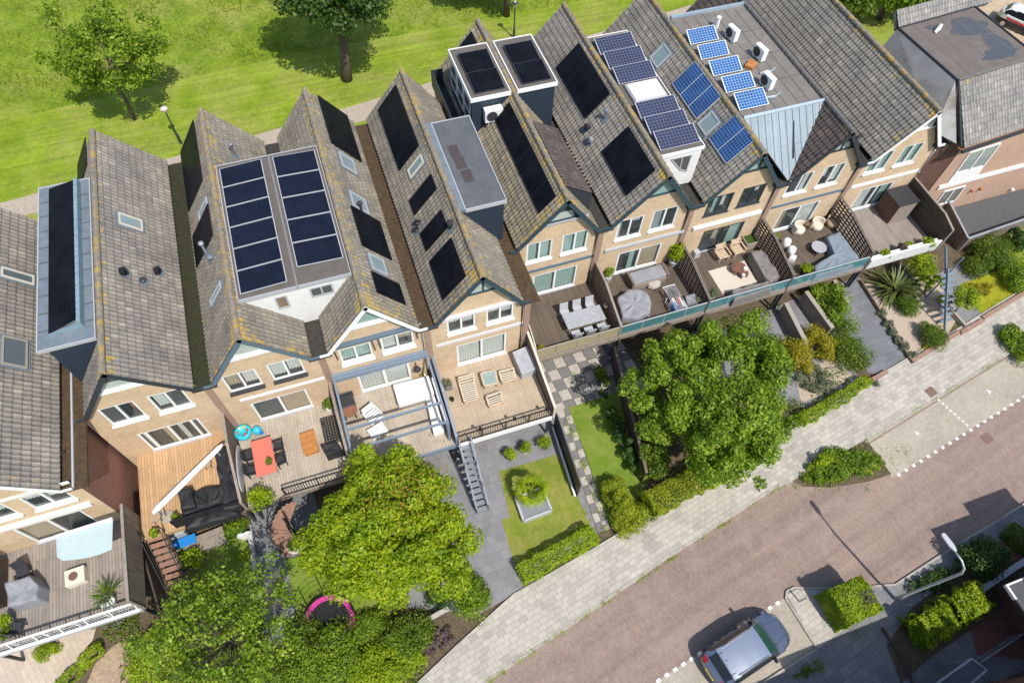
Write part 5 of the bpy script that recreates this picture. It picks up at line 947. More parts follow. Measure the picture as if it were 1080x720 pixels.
# rough meadow grass beyond the mown strip (uncountable)
mw_pts = [at(a, b) for a, b in mown]; mx = np.array([q.x for q in mw_pts]); my = np.array([q.y for q in mw_pts]); od = np.argsort(mx)
X = rng.uniform(-38, 60, 90000); Y = 44+rng.random(90000)**1.3*32; keep = Y > np.interp(X, mx[od], my[od])+.15*rng.random(90000)
den = np.sin(X*.9+np.sin(Y*.7)*2)+np.sin(Y*1.1+X*.35)+np.sin(X*2.3-Y*1.7)*.6; keep &= den > rng.normal(size=90000)*.9-.2
X, Y = X[keep], Y[keep]; n = len(X); a = rng.random(n)*6.28; h = rng.uniform(.12, .42, n)*(1+.5*np.sin(X*.7)*np.sin(Y*.9)); l = rng.normal(size=(n, 2))*.16; wd = .035
base = np.stack([X, Y, np.full(n, -.06)], 1); s_ = np.stack([np.cos(a)*wd, np.sin(a)*wd, np.zeros(n)], 1); tip = base+np.stack([l[:, 0], l[:, 1], h], 1)
o = npmesh('meadow_grass', np.stack([base-s_, base+s_, tip], 1).reshape(-1, 3), 3, 'blade_green', None); tag(o, 'rough tall meadow grass beyond the mown strip', 'grass', kind='stuff')
# ---------------------------------------------------------------- terraces, rails, fences
Z0 = DECK
def terrace(label, x0, x1, yb, yf, mat, edge='pale_wood', posts=True):
    t = thing('roof_terrace', label, 'terrace', ((x0+x1)/2, yf, 0), 'terraces along the row'); m = MB(); m.b2(x0, x1, yf, yb-.02, Z0-.06, Z0); m.build('deck_boards', mat, t)
    m = MB(); m.b2(x0, x1, yf-.08, yf-.002, Z0-.3, Z0+.03); m.build('edge_beam', edge, t); m = MB()
    m.b2(x0, x1, yf, yb-.02, Z0-.26, Z0-.065); m.build('floor_slab', 'bitumen_dark', t)
    if posts:
        for x in (x0+.1, x1-.1): m = MB(); m.b2(x-.06, x+.06, yf+.05, yf+.17, 0, Z0-.3); m.build('post', 'dark_trim', t)
    return t
terrace('wide grey-brown timber terrace of the leftmost house behind a white balcony rail', -19.5, -13.15, 15.25, 10.7, 'deck_silver', 'light_grey'); terrace('orange-brown timber terrace with the black tarpaulin and white parasol', -12.95, -8.15, A, 13.95, 'deck_orange', 'oak')
terrace('pale timber terrace with the salmon table and spiral stair', -7.95, -2.75, A, 13.95, 'deck_pale', 'grey_wood'); terrace('pale grey timber terrace under the blue-grey pergola, half hidden by the maple', -2.55, 2.72, A, 13.95, 'deck_pale', 'pergola'); terrace('clean tan timber terrace with wooden loungers and black wall-lamp railing', 2.82, 8.05, A, 13.9, 'deck_tan', 'white')
terrace('dark timber terrace with the stone dining table and six pale chairs', 8.3, 13.5, B, 17.45, 'deck_dark', 'grey_wood'); terrace('dark timber terrace with the grey sofa and the drying rack', 13.55, 19.05, B, 17.45, 'deck_dark', 'grey_wood'); terrace('dark timber terrace with the cream rug and two wooden armchairs', 19.12, 24.62, B, 17.45, 'deck_dark', 'grey_wood')
terrace('brown timber terrace with the blue-grey covered corner sofa', 24.72, 30.2, B, 17.45, 'deck_dark', 'grey_wood'); terrace('bare silver-grey timber terrace with the brown shed cupboard', 30.32, 35.7, B, 17.45, 'deck_silver', 'grey_wood')
def side_fence(label, x, yf, yb, hf, hb, mat='fence_wood', cap='grey_wood', th=.07, lattice=False, ym=None):
    t = thing('terrace_fence', label, 'fence', (x, (yf+yb)/2, Z0), 'fences between terraces'); m = MB(); ym = ym or yf+(yb-yf)*.62; zm = Z0+hb*.98
    prof = [(yf, Z0-.25), (yb, Z0-.25), (yb, Z0+hb), (ym, zm), (yf, Z0+hf)]
    if not lattice:
        m.ext([V((x-th/2, a, b)) for a, b in prof], (th, 0, 0)); m.build('panel', mat, t)
    else:
        n = int((yb-yf)/.3)
        for i in range(n+1):
            y = yf+(yb-yf)*i/n; h = hf+(hb-hf)*min(1, (y-yf)/(ym-yf)); m.b2(x-th/2, x+th/2, y-.03, y+.03, Z0-.2, Z0+h)
        for k in range(9):
            f = k/8; m.bar((x, yf, Z0+hf*f), (x, ym, Z0+hb*.98*f), .04, .1); m.bar((x, ym, Z0+hb*.98*f), (x, yb, Z0+hb*f), .04, .1)
        m.build('lattice', mat, t)
    c = MB(); P = [V((x, yf, Z0-.2)), V((x, yf, Z0+hf)), V((x, ym, zm)), V((x, yb, Z0+hb))]
    for a, b in zip(P, P[1:]): c.bar(a, b, th+.06, .06)
    c.build('rail_cap', cap, t); return t
side_fence('dark slatted fence along the right side of the leftmost terrace', -13.1, 10.7, 15.2, 1.6, 1.75, 'boards_grey'); side_fence('brown fence between the orange terrace and the pale terrace with the salmon table', -8.05, 13.9, A, .95, 2.0, 'fence_wood'); side_fence('brown fence between the salmon table terrace and the pergola terrace', -2.66, 13.9, A, 1.0, 2.1, 'grey_wood')
side_fence('low fence with white top between the pergola terrace and the tan lounger terrace', 2.77, 13.9, A, 1.0, 1.9, 'fence_wood', 'pergola'); side_fence('tan fence with pale cap on the right side of the lounger terrace', 8.17, 13.9, A+3.0, 1.0, 1.8, 'fence_wood', 'cream'); side_fence('solid brown fence between the stone dining table terrace and the grey sofa terrace', 13.52, 17.45, B, 1.05, 1.95, 'fence_wood')
side_fence('dark brown fence between the drying rack terrace and the cream rug terrace', 19.08, 17.45, B, 1.3, 1.85, 'dark_wood', lattice=True); side_fence('dark lattice fence between the cream rug terrace and the blue-grey sofa terrace', 24.66, 17.45, B, 1.35, 1.95, 'dark_wood', lattice=True); side_fence('dark lattice fence between the blue-grey sofa terrace and the bare end terrace', 30.26, 17.45, B, 1.35, 2.0, 'dark_wood', lattice=True); side_fence('tall solid dark fence at the right end of the last terrace', 35.76, 17.3, B, 1.7, 2.1, 'boards_dark', 'grey_wood', ym=18.4)
def railing(label, x0, x1, y, h, kind, m1='black', m2=None, slope=0, group='balcony railings'):
    t = thing('balcony_railing', label, 'railing', ((x0+x1)/2, y, Z0), group); m = MB(); n = max(2, round((x1-x0)/1.35))
    for i in range(n+1): x = x0+(x1-x0)*i/n; m.b2(x-.025, x+.025, y-.025, y+.025, Z0-.2, Z0+h)
    m.build('post', m1, t); m = MB(); m.b2(x0, x1, y-.03, y+.03, Z0+h, Z0+h+.05); m.b2(x0, x1, y-.02, y+.02, Z0+.1, Z0+.14); m.build('rail', m1, t)
    if kind == 'bars':
        m = MB(); k = int((x1-x0)/.13)
        for i in range(k): x = x0+(x1-x0)*(i+.5)/k; m.b2(x-.01, x+.01, y-.01, y+.01, Z0+.14, Z0+h)
        m.build('bar', m1, t)
    else:
        m = MB()
        for i in range(n): a, b = x0+(x1-x0)*i/n+.04, x0+(x1-x0)*(i+1)/n-.04; m.b2(a, b, y-.012, y+.012, Z0+.15, Z0+h-.01)
        m.build('panel', m2, t)
    return t
r_ = railing('white painted metal balcony railing of the leftmost terrace', -19.5, -13.15, 10.72, .95, 'bars', 'white'); m = MB(); m.b2(-19.5, -13.1, 10.5, 10.62, Z0+.3, Z0+.36); m.b2(-19.5, -13.1, 10.68, 10.76, Z0+.93, Z0+1.02)
for i in range(7): x = -19.4+i*1.04; m.bar((x, 10.72, Z0+.95), (x, 10.56, Z0+.33), .05, .05)
m.build('outer_rail', 'white', r_)
railing('black cloth covered railing in front of the black tarpaulin', -11.3, -8.15, 13.95, 1.0, 'sheet', 'black', 'cover_black'); railing('black bar railing of the pale terrace behind the spiral stair', -6.1, -2.75, 13.95, .95, 'bars', 'black')
r5 = railing('black bar railing with small black lamps on the tan terrace', 2.85, 8.05, 13.93, .95, 'bars', 'black')
for x in (4.05, 5.9, 7.7): m = MB(); m.lathe((x, 13.9, Z0+.99), [(.05, 0), (.09, .05), (.09, .22), (.05, .3)], 10); m.build('lamp', 'black', r5)
railing('beige mesh balcony railing of the dark terrace with the stone table', 8.3, 13.5, 17.47, .95, 'sheet', 'stone', plain('beige_mesh', (.36, .31, .19), .8, 0, .2, 14).name); railing('teal glass balcony railing of the terrace with the drying rack', 13.56, 19.05, 17.47, .95, 'sheet', 'light_grey', 'teal_glass'); railing('teal glass balcony railing of the cream rug terrace', 19.12, 24.62, 17.47, .95, 'sheet', 'light_grey', 'teal_glass'); railing('teal glass balcony railing of the blue-grey sofa terrace', 24.72, 30.2, 17.47, .95, 'sheet', 'light_grey', 'teal_glass')
t = thing('planter_rail', 'white louvred planter railing with red and green plants on the bare end terrace', 'railing', (33, 17.45, Z0)); m = MB(); m.b2(30.35, 35.6, 17.3, 17.4, Z0-.1, Z0+.75); m.b2(30.35, 35.6, 17.4, 17.7, Z0+.5, Z0+.56)
for i in range(26): m.b2(30.4+i*.2, 30.46+i*.2, 17.27, 17.3, Z0-.1, Z0+.75)
m.build('box', 'white', t)
# glazed canopies and pergola
t = thing('pergola', 'blue-grey metal pergola frame over the fourth terrace', 'pergola', (.1, 16, Z0))
for x in (-2.38, 2.48):
    m = MB(); m.bar((x, A-.05, 4.82), (x, 14.3, 4.6), .11, .15); m.build('side_beam', 'pergola', t); m = MB(); m.b2(x-.07, x+.07, 14.25, 14.39, Z0, 4.55); m.build('post', 'pergola', t)
m = MB(); m.b2(-2.45, 2.55, A-.32, A-.02, 4.72, 5.0); m.b2(-2.45, 2.55, A-.2, A-.02, 5.0, 5.1); m.build('wall_beam', 'pergola', t); m = MB(); m.b2(-2.38, 2.48, 15.35, 15.45, 4.58, 4.7); m.build('cross_beam', 'pergola', t); m = MB(); m.b2(-2.38, 2.48, 14.27, 14.37, 4.5, 4.62); m.build('front_beam', 'pergola', t)
t = thing('awning', 'pale blue rounded fabric awning pulled out over the leftmost terrace', 'awning', (-15, 14.5, 4.8)); m = MB()
q = [at(*p, z) for p, z in (((59, 566), 4.75), ((119, 547), 4.75), ((118, 579), 4.35), ((106, 584), 4.3), ((94, 587.5), 4.28), ((78, 590), 4.28), ((66, 591), 4.3), ((60, 587), 4.35))]; m.ext(q, (0, 0, -.02)); m.build('cloth', 'pale_blue', t); m = MB(); m.bar(q[0]+V((0, 0, .03)), q[1]+V((0, 0, .03)), .12, .12); m.build('roller', 'white', t)
# ---------------------------------------------------------------- furniture builders
def chair(label, c, rz, seat, frame, group, w_=.5, d=.5, hs=.45, hb=.92, arms=False, slats=0, name='chair', back_t=.05):
    c = V(c); t = thing(name, label, 'chair', c, group); X = V((math.cos(rz), math.sin(rz), 0)); Y = V((-math.sin(rz), math.cos(rz), 0)); U = V((0, 0, 1))
    P = lambda x, y, z: c+X*x+Y*y+U*z
    m = MB()
    if slats:
        for i in range(slats): y = -d/2+d*(i+.5)/slats; m.bar(P(-w_/2, y, hs), P(w_/2, y, hs), d/slats*.7, .03)
    else: m.bar(P(0, -d/2, hs), P(0, d/2, hs), w_, .06)
    m.build('seat', seat, t, bevel=0 if slats else .015); m = MB()
    if slats:
        for i in range(slats): z = hs+.1+(hb-hs-.1)*(i+.5)/slats; m.bar(P(-w_/2, d/2+.12*(i/slats), z), P(w_/2, d/2+.12*(i/slats), z), .03, (hb-hs)/slats*.7)
    else: m.bar(P(0, d/2-.02, hs+.02), P(0, d/2+.1, hb), w_, back_t, up=Y)
    m.build('backrest', seat, t, bevel=0 if slats else .015)
    for a in (-1, 1):
        for b in (-1, 1): m = MB(); m.bar(P(a*(w_/2-.03), b*(d/2-.03), 0), P(a*(w_/2-.03), b*(d/2-.03)+(.02 if b > 0 else 0), hs if b < 0 or not slats else hb-.1), .045, .045); m.build('leg', frame, t)
        if arms: m = MB(); m.bar(P(a*(w_/2+.02), -d/2, hs+.2), P(a*(w_/2+.02), d/2+.05, hs+.22), .07, .04); m.bar(P(a*(w_/2+.02), -d/2+.05, hs), P(a*(w_/2+.02), -d/2+.05, hs+.2), .05, .05); m.build('armrest', frame, t)
    return t
def table(label, c, lx, ly, h, top, leg, rz=0., round_=False, name='table', slats=0, group=None):
    c = V(c); t = thing(name, label, 'table', c, group); m = MB()
    if round_: m.lathe(c, [(lx*.48, h-.05), (lx*.5, h-.03), (lx*.5, h)], 28, 0, 1, ly/lx)
    elif slats:
        X = V((math.cos(rz), math.sin(rz), 0)); Y = V((-math.sin(rz), math.cos(rz), 0))
        for i in range(slats): p = c+Y*(-ly/2+ly*(i+.5)/slats)+V((0, 0, h-.02)); m.bar(p-X*lx/2, p+X*lx/2, ly/slats*.8, .04)
    else: m.box((c.x, c.y, c.z+h-.05), (lx, ly, .05), rz)
    m.build('tabletop', top, t, bevel=.01 if not round_ else 0)
    for a in (-1, 1):
        for b in (-1, 1):
            k = .32 if round_ else .44; x, y = a*lx*k, b*ly*k; q = V((c.x+x*math.cos(rz)-y*math.sin(rz), c.y+x*math.sin(rz)+y*math.cos(rz), c.z)); m = MB(); m.bar(q, q+V((0, 0, h-.05)), .06, .06); m.build('leg', leg, t)
    return t
def drape(name, label, cat, pts, h, mat, zb=Z0, inset=.08, seed=0, group=None, lump=.05):
    """cloth cover over furniture: gathered skirt, sagging top"""
    P = [V((p[0], p[1], zb)) for p in pts]; R = []
    for a, b in zip(P, P[1:]+P[:1]):
        n = max(2, int((b-a).length/.12)); R += [a.lerp(b, i/n) for i in range(n)]
    c = sum(R, V((0, 0, 0)))/len(R); rn = random.Random(seed+len(R)); rings = []
    for f, zz in ((1.03, .02), (1.0, h*.35), (.99, h*.75), (.965, h*.93), (.93, h), (.75, h*.98), (.5, h*.95), (.25, h*.94)):
        rings.append([c+(p-c)*(f+(math.sin(i*1.15+f*5)*.016+rn.uniform(-.008, .008))*(1.3-zz/h))+V((0, 0, zz+(math.sin(p.x*5+f*3)*math.sin(p.y*6)*lump if zz > h*.5 else 0))) for i, p in enumerate(R)])
    n = len(R); vs = [v for r in rings for v in r]+[c+V((0, 0, h*.94))]; fs = []
    ar = sum(R[i].x*R[(i+1) % n].y-R[(i+1) % n].x*R[i].y for i in range(n)); rev = ar < 0
    for k in range(len(rings)-1):
        for i in range(n): q = (k*n+i, k*n+(i+1) % n, (k+1)*n+(i+1) % n, (k+1)*n+i); fs.append(q[::-1] if rev else q)
    b = (len(rings)-1)*n
    for i in range(n): q = (b+i, b+(i+1) % n, len(vs)-1); fs.append(q[::-1] if rev else q)
    m = MB(); m.mesh(vs, fs); return tag(m.build(name, mat, smooth=True), label, cat, group)
def potted(label, px, zb, r, h, foliage_mat, pr=.2, ph=.35, pot='pot_grey', leaf=.1, n=14, per=45, cat='potted plant', group=None, square=False):
    c = at(px[0], px[1], zb+ph); c = V((c.x, c.y, zb)); t = thing('potted_plant', label, cat, c, group); m = MB()
    if square: m.box(c, (pr*2, pr*2, ph), .0, 0, 1.05)
    else: m.lathe(c, [(pr*.72, 0), (pr*.95, ph*.9), (pr*1.06, ph*.92), (pr*1.06, ph), (pr*.9, ph), (pr*.85, ph-.05)], 16)
    m.build('pot', pot, t); cc, rr = crown_clumps((c.x, c.y, zb+ph+h*.45), (r*.7, r*.7, h*.4), n, r*.42, low=-.9); P, Nn = clump_points(cc, rr, [per]*n, fill=.6); npmesh('foliage', leaves(P, Nn, leaf*(.6+.8*rng.random(len(P)))), 4, foliage_mat, t)
    m = MB(); m.tube([c+V((0, 0, ph-.06)), c+V((.02, 0, ph+h*.5))], [.03, .012], 6); m.build('stem', 'bark', t); return t
def D(px, py, z=Z0): return at(px, py, z)
# ---------------------------------------------------------------- terrace 1
drape('barbecue', 'large barbecue under a light grey cover on the leftmost terrace', 'barbecue', [D(4, 614, 3.3), D(31, 606, 3.3), D(40, 616, 3.3), D(39, 632, 3.3), D(8, 640, 3.3)], .95, 'cover_grey', seed=3); chair('dark wire chair behind the covered barbecue on the leftmost terrace', D(29, 604), .3, 'charcoal', 'charcoal', 'dark chairs on the leftmost terrace'); chair('dark folding chair in front of the covered barbecue beside the white rail', D(22, 664), 2.9, 'charcoal', 'charcoal', 'dark chairs on the leftmost terrace')
c = D(83, 609); t = thing('fire_table', 'square white fire table with brown burner in the middle of the leftmost terrace', 'table', c); m = MB(); m.box(c, (.85, .75, .4), .05); m.build('box', 'ivory', t, bevel=.02); m = MB(); m.lathe(c+V((-.05, 0, .4)), [(.2, 0), (.2, .03), (.14, .04)], 16); m.build('burner', 'brown', t)
p = potted('spiky palm in a white pot in the corner of the white rail', (113, 634), Z0, .5, .5, 'leaf_grey', .3, .45, 'white', .08, 8, 20); c = D(110, 628, Z0+.6); blades('leaf', '', (c.x, c.y, Z0+.5), 0, 60, 1.0, .045, 'leaf_mid', parent=p)
potted('bushy plant in a grey pot at the left end of the white rail', (7, 655), Z0, .38, .5, 'leaf_hedge', .25, .4); potted('green plant beside the barbecue at the left picture edge', (6, 668), Z0, .3, .4, 'leaf_mid', .2, .35)
m = MB(); c = D(4, 650)
for i in range(7): m.b2(c.x-.5+i*.1, c.x-.46+i*.1, c.y+.4, c.y+2.6, Z0+.02, Z0+1.2)
tag(m.build('screen', 'dark_wood'), 'dark slatted screen at the left picture edge on the leftmost terrace', 'screen')
# terrace 2
t = thing('corner_sofa', 'corner sofa hidden under a wrinkled black tarpaulin', 'sofa', D(225, 530))
for nm_, q, h_, sd2 in (('side_cover', [(226, 476), (239, 469), (254, 534), (237, 540)], .8, 5), ('front_cover', [(187, 520), (240, 506), (251, 541), (193, 558)], .5, 6)):
    o = drape(nm_, 'x', 'x', [D(a, b, 3.0) for a, b in q], h_, 'cover_black', seed=sd2, lump=.1); del o['label']; del o['category']; lw = o.location-t.location; o.parent = t; o.location = lw
drape('cushion', 'square black cushion cover lying at the open end of the black tarpaulin', 'cushion', [D(187, 517, 3.1), D(201, 513, 3.1), D(206, 534, 3.1), D(191, 538, 3.1)], .8, 'cover_black', seed=8)
t = thing('closed_parasol', 'long closed white parasol slanting across the orange terrace', 'parasol', D(163, 545)); a, b = at(161, 541, 3.55), at(235, 468, 3.8); m = MB(); m.tube([a, a.lerp(b, .08), a.lerp(b, .5), a.lerp(b, .94), b], [.1, .15, .15, .13, .06], 10); m.build('canopy', 'white', t, smooth=True); m = MB(); q = a.lerp(b, .9); m.tube([(q.x, q.y, Z0), q], .035, 8); q = a.lerp(b, .06); m.tube([(q.x, q.y, Z0), q], .035, 8); m.build('pole', 'light_grey', t); m = MB(); q = a.lerp(b, .06); m.lathe((q.x, q.y, Z0), [(.32, 0), (.32, .06), (.06, .1)], 18); m.build('base', 'stone', t)
potted('small green plant under the lower end of the white parasol', (186, 546), Z0, .26, .4, 'leaf_fresh', .16, .25); potted('flowering plant beside the stair top on the orange terrace', (163, 562), Z0, .28, .35, 'leaf_lime', .16, .22, 'terracotta'); table('round wicker stool near the top of the white parasol', D(221, 492), .42, .42, .45, 'wicker', 'wicker', round_=True, name='stool'); table('round wicker side table under the lower end of the parasol', D(168, 548), .5, .5, .5, 'wicker', 'stone', round_=True, name='side_table')
def stair(label, x0, x1, yt, yb_, n, tread, side, zt=Z0, rail=None, xt=None):
    t = thing('garden_stair', label, 'stairs', ((x0+x1)/2, yb_, 0)); m = MB(); k = xt or 0
    for i in range(n):
        f = (i+.5)/n; y = yt+(yb_-yt)*f; z = zt*(1-(i+1)/(n+1)); dx = k*f; m.b2(x0+dx, x1+dx, y-(yt-yb_)/n*.44, y+(yt-yb_)/n*.44, z-.045, z)
    m.build('tread', tread, t); m = MB()
    for x in (x0, x1): m.bar((x, yt, zt-.15), (x+k, yb_, .05), .05, .22)
    m.build('stringer', side, t)
    if rail:
        m = MB()
        for x in (x0, x1):
            m.bar((x, yt, zt+.9), (x+k, yb_, .95), .04, .05); m.bar((x, yt, zt+.45), (x+k, yb_, .5), .03, .03)
            for f in (0, .33, .66, 1): m.bar((x+k*f, yt+(yb_-yt)*f, zt*(1-f)), (x+k*f, yt+(yb_-yt)*f, zt*(1-f)+.93), .04, .04)
        m.build('handrail', rail, t)
    return t
c = at(172, 630); stair('brown wooden stair with black handrail from the orange terrace down to the turf lawn', -12.85, -11.9, 14.0, c.y-.3, 10, plain('stair_brown', (.30, .17, .12), .8, 0, .12, 5).name, 'dark_wood', rail='black', xt=.35)
m = MB(); a, b = at(196, 582, .3), at(238, 566, .3); m.bar(a+V((0, 0, -.1)), b+V((0, 0, -.1)), .5, .4); a, b = at(196, 574, .3), at(236, 558, .3); m.bar(a, b, .3, .35); tag(m.build('timber_bench', 'grey_wood', bevel=.01), 'low timber bench along the turf lawn under the black tarpaulin terrace', 'bench')
t = thing('toy_kitchen', 'blue and white plastic play set with red and yellow toys beside the stair', 'toy', at(192, 572)); c = at(194, 572, .4)
m = MB(); m.box((c.x, c.y, .42), (1.25, .5, .1), .1); m.build('tray', 'blue', t, bevel=.03); m = MB(); m.box((c.x-.2, c.y+.45, 0), (.8, .3, .9), .1); m.build('back', 'light_grey', t, bevel=.02); m = MB(); m.lathe((c.x+.85, c.y-.25, 0), [(.16, 0), (.18, .2), (.1, .3)], 12); m.build('bucket', 'red', t); m = MB(); m.lathe((c.x+1.15, c.y-.2, 0), [(.14, 0), (.16, .2), (.1, .26)], 12); m.build('bucket', 'yellow', t)
for dx in (-.5, .5): m = MB(); m.box((c.x+dx, c.y, 0), (.08, .4, .42), .1); m.build('leg', 'white', t)
potted('lime green bush in a round dark tub on the turf lawn', (206, 590), 0, .7, .8, 'leaf_hedge', .45, .4, 'pot_grey', .13, 22, 70)
t = thing('heart_ornament', 'white heart shaped garden ornament on the turf lawn edge', 'ornament', at(258, 567)); c = at(258, 566, .25); m = MB(); m.ext([c+V((.36*(16*math.sin(a)**3)/16, .0, .36*(13*math.cos(a)-5*math.cos(2*a)-2*math.cos(3*a)-math.cos(4*a))/16)) for a in [i*2*math.pi/28 for i in range(28)]], (0, .16, 0)); m.build('heart', 'white', t, bevel=.04); m = MB(); m.b2(c.x-.2, c.x+.2, c.y-.1, c.y+.25, 0, .06); m.build('base', 'stone', t)
# terrace 3
c = D(278, 481, 3.1); table('long salmon-red garden table with a potted plant on it', (c.x, c.y, Z0), 1.0, 2.0, .75, 'salmon', 'light_grey', .02); q = D(283, 488, 3.1)
potted('small green plant standing on the salmon-red table', (284, 487), 3.1, .26, .25, 'leaf_mid', .13, .18, 'pot_grey', .09, 10, 30)
for dx, dy, rz, lab in ((-.72, .35, math.pi/2, 'black chair at the left side of the salmon table, nearer the house'), (-.72, -.45, math.pi/2, 'black chair at the left side of the salmon table, farther from the house'), (.72, .45, -math.pi/2, 'black chair at the right side of the salmon table, nearer the house'), (.72, -.35, -math.pi/2+.2, 'black chair at the right side of the salmon table, farther from the house')): chair(lab, (c.x+dx, c.y+dy, Z0), rz, 'charcoal', 'black', 'black chairs round the salmon table', .46, .46, arms=True)
c = D(254, 491, 3.2); m = MB(); m.lathe((0, 0, 0), [(.55, 0), (.6, .03), (.6, .07), (.5, .09)], 36, 0, 1, 2.1); m.v = [V((c.x+.06*p.y+p.z*1.0-.15, c.y+p.y, Z0+.62+p.x*.95)) for p in m.v]; tag(m.build('folded_table', 'light_grey', smooth=False), 'oval grey tabletop leaning against the fence beside the salmon table', 'table')
t = thing('toy_car', 'turquoise ride-on toy with coloured balls beside the salmon table', 'toy', D(258, 458)); c = D(258, 458)
m = MB(); m.lathe(c, [(.38, .05), (.44, .2), (.42, .38), (.3, .42), (.26, .3)], 18); m.build('tub', 'cyan', t, smooth=True)
for i, (mm) in enumerate(('red', 'yellow', 'white', 'orange_wood', 'cyan', 'red')): a = i*1.05; m = MB(); q = c+V((.25*math.cos(a), .25*math.sin(a), .42)); m.lathe(q, [(.02, -.07), (.06, -.04), (.075, 0), (.06, .04), (.02, .07)], 10); m.build('ball', mm, t, smooth=True)
c2 = D(272, 455); m = MB(); m.lathe(c2, [(.2, .0), (.24, .15), (.22, .3), (.1, .4)], 14); m.build('seat', 'cyan', t, smooth=True); m = MB(); m.box((c2.x+.15, c2.y-.1, .0+Z0), (.16, .3, .3), .5); m.build('wing', 'blue', t)
c = D(326, 466, 2.6); m = MB(); m.box((c.x, c.y, Z0), (.72, 1.25, .28), .05); 
for i in range(4): m.box((c.x, c.y-.47+i*.31, Z0+.28), (.76, .29, .03), .05)
tag(m.build('timber_chest', 'orange_wood', bevel=.01), 'orange-brown wooden chest on the pale terrace', 'chest')
t = thing('trellis', 'black square-grid trellis lying beside the pergola post', 'trellis', D(352, 458)); m = MB(); c = D(352, 458)
for i in range(7): m.b2(c.x-.42+i*.14, c.x-.38+i*.14, c.y-.75, c.y+.75, Z0+.55, Z0+.58)
for i in range(11): m.b2(c.x-.45, c.x+.48, c.y-.75+i*.15, c.y-.71+i*.15, Z0+.552, Z0+.582)
m.build('grid', 'black', t)
for a in (-.4, .4):
    for b in (-.7, .7): m = MB(); m.b2(c.x+a-.02, c.x+a+.02, c.y+b-.02, c.y+b+.02, Z0, Z0+.55); m.build('leg', 'black', t)
potted('big yellow-green shrub in a dark trough at the corner of the pale terrace', (276, 526), Z0, .75, .8, 'leaf_lime', .4, .4, 'charcoal', .12, 26, 60, square=True); potted('small green plant in a white pot against the buff wall, beside the sliding door', (346, 428), Z0, .32, .5, 'leaf_mid', .26, .35, 'white', .1, 10, 40); drape('barbecue', 'small barbecue under a black cover at the front corner of the pale terrace', 'barbecue', [D(338, 470, 3.1), D(356, 466, 3.1), D(362, 474, 3.1), D(344, 480, 3.1)], .8, 'cover_black', seed=9)
t = thing('spiral_stair', 'brown spiral stair with black railings curling down from the pale terrace', 'stairs', at(305, 562)); c = at(311, 561, .9); c = V((c.x, c.y, 0)); tr = MB(); rl = MB(); A0, A1 = math.radians(60), math.radians(235); n = 13; ro = []
for i in range(n):
    a = A0+(A1-A0)*i/n; b = A0+(A1-A0)*(i+1.15)/n; z = Z0*(1-(i+1)/(n+1)); f = lambda r, q: V((c.x+r*math.cos(q), c.y+r*math.sin(q), z))
    tr.ext([f(.15, a), f(1.15, a), f(1.15, b), f(.15, b)], (0, 0, .05)); o = f(1.12, (a+b)/2); rl.bar(o, o+V((0, 0, .95)), .025, .025); ro.append(o+V((0, 0, .95))); o = f(.16, (a+b)/2); rl.bar(o, o+V((0, 0, .9)), .02, .02)
for a, b in zip(ro, ro[1:]): rl.bar(a, b, .04, .04)
tr.build('tread', 'stair_brown', t); rl.tube([c, c+V((0, 0, Z0+.9))], .05, 8); rl.build('handrail', 'black', t); potted('round green plant in a stone pot at the foot of the spiral stair', (311, 575), 0, .42, .4, 'leaf_mid', .4, .4, 'cream', .1, 14, 50)
t = thing('trampoline', 'round trampoline with a pink edge and black net half hidden by the maple', 'trampoline', at(346, 652)); c = at(347, 655, .6); c = V((c.x, c.y, 0)); m = MB(); m.lathe(c+V((0, 0, .58)), [(1.0, 0), (1.0, .02)], 32); m.build('mat', 'black', t); m = MB(); [m.bar(c+V((1.1*math.cos(i*math.pi/16), 1.1*math.sin(i*math.pi/16), .6)), c+V((1.1*math.cos((i+1)*math.pi/16), 1.1*math.sin((i+1)*math.pi/16), .6)), .24, .05) for i in range(32)]; m.build('edge_pad', plain('magenta', (.55, .05, .28), .5).name, t); m = MB()
for i in range(8): a = i*math.pi/4; q = c+V((1.25*math.cos(a), 1.25*math.sin(a), 0)); m.tube([q, q+V((0, 0, 2.1))], .03, 6)
m.build('pole', 'black', t); m = MB(); k = 32
for i in range(k):
    a, b = i*2*math.pi/k, (i+1)*2*math.pi/k
    if i % 2 == 0: m.bar(c+V((1.23*math.cos(a), 1.23*math.sin(a), .6)), c+V((1.23*math.cos(a), 1.23*math.sin(a), 2.1)), .008, .008)
    for z in (.9, 1.3, 1.7, 2.1): m.bar(c+V((1.23*math.cos(a), 1.23*math.sin(a), z)), c+V((1.23*math.cos(b), 1.23*math.sin(b), z)), .012, .012)
m.build('net', 'black', t)
# terrace 4
def cushion_sofa(label, pts, h, mat, name='sofa', seed=1): return drape(name, label, 'sofa', pts, h, mat, seed=seed, lump=.012)
t = thing('corner_sofa', 'white L-shaped lounge with a broad sunbed under the pergola', 'sofa', D(440, 410)); m = MB(); q = [D(414, 405, 3.0), D(452, 395, 3.0), D(458, 414, 3.0), D(448, 419, 3.0), D(420, 426, 3.0)]; m.ext([V((p.x, p.y, Z0)) for p in q], (0, 0, .6)); m.build('sunbed', 'white', t, bevel=.05); m = MB(); q = [D(449, 419, 2.95), D(458, 416, 2.95), D(469, 452, 2.95), D(457, 456, 2.95)]; m.ext([V((p.x, p.y, Z0)) for p in q], (0, 0, .48)); m.build('bench', 'white', t, bevel=.04); m = MB(); a, b = D(456, 398, 3.3), D(473, 451, 3.3); m.bar((a.x, a.y, Z0+.5), (b.x, b.y, Z0+.5), .12, 1.0); m.build('backrest', 'white', t, bevel=.03)
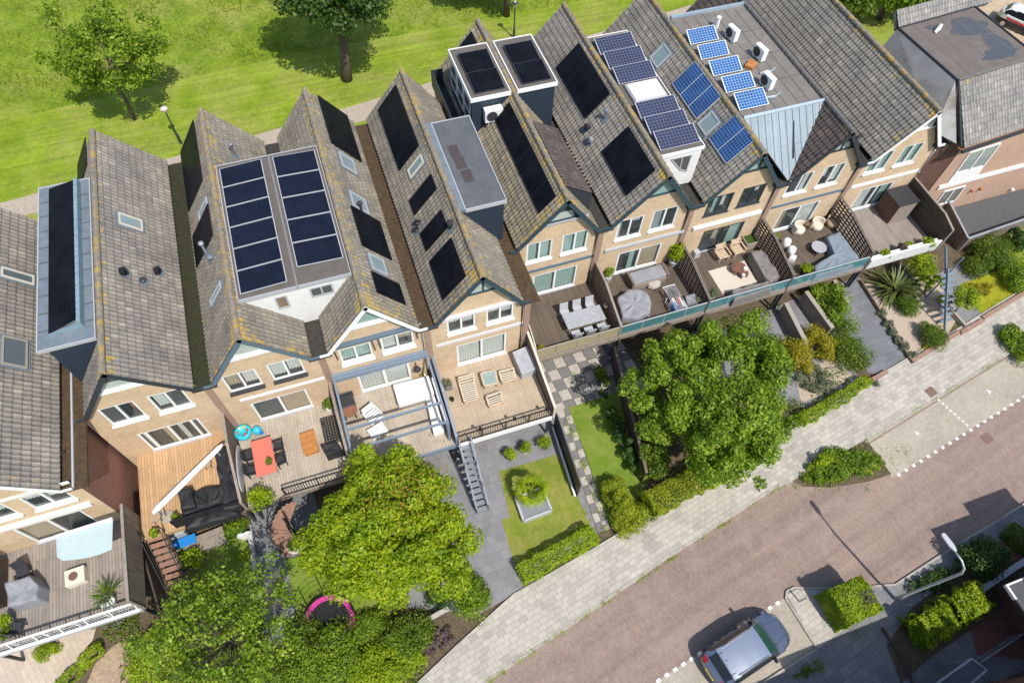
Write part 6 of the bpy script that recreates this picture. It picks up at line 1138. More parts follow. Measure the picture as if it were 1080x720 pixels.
t = thing('cube_sofa', 'black wicker armchair set against the left pergola beam', 'chair', D(364, 421)); c = D(364, 418, 2.7); m = MB(); m.box((c.x, c.y+.4, Z0), (.85, .75, .6), .05); m.box((c.x, c.y-.4, Z0), (.85, .75, .6), .05); m.build('seat', 'charcoal', t, bevel=.05); m = MB(); m.box((c.x-.4, c.y, Z0), (.15, 1.6, .85), .05); m.build('backrest', 'black', t, bevel=.03); table('round brown side table beside the black wicker armchairs', D(370, 437), .85, .85, .55, plain('copper', (.26, .12, .07), .5).name, 'charcoal', round_=True)
chair('white wooden armchair turned to the pergola post', D(395, 442), .45, 'white', 'white', None, .7, .75, .4, .9, True, 5); c = D(401, 456); table('white low slatted table beside the white armchair', (c.x-.1, c.y, Z0), .9, .7, .35, 'white', 'white', .3, slats=6); potted('yellow flowering plant in the corner beside the white sunbed', (446, 396), Z0, .2, .2, 'leaf_yellow', .15, .25, 'white', .07, 6, 30)
c = aty(438, 382, A); m = MB(); m.tube([(c.x, A-.02, c.z), (c.x, A-.35, c.z+.05)], .03, 8); m.lathe((c.x, A-.35, c.z-.18), [(.2, 0), (.14, .16), (.05, .24)], 14); tag(m.build('wall_lamp', 'charcoal'), 'black bell-shaped wall lamp beside the white sliding door of the pergola terrace', 'lamp')
# terrace 5
WD = 'pale wooden garden seats on the tan terrace'
def slat_seat(label, q, name='lounger', h=.33, glass=False):
    P = [V((p.x, p.y, Z0)) for p in [D(*a, 2.7) for a in q]]; c = sum(P, V((0, 0, 0)))/4; t = thing(name, label, 'table' if glass else 'chair', c, WD); m = MB(); up = V((0, 0, h))
    for a, b in zip(P, P[1:]+P[:1]): m.bar(a+up, b+up, .08, .07)
    m.build('frame', 'pale_wood', t); m = MB(); L = (P[3]-P[0]).length; n = max(5, int(L/.11))
    if glass: m.ext([p+up+V((0, 0, .02)) for p in P], (0, 0, .012))
    else:
        for i in range(1, n): f = i/n; a, b = P[0].lerp(P[3], f), P[1].lerp(P[2], f); k = up+V((0, 0, .03+(max(0, .3-f)*1.3))); m.bar(a+k, b+k, .065, .025)
    m.build('tabletop' if glass else 'seat', 'skylight_glass' if glass else 'cream', t)
    for p in P: q_ = p+(c-p)*.08; m = MB(); m.bar(q_, q_+up, .07, .07); m.build('leg', 'pale_wood', t)
slat_seat('long two-part wooden lounger at the left of the tan terrace', [(483, 399), (499, 395), (504, 420.5), (490, 424)]); slat_seat('low wooden table with a patterned glass top between the lounger and the chair', [(507, 394.6), (522.5, 391), (525, 405), (511, 408)], 'table', .45, True); slat_seat('wooden deck chair nearest the grey cushion box', [(526, 391.5), (541.6, 388), (544, 399), (530, 403)]); slat_seat('single wooden deck chair standing farthest from the house on the tan terrace', [(512.6, 417.5), (528, 412), (531, 423), (516, 428)])
t = thing('cushion_box', 'light grey cushion storage box beside the right fence of the tan terrace', 'box', D(555, 385)); m = MB(); q = [D(541, 371.5, 3.1), D(556, 365, 3.1), D(566, 388, 3.1), D(550.5, 394, 3.1)]; m.ext([V((p.x, p.y, Z0)) for p in q], (0, 0, .68)); m.build('box', 'light_grey', t, bevel=.02); m = MB(); k = sum(q, V((0, 0, 0)))/4; m.ext([V((k.x+(p.x-k.x)*1.05, k.y+(p.y-k.y)*1.05, Z0+.68)) for p in q], (0, 0, .07)); m.build('lid', plain('box_lid', (.40, .41, .44), .5).name, t, bevel=.02)
potted('small bushy olive in a square grey pot at the left of the tan terrace', (473, 406), Z0, .3, .7, 'leaf_grey', .18, .3, 'pot_grey', .08, 12, 40, square=True)
c = D(477, 422); m = MB(); m.lathe(c, [(.1, 0), (.12, .2), (.07, .3)], 12); tag(m.build('lantern', 'black'), 'small black lantern by the left fence of the tan terrace', 'lantern')
stair('dark steel open stair with blue-grey handrail from the tan terrace down to the paved garden', 2.86, 3.5, 13.85, 10.75, 11, 'mid_grey', 'pergola', rail='mid_grey', xt=.0)
# garden 5
for (px, r, lab) in (((538, 481), .46, 'left one of three round box balls in pots below the tan terrace'), ((554, 474), .44, 'middle one of three round box balls, yellower, in a white pot'), ((575, 469), .48, 'right one of three round box balls, in a black pot')): potted(lab, px, 0, r, r*1.5, 'leaf_hedge' if 'middle' not in lab else 'leaf_lime', .2, .3, 'charcoal' if 'middle' not in lab else 'white', .06, 26, 70, 'box ball', 'box balls in pots')
t = thing('palm_planter', 'square grey stone planter in the middle of the lawn', 'planter', at(562, 535)); q = [at(543.5, 527), at(572, 516), at(581, 540), at(552, 551)]; k = sum(q, V((0, 0, 0)))/4; m = MB()
for a, b in zip(q, q[1:]+q[:1]): m.bar(a+V((0, 0, .2)), b+V((0, 0, .2)), .12, .4)
m.build('wall', 'light_grey', t); m = MB(); m.face([V((p.x, p.y, .32)) for p in q][::-1]); m.build('soil', 'mid_grey', t)
c = V((k.x+.0, k.y+.42, .32)); t = thing('palm', 'shaggy green fan palm growing in the square stone planter', 'palm', c); m = MB(); m.tube([c, c+V((0, 0, .7)), c+V((.02, 0, 1.15))], [.14, .16, .1], 9); m.build('trunk', 'bark', t)
P = []
for i in range(26):
    a = random.random()*6.28; el = random.uniform(-.25, 1.2); d = V((math.cos(a)*math.cos(el), math.sin(a)*math.cos(el), math.sin(el))); s0 = c+V((0, 0, 1.15)); e = s0+d*.5; sd_ = d.cross(V((0, 0, 1))).normalized(); up_ = sd_.cross(d).normalized()
    P += [s0-sd_*.012, s0+sd_*.012, e+sd_*.012, e-sd_*.012]
    for j in range(15):
        q_ = -1.35+2.7*j/14; l = .52*random.uniform(.85, 1.1); dd = (d*math.cos(q_)+sd_*math.sin(q_)); f = e+dd*l-V((0, 0, .16*random.random())); w2 = (sd_*math.cos(q_)-d*math.sin(q_))*.022; mid = e+dd*l*.55+up_*.03
        P += [e-w2*.4, e+w2*.4, mid+w2, mid-w2, mid-w2, mid+w2, f+w2*.1, f-w2*.1]
npmesh('frond', [tuple(p) for p in P], 4, 'leaf_lime', t)
def garden_wall(name, label, pts, h, th, mat, cap=None, cat='fence', zb=0, post=None, group='garden fences'):
    t = thing(name, label, cat, at(*pts[0]), group); Q = [at(a, b, zb) for a, b in pts]; m = MB()
    for a, b in zip(Q, Q[1:]): m.bar(a+V((0, 0, h/2)), b+V((0, 0, h/2)), th, h)
    m.build('panel', mat, t)
    if cap:
        m = MB()
        for a, b in zip(Q, Q[1:]): m.bar(a+V((0, 0, h+.03)), b+V((0, 0, h+.03)), th+.06, .07)
        m.build('coping', cap, t)
    return t
t = garden_wall('garden_fence', 'black garden fence with a white rail at its foot beside the square lawn', [(584, 449), (608.5, 523)], 1.7, .06, 'black'); a, b = at(582.5, 449.5, .3), at(606.5, 523, .3); m = MB(); m.bar(a, b, .1, .1); m.build('rail', 'white', t)
def wall_w(name, label, Q, h, th, mat, cap): 
    t = thing(name, label, 'fence', V((Q[0][0], Q[0][1], 0)), 'garden fences'); m = MB(); c_ = MB()
    for a, b in zip(Q, Q[1:]): m.bar((*a, h/2), (*b, h/2), th, h); c_.bar((*a, h+.03), (*b, h+.03), th+.06, .07)
    m.build('panel', mat, t); c_.build('coping', cap, t)
wall_w('garden_fence', 'dark timber fence beside the narrow lawn strip under the large bushy tree', [(13.35, 17.3), (12.5, 12.67), (11.9, 9.6)], 1.5, .08, 'dark_wood', 'fence_wood'); garden_wall('garden_fence', 'dark fence under the first terraces beside the wooden stair', [(160, 575), (182, 650)], 1.6, .08, 'dark_wood')
garden_wall('garden_fence', 'low pale edging along the dark paving beside the turf lawn', [(266, 555), (277, 640)], .35, .06, 'light_grey'); garden_wall('garden_wall', 'grey-brown low wall ending at the first golden shrub', [(822, 330), (843, 372)], 1.1, .22, 'grey_wood', 'stone', 'wall', group='low walls below the teal rail'); garden_wall('garden_wall', 'grey-brown low wall ending at the second golden shrub', [(843, 318), (870, 356)], 1.1, .22, 'grey_wood', 'stone', 'wall', group='low walls below the teal rail')
garden_wall('garden_wall', 'grey-brown low wall hidden behind the tall climber', [(872, 306), (886, 330)], 1.1, .2, 'grey_wood', 'stone', 'wall', group='low walls below the teal rail'); garden_wall('garden_edging', 'timber edging between the grey paving and the row of lavender tufts', [(906, 297), (961, 384)], .28, .1, 'fence_wood', None, 'edging'); garden_wall('garden_edging', 'timber edging along the corner garden path', [(988, 315), (1016, 346)], .35, .18, 'stone', None, 'edging')
c = at(458, 660, .5); t = thing('beam_seat', 'weathered pale beam seat on the garden edge beside the round shrub', 'bench', at(458, 660)); a, b = at(448, 655, .55), at(473, 641, .55); m = MB(); m.bar(a, b, .22, .12); m.build('seat', 'light_slab', t, bevel=.01)
for f in (.1, .9): q = a.lerp(b, f); m = MB(); m.bar((q.x, q.y, 0), (q.x, q.y, .5), .12, .12); m.build('leg', 'grey_wood', t)
# terrace 6
c = D(616, 334, 3.1); SG = 'pale grey chairs round the stone table'; table('long grey stone dining table on the dark terrace', (c.x, c.y, Z0), 2.35, 1.05, .75, 'stone_top', 'light_grey', 0)
for i, dx in enumerate((-.8, 0, .8)):
    chair('pale grey high-backed chair, %s on the house side of the stone table' % ['left', 'middle', 'right'][i], (c.x+dx-.05, c.y+.75, Z0), 0, 'light_grey', 'light_grey', SG, .52, .5, .45, 1.0); chair('pale grey high-backed chair, %s on the garden side of the stone table' % ['left', 'middle', 'right'][i], (c.x+dx+.05, c.y-.78, Z0), math.pi, 'light_grey', 'light_grey', SG, .52, .5, .45, 1.0)
potted('dark little plant standing on the right end of the stone table', (639, 322), 3.1, .16, .15, 'leaf_maroon', .12, .14, 'stone', .06, 8, 24); potted('yellow plant in a pot at the left corner of the beige mesh rail', (571, 368), Z0, .3, .4, 'leaf_yellow', .2, .3, 'cream', .09, 14, 40)
m = MB(); Q = [V((8.42, 17.6+i*.32, Z0)) for i in range(11)]; m.ext([Q[0]]+[Q[-1]]+[V((8.42, 17.6+3.2*(1-f), Z0+.85+.75*(1-(2*f-.7)**2*.5))) for f in [i/10 for i in range(11)]], (.05, 0, 0)); tag(m.build('privacy_screen', 'cream'), 'curved cream privacy screen on the left side of the stone table terrace', 'screen')
# terrace 7
t = thing('sofa', 'long grey cushioned sofa with its back to the sliding door', 'sofa', D(682, 292)); c = D(683, 290, 2.9); m = MB(); m.box((c.x, c.y, Z0), (2.3, .95, .5), .02); m.build('base', 'grey_wood', t, bevel=.02); m = MB(); m.box((c.x, c.y, Z0+.5), (2.2, .85, .18), .02); m.build('cushion', 'cover_grey', t, bevel=.05)
for s_ in (-1, 1): m = MB(); m.box((c.x+s_*1.15, c.y, Z0), (.14, .95, .75), .02); m.build('armrest', 'fence_wood', t)
drape('garden_table', 'large garden table and chairs under a loose light grey cover', 'table', [D(650, 315, 3.1), D(662, 305, 3.1), D(680, 306, 3.1), D(688, 318, 3.1), D(686, 330, 3.1), D(672, 337, 3.1), D(656, 335, 3.1)], .85, 'cover_grey', seed=13, lump=.08)
c = D(689, 302); m = MB(); m.lathe(c, [(.28, 0), (.42, .18), (.36, .36), (.2, .42)], 9, 0, 1.1, .8); tag(m.build('stone_stool', 'light_slab'), 'pale boulder-shaped stool in front of the grey sofa', 'stool')
t = thing('drying_rack', 'clothes drying rack hung with blue and white striped towels', 'drying rack', D(713, 312)); c = D(712, 315, 3.2); m = MB()
for i in range(9): m.bar((c.x-.35+i*.09, c.y-.9, Z0+.95), (c.x-.35+i*.09, c.y+.9, Z0+.95), .015, .015)
for y in (-.9, .9): m.bar((c.x-.4, c.y+y, Z0+.95), (c.x+.4, c.y+y, Z0+.95), .03, .03); m.bar((c.x-.4, c.y+y, Z0+.95), (c.x+.3, c.y+y*.4, Z0), .03, .03); m.bar((c.x+.4, c.y+y, Z0+.95), (c.x-.3, c.y+y*.4, Z0), .03, .03)
m.build('frame', 'white', t)
for i, (mm, y, x, l) in enumerate((('charcoal', .45, -.12, .55), ('white', -.25, -.25, .6), ('blue', -.5, -.3, .5), ('white', -.35, .15, .65), ('red', -.2, .05, .4), ('navy', .5, .2, .6), ('pale_blue', -.55, .28, .5))):
    m = MB(); n = 6
    for k in range(n): a, b = k/n, (k+1)/n; f = lambda u: V((c.x+x+.07*math.sin(u*math.pi)+(-.04 if u < .5 else .04), c.y+y, Z0+.4+.57*math.sin(min(1, max(0, u))*math.pi)))
    for k in range(n): a, b = f(k/n), f((k+1)/n); m.ext([a-V((0, l/2, 0)), a+V((0, l/2, 0)), b+V((0, l/2, 0)), b-V((0, l/2, 0))], (.012, 0, .004))
    m.build('towel', mm, t)
potted('tall leafy shrub in a grey pot at the wall between two sliding doors', (711, 274), Z0, .6, 1.5, 'leaf_lime', .32, .5, 'light_grey', .13, 30, 60); potted('lime leafed plant in a pot at the left door edge of the sofa terrace', (642, 292), Z0, .35, .9, 'leaf_fresh', .2, .4, 'light_grey', .11, 16, 45); potted('yellow flowering pot beside the covered table at the teal rail', (662, 344), Z0, .25, .25, 'leaf_yellow', .2, .25, 'cream', .08, 10, 36); potted('reddish plant in a pot at the teal rail beside the covered table', (682, 338), Z0, .22, .3, 'leaf_maroon', .16, .25, 'terracotta', .08, 10, 36); potted('wispy grass in a grey pot by the dark fence at the drying rack end', (735, 318), Z0, .25, .5, 'leaf_grey', .18, .35, 'pot_grey', .08, 12, 36)
drape('garden_chair', 'chair under a pale cover between the drying rack and the dark fence', 'chair', [D(722, 312, 2.9), D(733, 309, 2.9), D(735, 318, 2.9), D(725, 321, 2.9)], .6, 'cover_grey', seed=17)
# terrace 8
q = [D(747, 286), D(785, 275), D(799, 297), D(762, 310)]; m = MB(); m.ext(q, (0, 0, .015)); tag(m.build('rug', 'rug'), 'cream outdoor rug on the dark terrace', 'rug')
for px, lab in (((760, 273), 'pale wooden armchair, left of the pair in front of the dark-framed door'), ((776, 268), 'pale wooden armchair, right of the pair in front of the dark-framed door')): c = D(*px); chair(lab, (c.x, c.y+.05, Z0), .06, 'pale_wood', 'pale_wood', 'pair of wooden armchairs', .72, .68, .42, .95, True, 5)
table('round brown coffee table on the cream rug', D(777, 286), .95, .8, .42, plain('walnut', (.17, .085, .06), .5).name, 'brown', round_=True); table('small oval brown side table overlapping the round coffee table', D(783, 291), .6, .5, .32, 'walnut', 'brown', round_=True)
c = D(786, 283, 2.8); m = MB(); m.lathe((c.x, c.y, Z0+.3), [(.12, 0), (.12, .2), (.09, .22)], 12); tag(m.build('lantern', 'white'), 'white lantern at the edge of the round coffee table', 'lantern'); c = D(782, 294); m = MB(); m.lathe((c.x, c.y, Z0+.32), [(.1, 0), (.11, .12), (.05, .14)], 12); tag(m.build('candle', 'ivory'), 'cream candle on the small oval side table', 'candle')
drape('sofa', 'sofa under a taupe cover along the right lattice of the cream rug terrace', 'sofa', [D(791, 266, 3.1), D(803, 262, 3.1), D(823, 291, 3.1), D(813, 299, 3.1), D(806, 292, 3.1)], .8, 'cover_taupe', seed=19); drape('sofa', 'sofa under a taupe cover along the teal rail of the cream rug terrace', 'sofa', [D(771, 306, 3.0), D(811, 296, 3.0), D(815, 304, 3.0), D(774, 317, 3.0)], .7, 'cover_taupe', seed=21)
c = D(788, 258); t = thing('crate_planter', 'square metal planter crate beside the wooden armchairs', 'planter', c); m = MB()
for a, b in (((-.42, -.4), (.42, -.4)), ((.42, -.4), (.42, .4)), ((.42, .4), (-.42, .4)), ((-.42, .4), (-.42, -.4))): m.bar((c.x+a[0], c.y+a[1], Z0+.35), (c.x+b[0], c.y+b[1], Z0+.35), .05, .6)
m.build('crate', 'stone', t); m = MB(); m.b2(c.x-.38, c.x+.38, c.y-.36, c.y+.36, Z0+.45, Z0+.5); m.build('soil', 'leaf_dark', t)
potted('wispy flowering grass with pink blooms at the left corner of the cream rug terrace', (750, 312), Z0, .4, .7, 'leaf_grey', .2, .35, 'light_grey', .08, 18, 40)
c = D(733, 270); m = MB(); m.box((c.x, c.y, Z0), (.45, .4, .5), .1, 0, .8); tag(m.build('flower_box', 'light_grey', bevel=.03), 'small pale box at the left end of the dark-framed sliding door', 'box')
# terrace 9
drape('corner_sofa', 'L-shaped corner sofa under a smooth blue-grey cover', 'sofa', [D(871, 249, 3.0), D(885, 244, 3.0), D(907, 272, 3.0), D(901, 279, 3.0), D(860, 291, 3.0), D(858, 281, 3.0), D(880, 268, 3.0)], .72, 'cover_blue', seed=23, lump=.03); table('round grey stone table in front of the blue-grey covered corner sofa', D(861, 265), .95, .95, .45, 'stone_top', 'charcoal', round_=True)
for px, rz, lab in (((841, 245), .5, 'beige tub chair at the sliding door, left of three'), ((860, 241), -.1, 'beige tub chair at the sliding door, middle of three'), ((876, 238), -.6, 'beige wicker tub chair in the corner under the drainpipe')):
    c = D(*px); t = thing('tub_chair', lab, 'chair', c, 'beige tub chairs'); m = MB(); m.lathe(c, [(.3, 0), (.36, .2), (.36, .4), (.2, .42)], 16); m.build('seat', 'cream' if 'wicker' not in lab else 'wicker', t, smooth=True); m = MB()
    Q = [c+V((.4*math.cos(a), .38*math.sin(a), .4)) for a in [rz+math.pi*(.0+i/9) for i in range(10)]]
    for a, b in zip(Q, Q[1:]): m.bar(a, b, .09, .62)
    m.build('backrest', 'ivory' if 'wicker' not in lab else 'wicker', t)
table('small round side table with an orange pot between the beige tub chairs', D(848, 241), .4, .4, .5, 'brown', 'brown', round_=True)
for px, r, h, lab in (((827, 260), .28, .75, 'white fabric covered stool, upper one beside the lattice fence'), ((833, 267), .27, .6, 'white fabric covered stool, middle one beside the lattice fence'), ((834, 275), .3, .5, 'white box-shaped bag, lowest of three white things beside the lattice fence')):
    c = D(*px); m = MB(); m.lathe(c, [(r*.9, 0), (r, h*.5), (r*.85, h*.85), (r*.4, h)], 12 if 'box' not in lab else 4); tag(m.build('covered_stool' if 'stool' in lab else 'bag', 'white', smooth='box' not in lab), lab, 'stool' if 'stool' in lab else 'bag')
potted('bushy green plant with yellow flowers at the teal rail left of the blue-grey sofa', (850, 285), Z0, .5, .5, 'leaf_lime', .3, .3, 'charcoal', .11, 20, 50); potted('small green plant against the lattice by the sliding door', (819, 249), Z0, .2, .3, 'leaf_lime', .15, .2, 'stone', .08, 8, 30)
# terrace 10
t = thing('shed_cupboard', 'brown wooden shed cupboard with a flat grey top on the end terrace', 'cupboard', D(948, 228)); q = [D(944, 203, 4.1), D(955, 198, 4.1), D(961, 210, 4.1), D(948, 216, 4.1)]; x0, x1, y0, y1 = 33.75, 35.2, 20.0, 21.4; m = MB(); m.b2(x0, x1, y0, y1, Z0, Z0+1.65); m.build('body', 'boards_brown', t); m = MB(); m.b2(x0-.06, x1+.06, y0-.06, y1+.05, Z0+1.65, Z0+1.72); m.build('roof', 'charcoal', t); m = MB(); m.b2(x0+.05, x1-.05, y0-.025, y0-.003, Z0+.05, Z0+1.6); m.build('door', 'grey_wood', t)
for px, mm, r, lab in (((932, 270), 'leaf_lime', .5, 'round lime green plant behind the white planter rail, left one'), ((950, 264), 'leaf_maroon', .45, 'reddish plant at the white planter rail, middle one'), ((957, 259), 'leaf_lime', .3, 'small orange-tipped plant at the white planter rail'), ((977, 258), 'leaf_hedge', .6, 'bright green and red plant at the right end of the white planter rail')): potted(lab, px, Z0, r*.8, r, mm, .22, .3, 'charcoal', .12, 18, 50, group='plants at the white planter rail')
S('lime green creeper falling over the white planter rail', (974, 281), .9, (15, 16), 1.4, 'leaf_lime', .14, 30, 70); S('lime green climber on the post at the right end of the terraces', (985, 298), .1, (8, 24), 2.3, 'leaf_lime', .14, 24, 70); potted('small plant in a pot hung at the corner of the brown end wall', (966, 213), Z0+.8, .2, .25, 'leaf_hedge', .12, .2, 'stone', .07, 8, 30)
t = thing('steel_stair', 'slim blue-grey steel stair and posts at the right end of the terraces', 'stairs', at(980, 312)); m = MB(); a, b = at(977, 313), at(1010, 267, 2.6); z = 4.1
m.tube([V((a.x, a.y, 0)), V((a.x, a.y, z))], .05, 8); m.bar((a.x-.6, a.y, 3.3), (a.x-.6, a.y-2.6, .1), .06, .16); m.bar((a.x+.25, a.y+1.4, 3.4), (a.x+.25, a.y-1.6, .1), .06, .16)
for i in range(9): f = i/9; m.b2(a.x-.6, a.x+.25, a.y-.2-2.2*f, a.y-2.2*f+.0, 2.6*(1-f), 2.6*(1-f)+.03)
m.build('frame', 'pergola', t)
# ---------------------------------------------------------------- car, lamps, far vehicle
def car(name, label, c, rz, L=4.4, W_=1.84, paint='car_paint', roofm='car_roof', rails=True, stripe=None):
    """compact SUV: height field over the plan gives bonnet, screens, roof and tumblehome"""
    t = thing(name, label, 'car', c); nx, ny = 88, 44; ca, sa = math.cos(rz), math.sin(rz); C0 = V(c)
    prof = [(-.5, .78), (-.485, 1.0), (-.46, 1.12), (-.43, 1.2), (-.355, 1.5), (-.3, 1.555), (-.15, 1.6), (0, 1.595), (.06, 1.57), (.12, 1.53), (.255, 1.06), (.3, 1.03), (.4, .95), (.46, .86), (.49, .72), (.5, .6)]
    def zp(u):
        for (a, p), (b, q) in zip(prof, prof[1:]):
            if u <= b: f = (u-a)/(b-a); f = f*f*(3-2*f)*.35+f*.65; return p+(q-p)*f
        return prof[-1][1]
    def half(u): a = abs(u)*2; e = 2.9 if u > 0 else 4.2; return W_/2*(max(0, 1-a**(e*1.6)))**(1/e)*(1-.03*max(0, u))
    belt = lambda u: 1.02-.06*u
    parts = {}
    def zone(u, y):
        if abs(y) > .62*W_/2 and -.36 < u < .2 and False: return 'x'
        return None
    G = []
    for i in range(nx+1):
        u = -.5+i/nx; hw = max(half(u), .02); row = []
        for j in range(ny+1):
            v = -1+2*j/ny; y = v*hw; z = zp(u); ay = abs(y); B = belt(u)
            if z > B: z = min(z-.05*(y/hw)**2, B+max(0, (W_/2*.985-ay))*2.35) if hw > W_/2*.7 else z
            else: z = z-.10*abs(v)**4
            row.append((u, y, max(z, .5), ay))
        G.append(row)
    def w3(u, y, z): x = u*L; return C0+V((x*ca-y*sa, x*sa+y*ca, z))
    def mat_of(u, y, z):
        ay = abs(y); B = belt(u); top = zp(u); side = B+max(0, (W_/2*.985-ay))*2.35 < top-.06
        if z > B+.05 and side and -.40 < u < .17: return 'side_window' if y > 0 else 'side_glass'
        if .125 < u < .25 and z > B+.02 and ay < .70: return 'windscreen'
        if -.435 < u < -.352 and ay < .62: return 'rear_window'
        if -.345 < u < .12 and z > 1.42: return 'roof'
        if u < -.44 and ay > .5 and z > .8: return 'tail_light' if y > 0 else 'rear_light'
        if u > .44 and ay > .5 and z > .62: return 'headlight' if y > 0 else 'lamp_glass'
        return 'body'
    mb = {}
    for i in range(nx):
        for j in range(ny):
            q = [G[i][j], G[i+1][j], G[i+1][j+1], G[i][j+1]]; u = sum(a[0] for a in q)/4; y = sum(a[1] for a in q)/4; z = sum(a[2] for a in q)/4
            mb.setdefault(mat_of(u, y, z), MB()).face([w3(a[0], a[1], a[2]) for a in q])
    side = [(G[i][0][0], G[i][0][1], G[i][0][2]) for i in range(nx+1)]+[(G[i][ny][0], G[i][ny][1], G[i][ny][2]) for i in range(nx, -1, -1)]
    lv = [(1.0, None), (1.012, .72), (1.0, .45), (.97, .26)]; n = len(side)
    for (k0, z0), (k1, z1) in zip(lv, lv[1:]):
        for i in range(n):
            a, b = side[i], side[(i+1) % n]; za, zb = (a[2], b[2]) if z0 is None else (min(z0, a[2]), min(z0, b[2]))
            mb['body' if z1 > .5 else 'body'].face([w3(a[0]*k1, a[1]*k1, min(z1, za)), w3(b[0]*k1, b[1]*k1, min(z1, zb)), w3(b[0]*k0, b[1]*k0, zb), w3(a[0]*k0, a[1]*k0, za)][::1], 0 if z1 > .5 else 1)
    mm = dict(side_window='car_glass', side_glass='car_glass', windscreen='car_screen', rear_window='car_glass', roof=roofm, tail_light='car_red', rear_light='car_red', lamp_glass='steel', headlight='steel')
    for k, b in mb.items(): b.build(k, mm.get(k, [paint, 'black']) if k != 'body' else [paint, 'charcoal'], t, smooth=k != 'body' or True)
    for u in (-.31, .31):
        for s_ in (-1, 1):
            wm = MB(); p = w3(u, s_*(W_/2-.1), .33); q = w3(u, s_*(W_/2+.01), .33); wm.tube([p, q], .33, 20); o = wm.build('wheel', 'black', t); r_ = MB(); d = (q-p).normalized(); r_.tube([q, q+d*.012], .2, 14); r_.build('rim', 'steel', o)
    for s_ in (-1, 1):
        m = MB(); m.bar(w3(.17, s_*(W_/2-.03), 1.06), w3(.165, s_*(W_/2+.19), 1.1), .16, .14); m.build('wing_mirror', 'black', t, bevel=.03)
        if rails: m = MB(); m.tube([w3(-.3, s_*.64, 1.50), w3(-.27, s_*.65, 1.6), w3(0, s_*.67, 1.62), w3(.08, s_*.67, 1.56), w3(.1, s_*.66, 1.5)], .022, 6); m.build('roof_rail', 'steel', t)
    m = MB(); 
    for s_ in (-.3, .25): m.bar(w3(.255, s_-.2, 1.075), w3(.235, s_+.28, 1.14), .02, .02)
    m.build('wiper', 'black', t)
    def sz(u, y): hw = max(half(u), .02); z = zp(u); return (z-.10*abs(y/hw)**4 if z <= belt(u) else z-.05*(y/hw)**2)+.004
    m = MB()
    for y0, y1, ua, ub in ((.34, .5, .45, .27), (-.34, -.5, .45, .27)):
        for k in range(6): f0, f1 = k/6, (k+1)/6; p, q = [w3(ua+(ub-ua)*f, y0+(y1-y0)*f, sz(ua+(ub-ua)*f, y0+(y1-y0)*f)) for f in (f0, f1)]; m.bar(p, q, .014, .006)
    for k in range(10): p, q = [w3(.272-.02*abs(y)**2, y, sz(.272-.02*abs(y)**2, y)) for y in (-.72+k*.144, -.72+(k+1)*.144)]; m.bar(p, q, .02, .006)
    for s_ in (-1, 1): m.bar(w3(-.36, s_*.5, 1.49), w3(-.30, s_*.5, 1.565), .02, .01)
    m.build('panel_gap', 'black', t)
    m = MB()
    for s_ in (-1, 1):
        for u in (-.12, .1): m.bar(w3(u, s_*(W_/2+.004), .93), w3(u+.035, s_*(W_/2+.004), .93), .03, .04)
    m.build('door_handle', 'steel', t)
    m = MB(); m.tube([w3(-.3, .1, 1.55), w3(-.33, .1, 1.68)], .012, 6); m.build('aerial', 'black', t)
    m = MB(); m.bar(w3(-.497, -.3, .75), w3(-.497, .3, .75), .03, .12); m.build('number_plate', 'yellow', t)
    if stripe:
        m = MB(); 
        for s_ in (-1, 1): m.bar(w3(-.3, s_*(W_/2+.012), .85), w3(.1, s_*(W_/2+.012), .8), .02, .16)
        m.build('stripe', stripe, t)
    return t
m_ = plain('car_paint', (.20, .225, .29), .28, .75, .04, 2., 0, .5); plain('car_roof', (.56, .59, .64), .25, .8, .03, 2.); plain('car_red', (.35, .01, .02), .2); plain('car_white', (.72, .72, .71), .3); glassmat('car_glass', (.015, .02, .022), .9); glassmat('car_screen', (.03, .10, .075), .8)
for mname in ('car_paint', 'car_roof', 'car_white'): MATS[mname].node_tree.nodes['Principled BSDF'].inputs['Coat Weight'].default_value = .6
fr, re_ = at(826, 652, .8), at(739, 706, .8); d = (fr-re_); ang = math.radians(12.2); c = (fr+re_)/2
c = at(788, 684, .75); car('parked_car', 'silver-grey compact car with roof rails parked at the kerb', (c.x, c.y, .006), math.radians(10), 4.6, 1.9)
c = at(1073, 22, .9); car('parked_car', 'white car with red stripe cut by the right picture edge behind the flat-roofed house', (c.x+.9, c.y, -.02), math.radians(-60), 4.3, 1.8, 'car_white', 'car_white', False, 'red')
p = at(1075, 10); plain('sand', (.46, .36, .24), .95, 0, .15, 2, .2); sheet('sand_lot', [(p.x-4.5, p.y-12, 0), (p.x+30, p.y-12, 0), (p.x+30, p.y+9, 0), (p.x-4.5, p.y+9, 0)], -.012, 'sand')
t = thing('street_lamp', 'tall curved silver street lamp leaning over the long yellow-green hedge', 'street lamp', (21.6, -.08, .1)); b = V((21.6, -.08, .1)); m = MB(); m.tube([b, b+V((0, 0, 1.0)), b+V((0, 0, 1.02)), b+V((0, 0, 5.7)), b+V((-.01, .12, 6.05)), b+V((-.04, .42, 6.25)), b+V((-.1, .85, 6.3))], [.1, .1, .075, .06, .05, .045, .04], 10); m.build('mast', 'galv', t, smooth=True)
m = MB(); h = b+V((-.1, .85, 6.3)); dd = V((-.12, .99, .03)); s_ = V((.99, .12, 0)); m.ext([h-s_*.06, h+s_*.06, h+dd*.3+s_*.13, h+dd*.8+s_*.11, h+dd*.88, h+dd*.8-s_*.11, h+dd*.3-s_*.13], (0, 0, .1)); m.build('lamp_head', 'light_grey', t, bevel=.02)
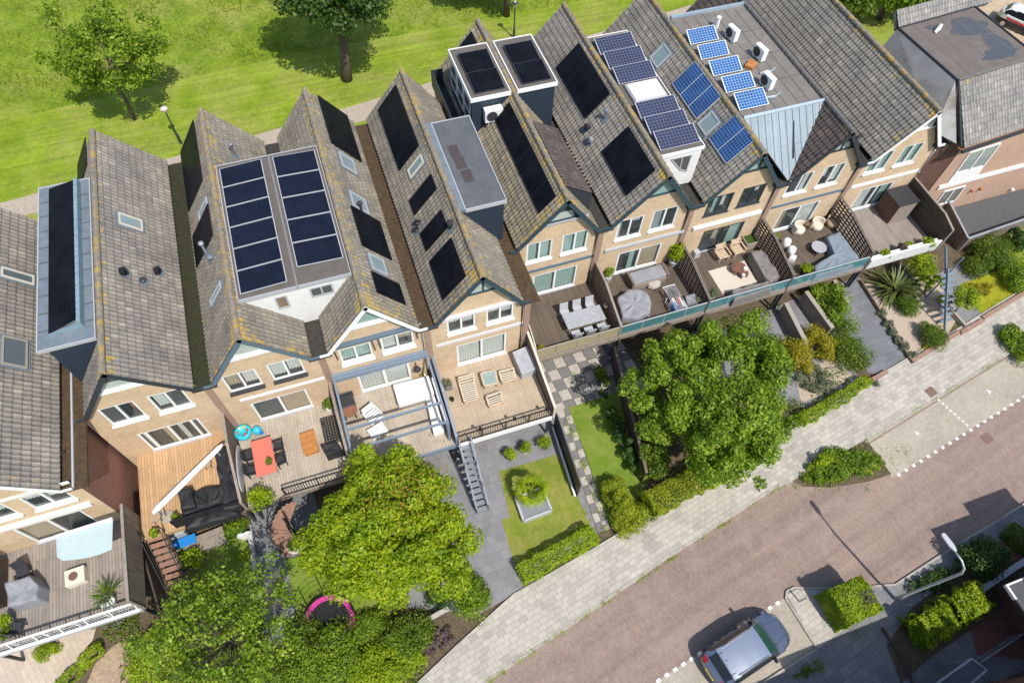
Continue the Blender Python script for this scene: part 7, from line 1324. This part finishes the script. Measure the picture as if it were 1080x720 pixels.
for bx, tx, lab in (((191, 151), (180, 117), 'old-style green lamp post with a pale pink head beside the upper left tree'), ((542, 40), (541, 8), 'old-style dark lamp post on the mown lawn behind the navy box dormers')):
    b = at(*bx); z = min(4.6, max(3.2, top3(tx, b))); t = thing('lamp_post', lab, 'lamp post', b, 'old-style lamp posts on the lawn'); m = MB(); m.tube([b, b+V((0, 0, .8)), b+V((0, 0, .82)), b+V((0, 0, z-.5))], [.11, .1, .06, .05], 10); m.build('post', plain('lamp_green', (.02, .05, .045), .5).name, t); m = MB(); m.lathe(b+V((0, 0, z-.5)), [(.08, 0), (.2, .3), (.22, .42), (.12, .52), (.03, .58)], 14); m.build('lamp_head', plain('lamp_pink', (.62, .5, .52), .4).name, t, smooth=True); m = MB(); m.lathe(b+V((0, 0, z-.06)), [(.25, -.04), (.25, 0), (.05, .12)], 14); m.build('lamp_cap', 'lamp_green' if 'dark' in lab else 'lamp_pink', t)
# bits in the shaded front garden, lower right
t = thing('glass_canopy', 'small grey glass canopy in the lower right corner', 'canopy', at(1000, 705, 2.2)); m = MB(); q = [at(985, 722, 2.3), at(1024, 694, 2.3), at(1040, 706, 2.2), at(1006, 736, 2.2)]; m.ext(q, (0, 0, .02)); m.build('pane', 'grey_glass', t); m = MB()
for a, b in zip(q, q[1:]+q[:1]): m.bar(a+V((0, 0, .03)), b+V((0, 0, .03)), .07, .07)
m.build('frame', 'galv', t)
for a in q: m = MB(); m.bar((a.x, a.y, .1), (a.x, a.y, 2.2), .06, .06); m.build('post', 'galv', t)
t = thing('metal_gate', 'grey metal bar fence beside the small glass canopy', 'gate', at(1040, 690, .1)); a, b = at(1032, 698, 1.0), at(1078, 668, 1.0); m = MB()
for i in range(12): p = a.lerp(b, i/11); m.bar((p.x, p.y, .1), (p.x, p.y, 1.2), .03, .03)
m.bar((a.x, a.y, 1.2), (b.x, b.y, 1.2), .04, .05); m.bar((a.x, a.y, .3), (b.x, b.y, .3), .04, .04); m.build('bar', 'galv', t)
garden_wall('garden_wall', 'low dark rusty edging wall round the shaded garden', [(930, 662), (948, 690), (962, 720)], .12, .12, 'dark_wood', None, 'wall', .1, group=None)
garden_wall('garden_wall', 'low brick wall along the drive behind the dark round bush', [(1010, 636), (1064, 600), (1090, 584)], .5, .22, 'rust_brick', 'galv', 'wall', .1, group=None)
c = at(847, 628, .9); t = thing('parking_sign', 'small grey post with a sign plate casting a short shadow on the pavement', 'sign', at(843, 634, .1)); b = at(843, 634, .1)
m = MB(); m.tube([b, b+V((0, 0, 1.0))], .04, 8); m.build('post', 'galv', t)
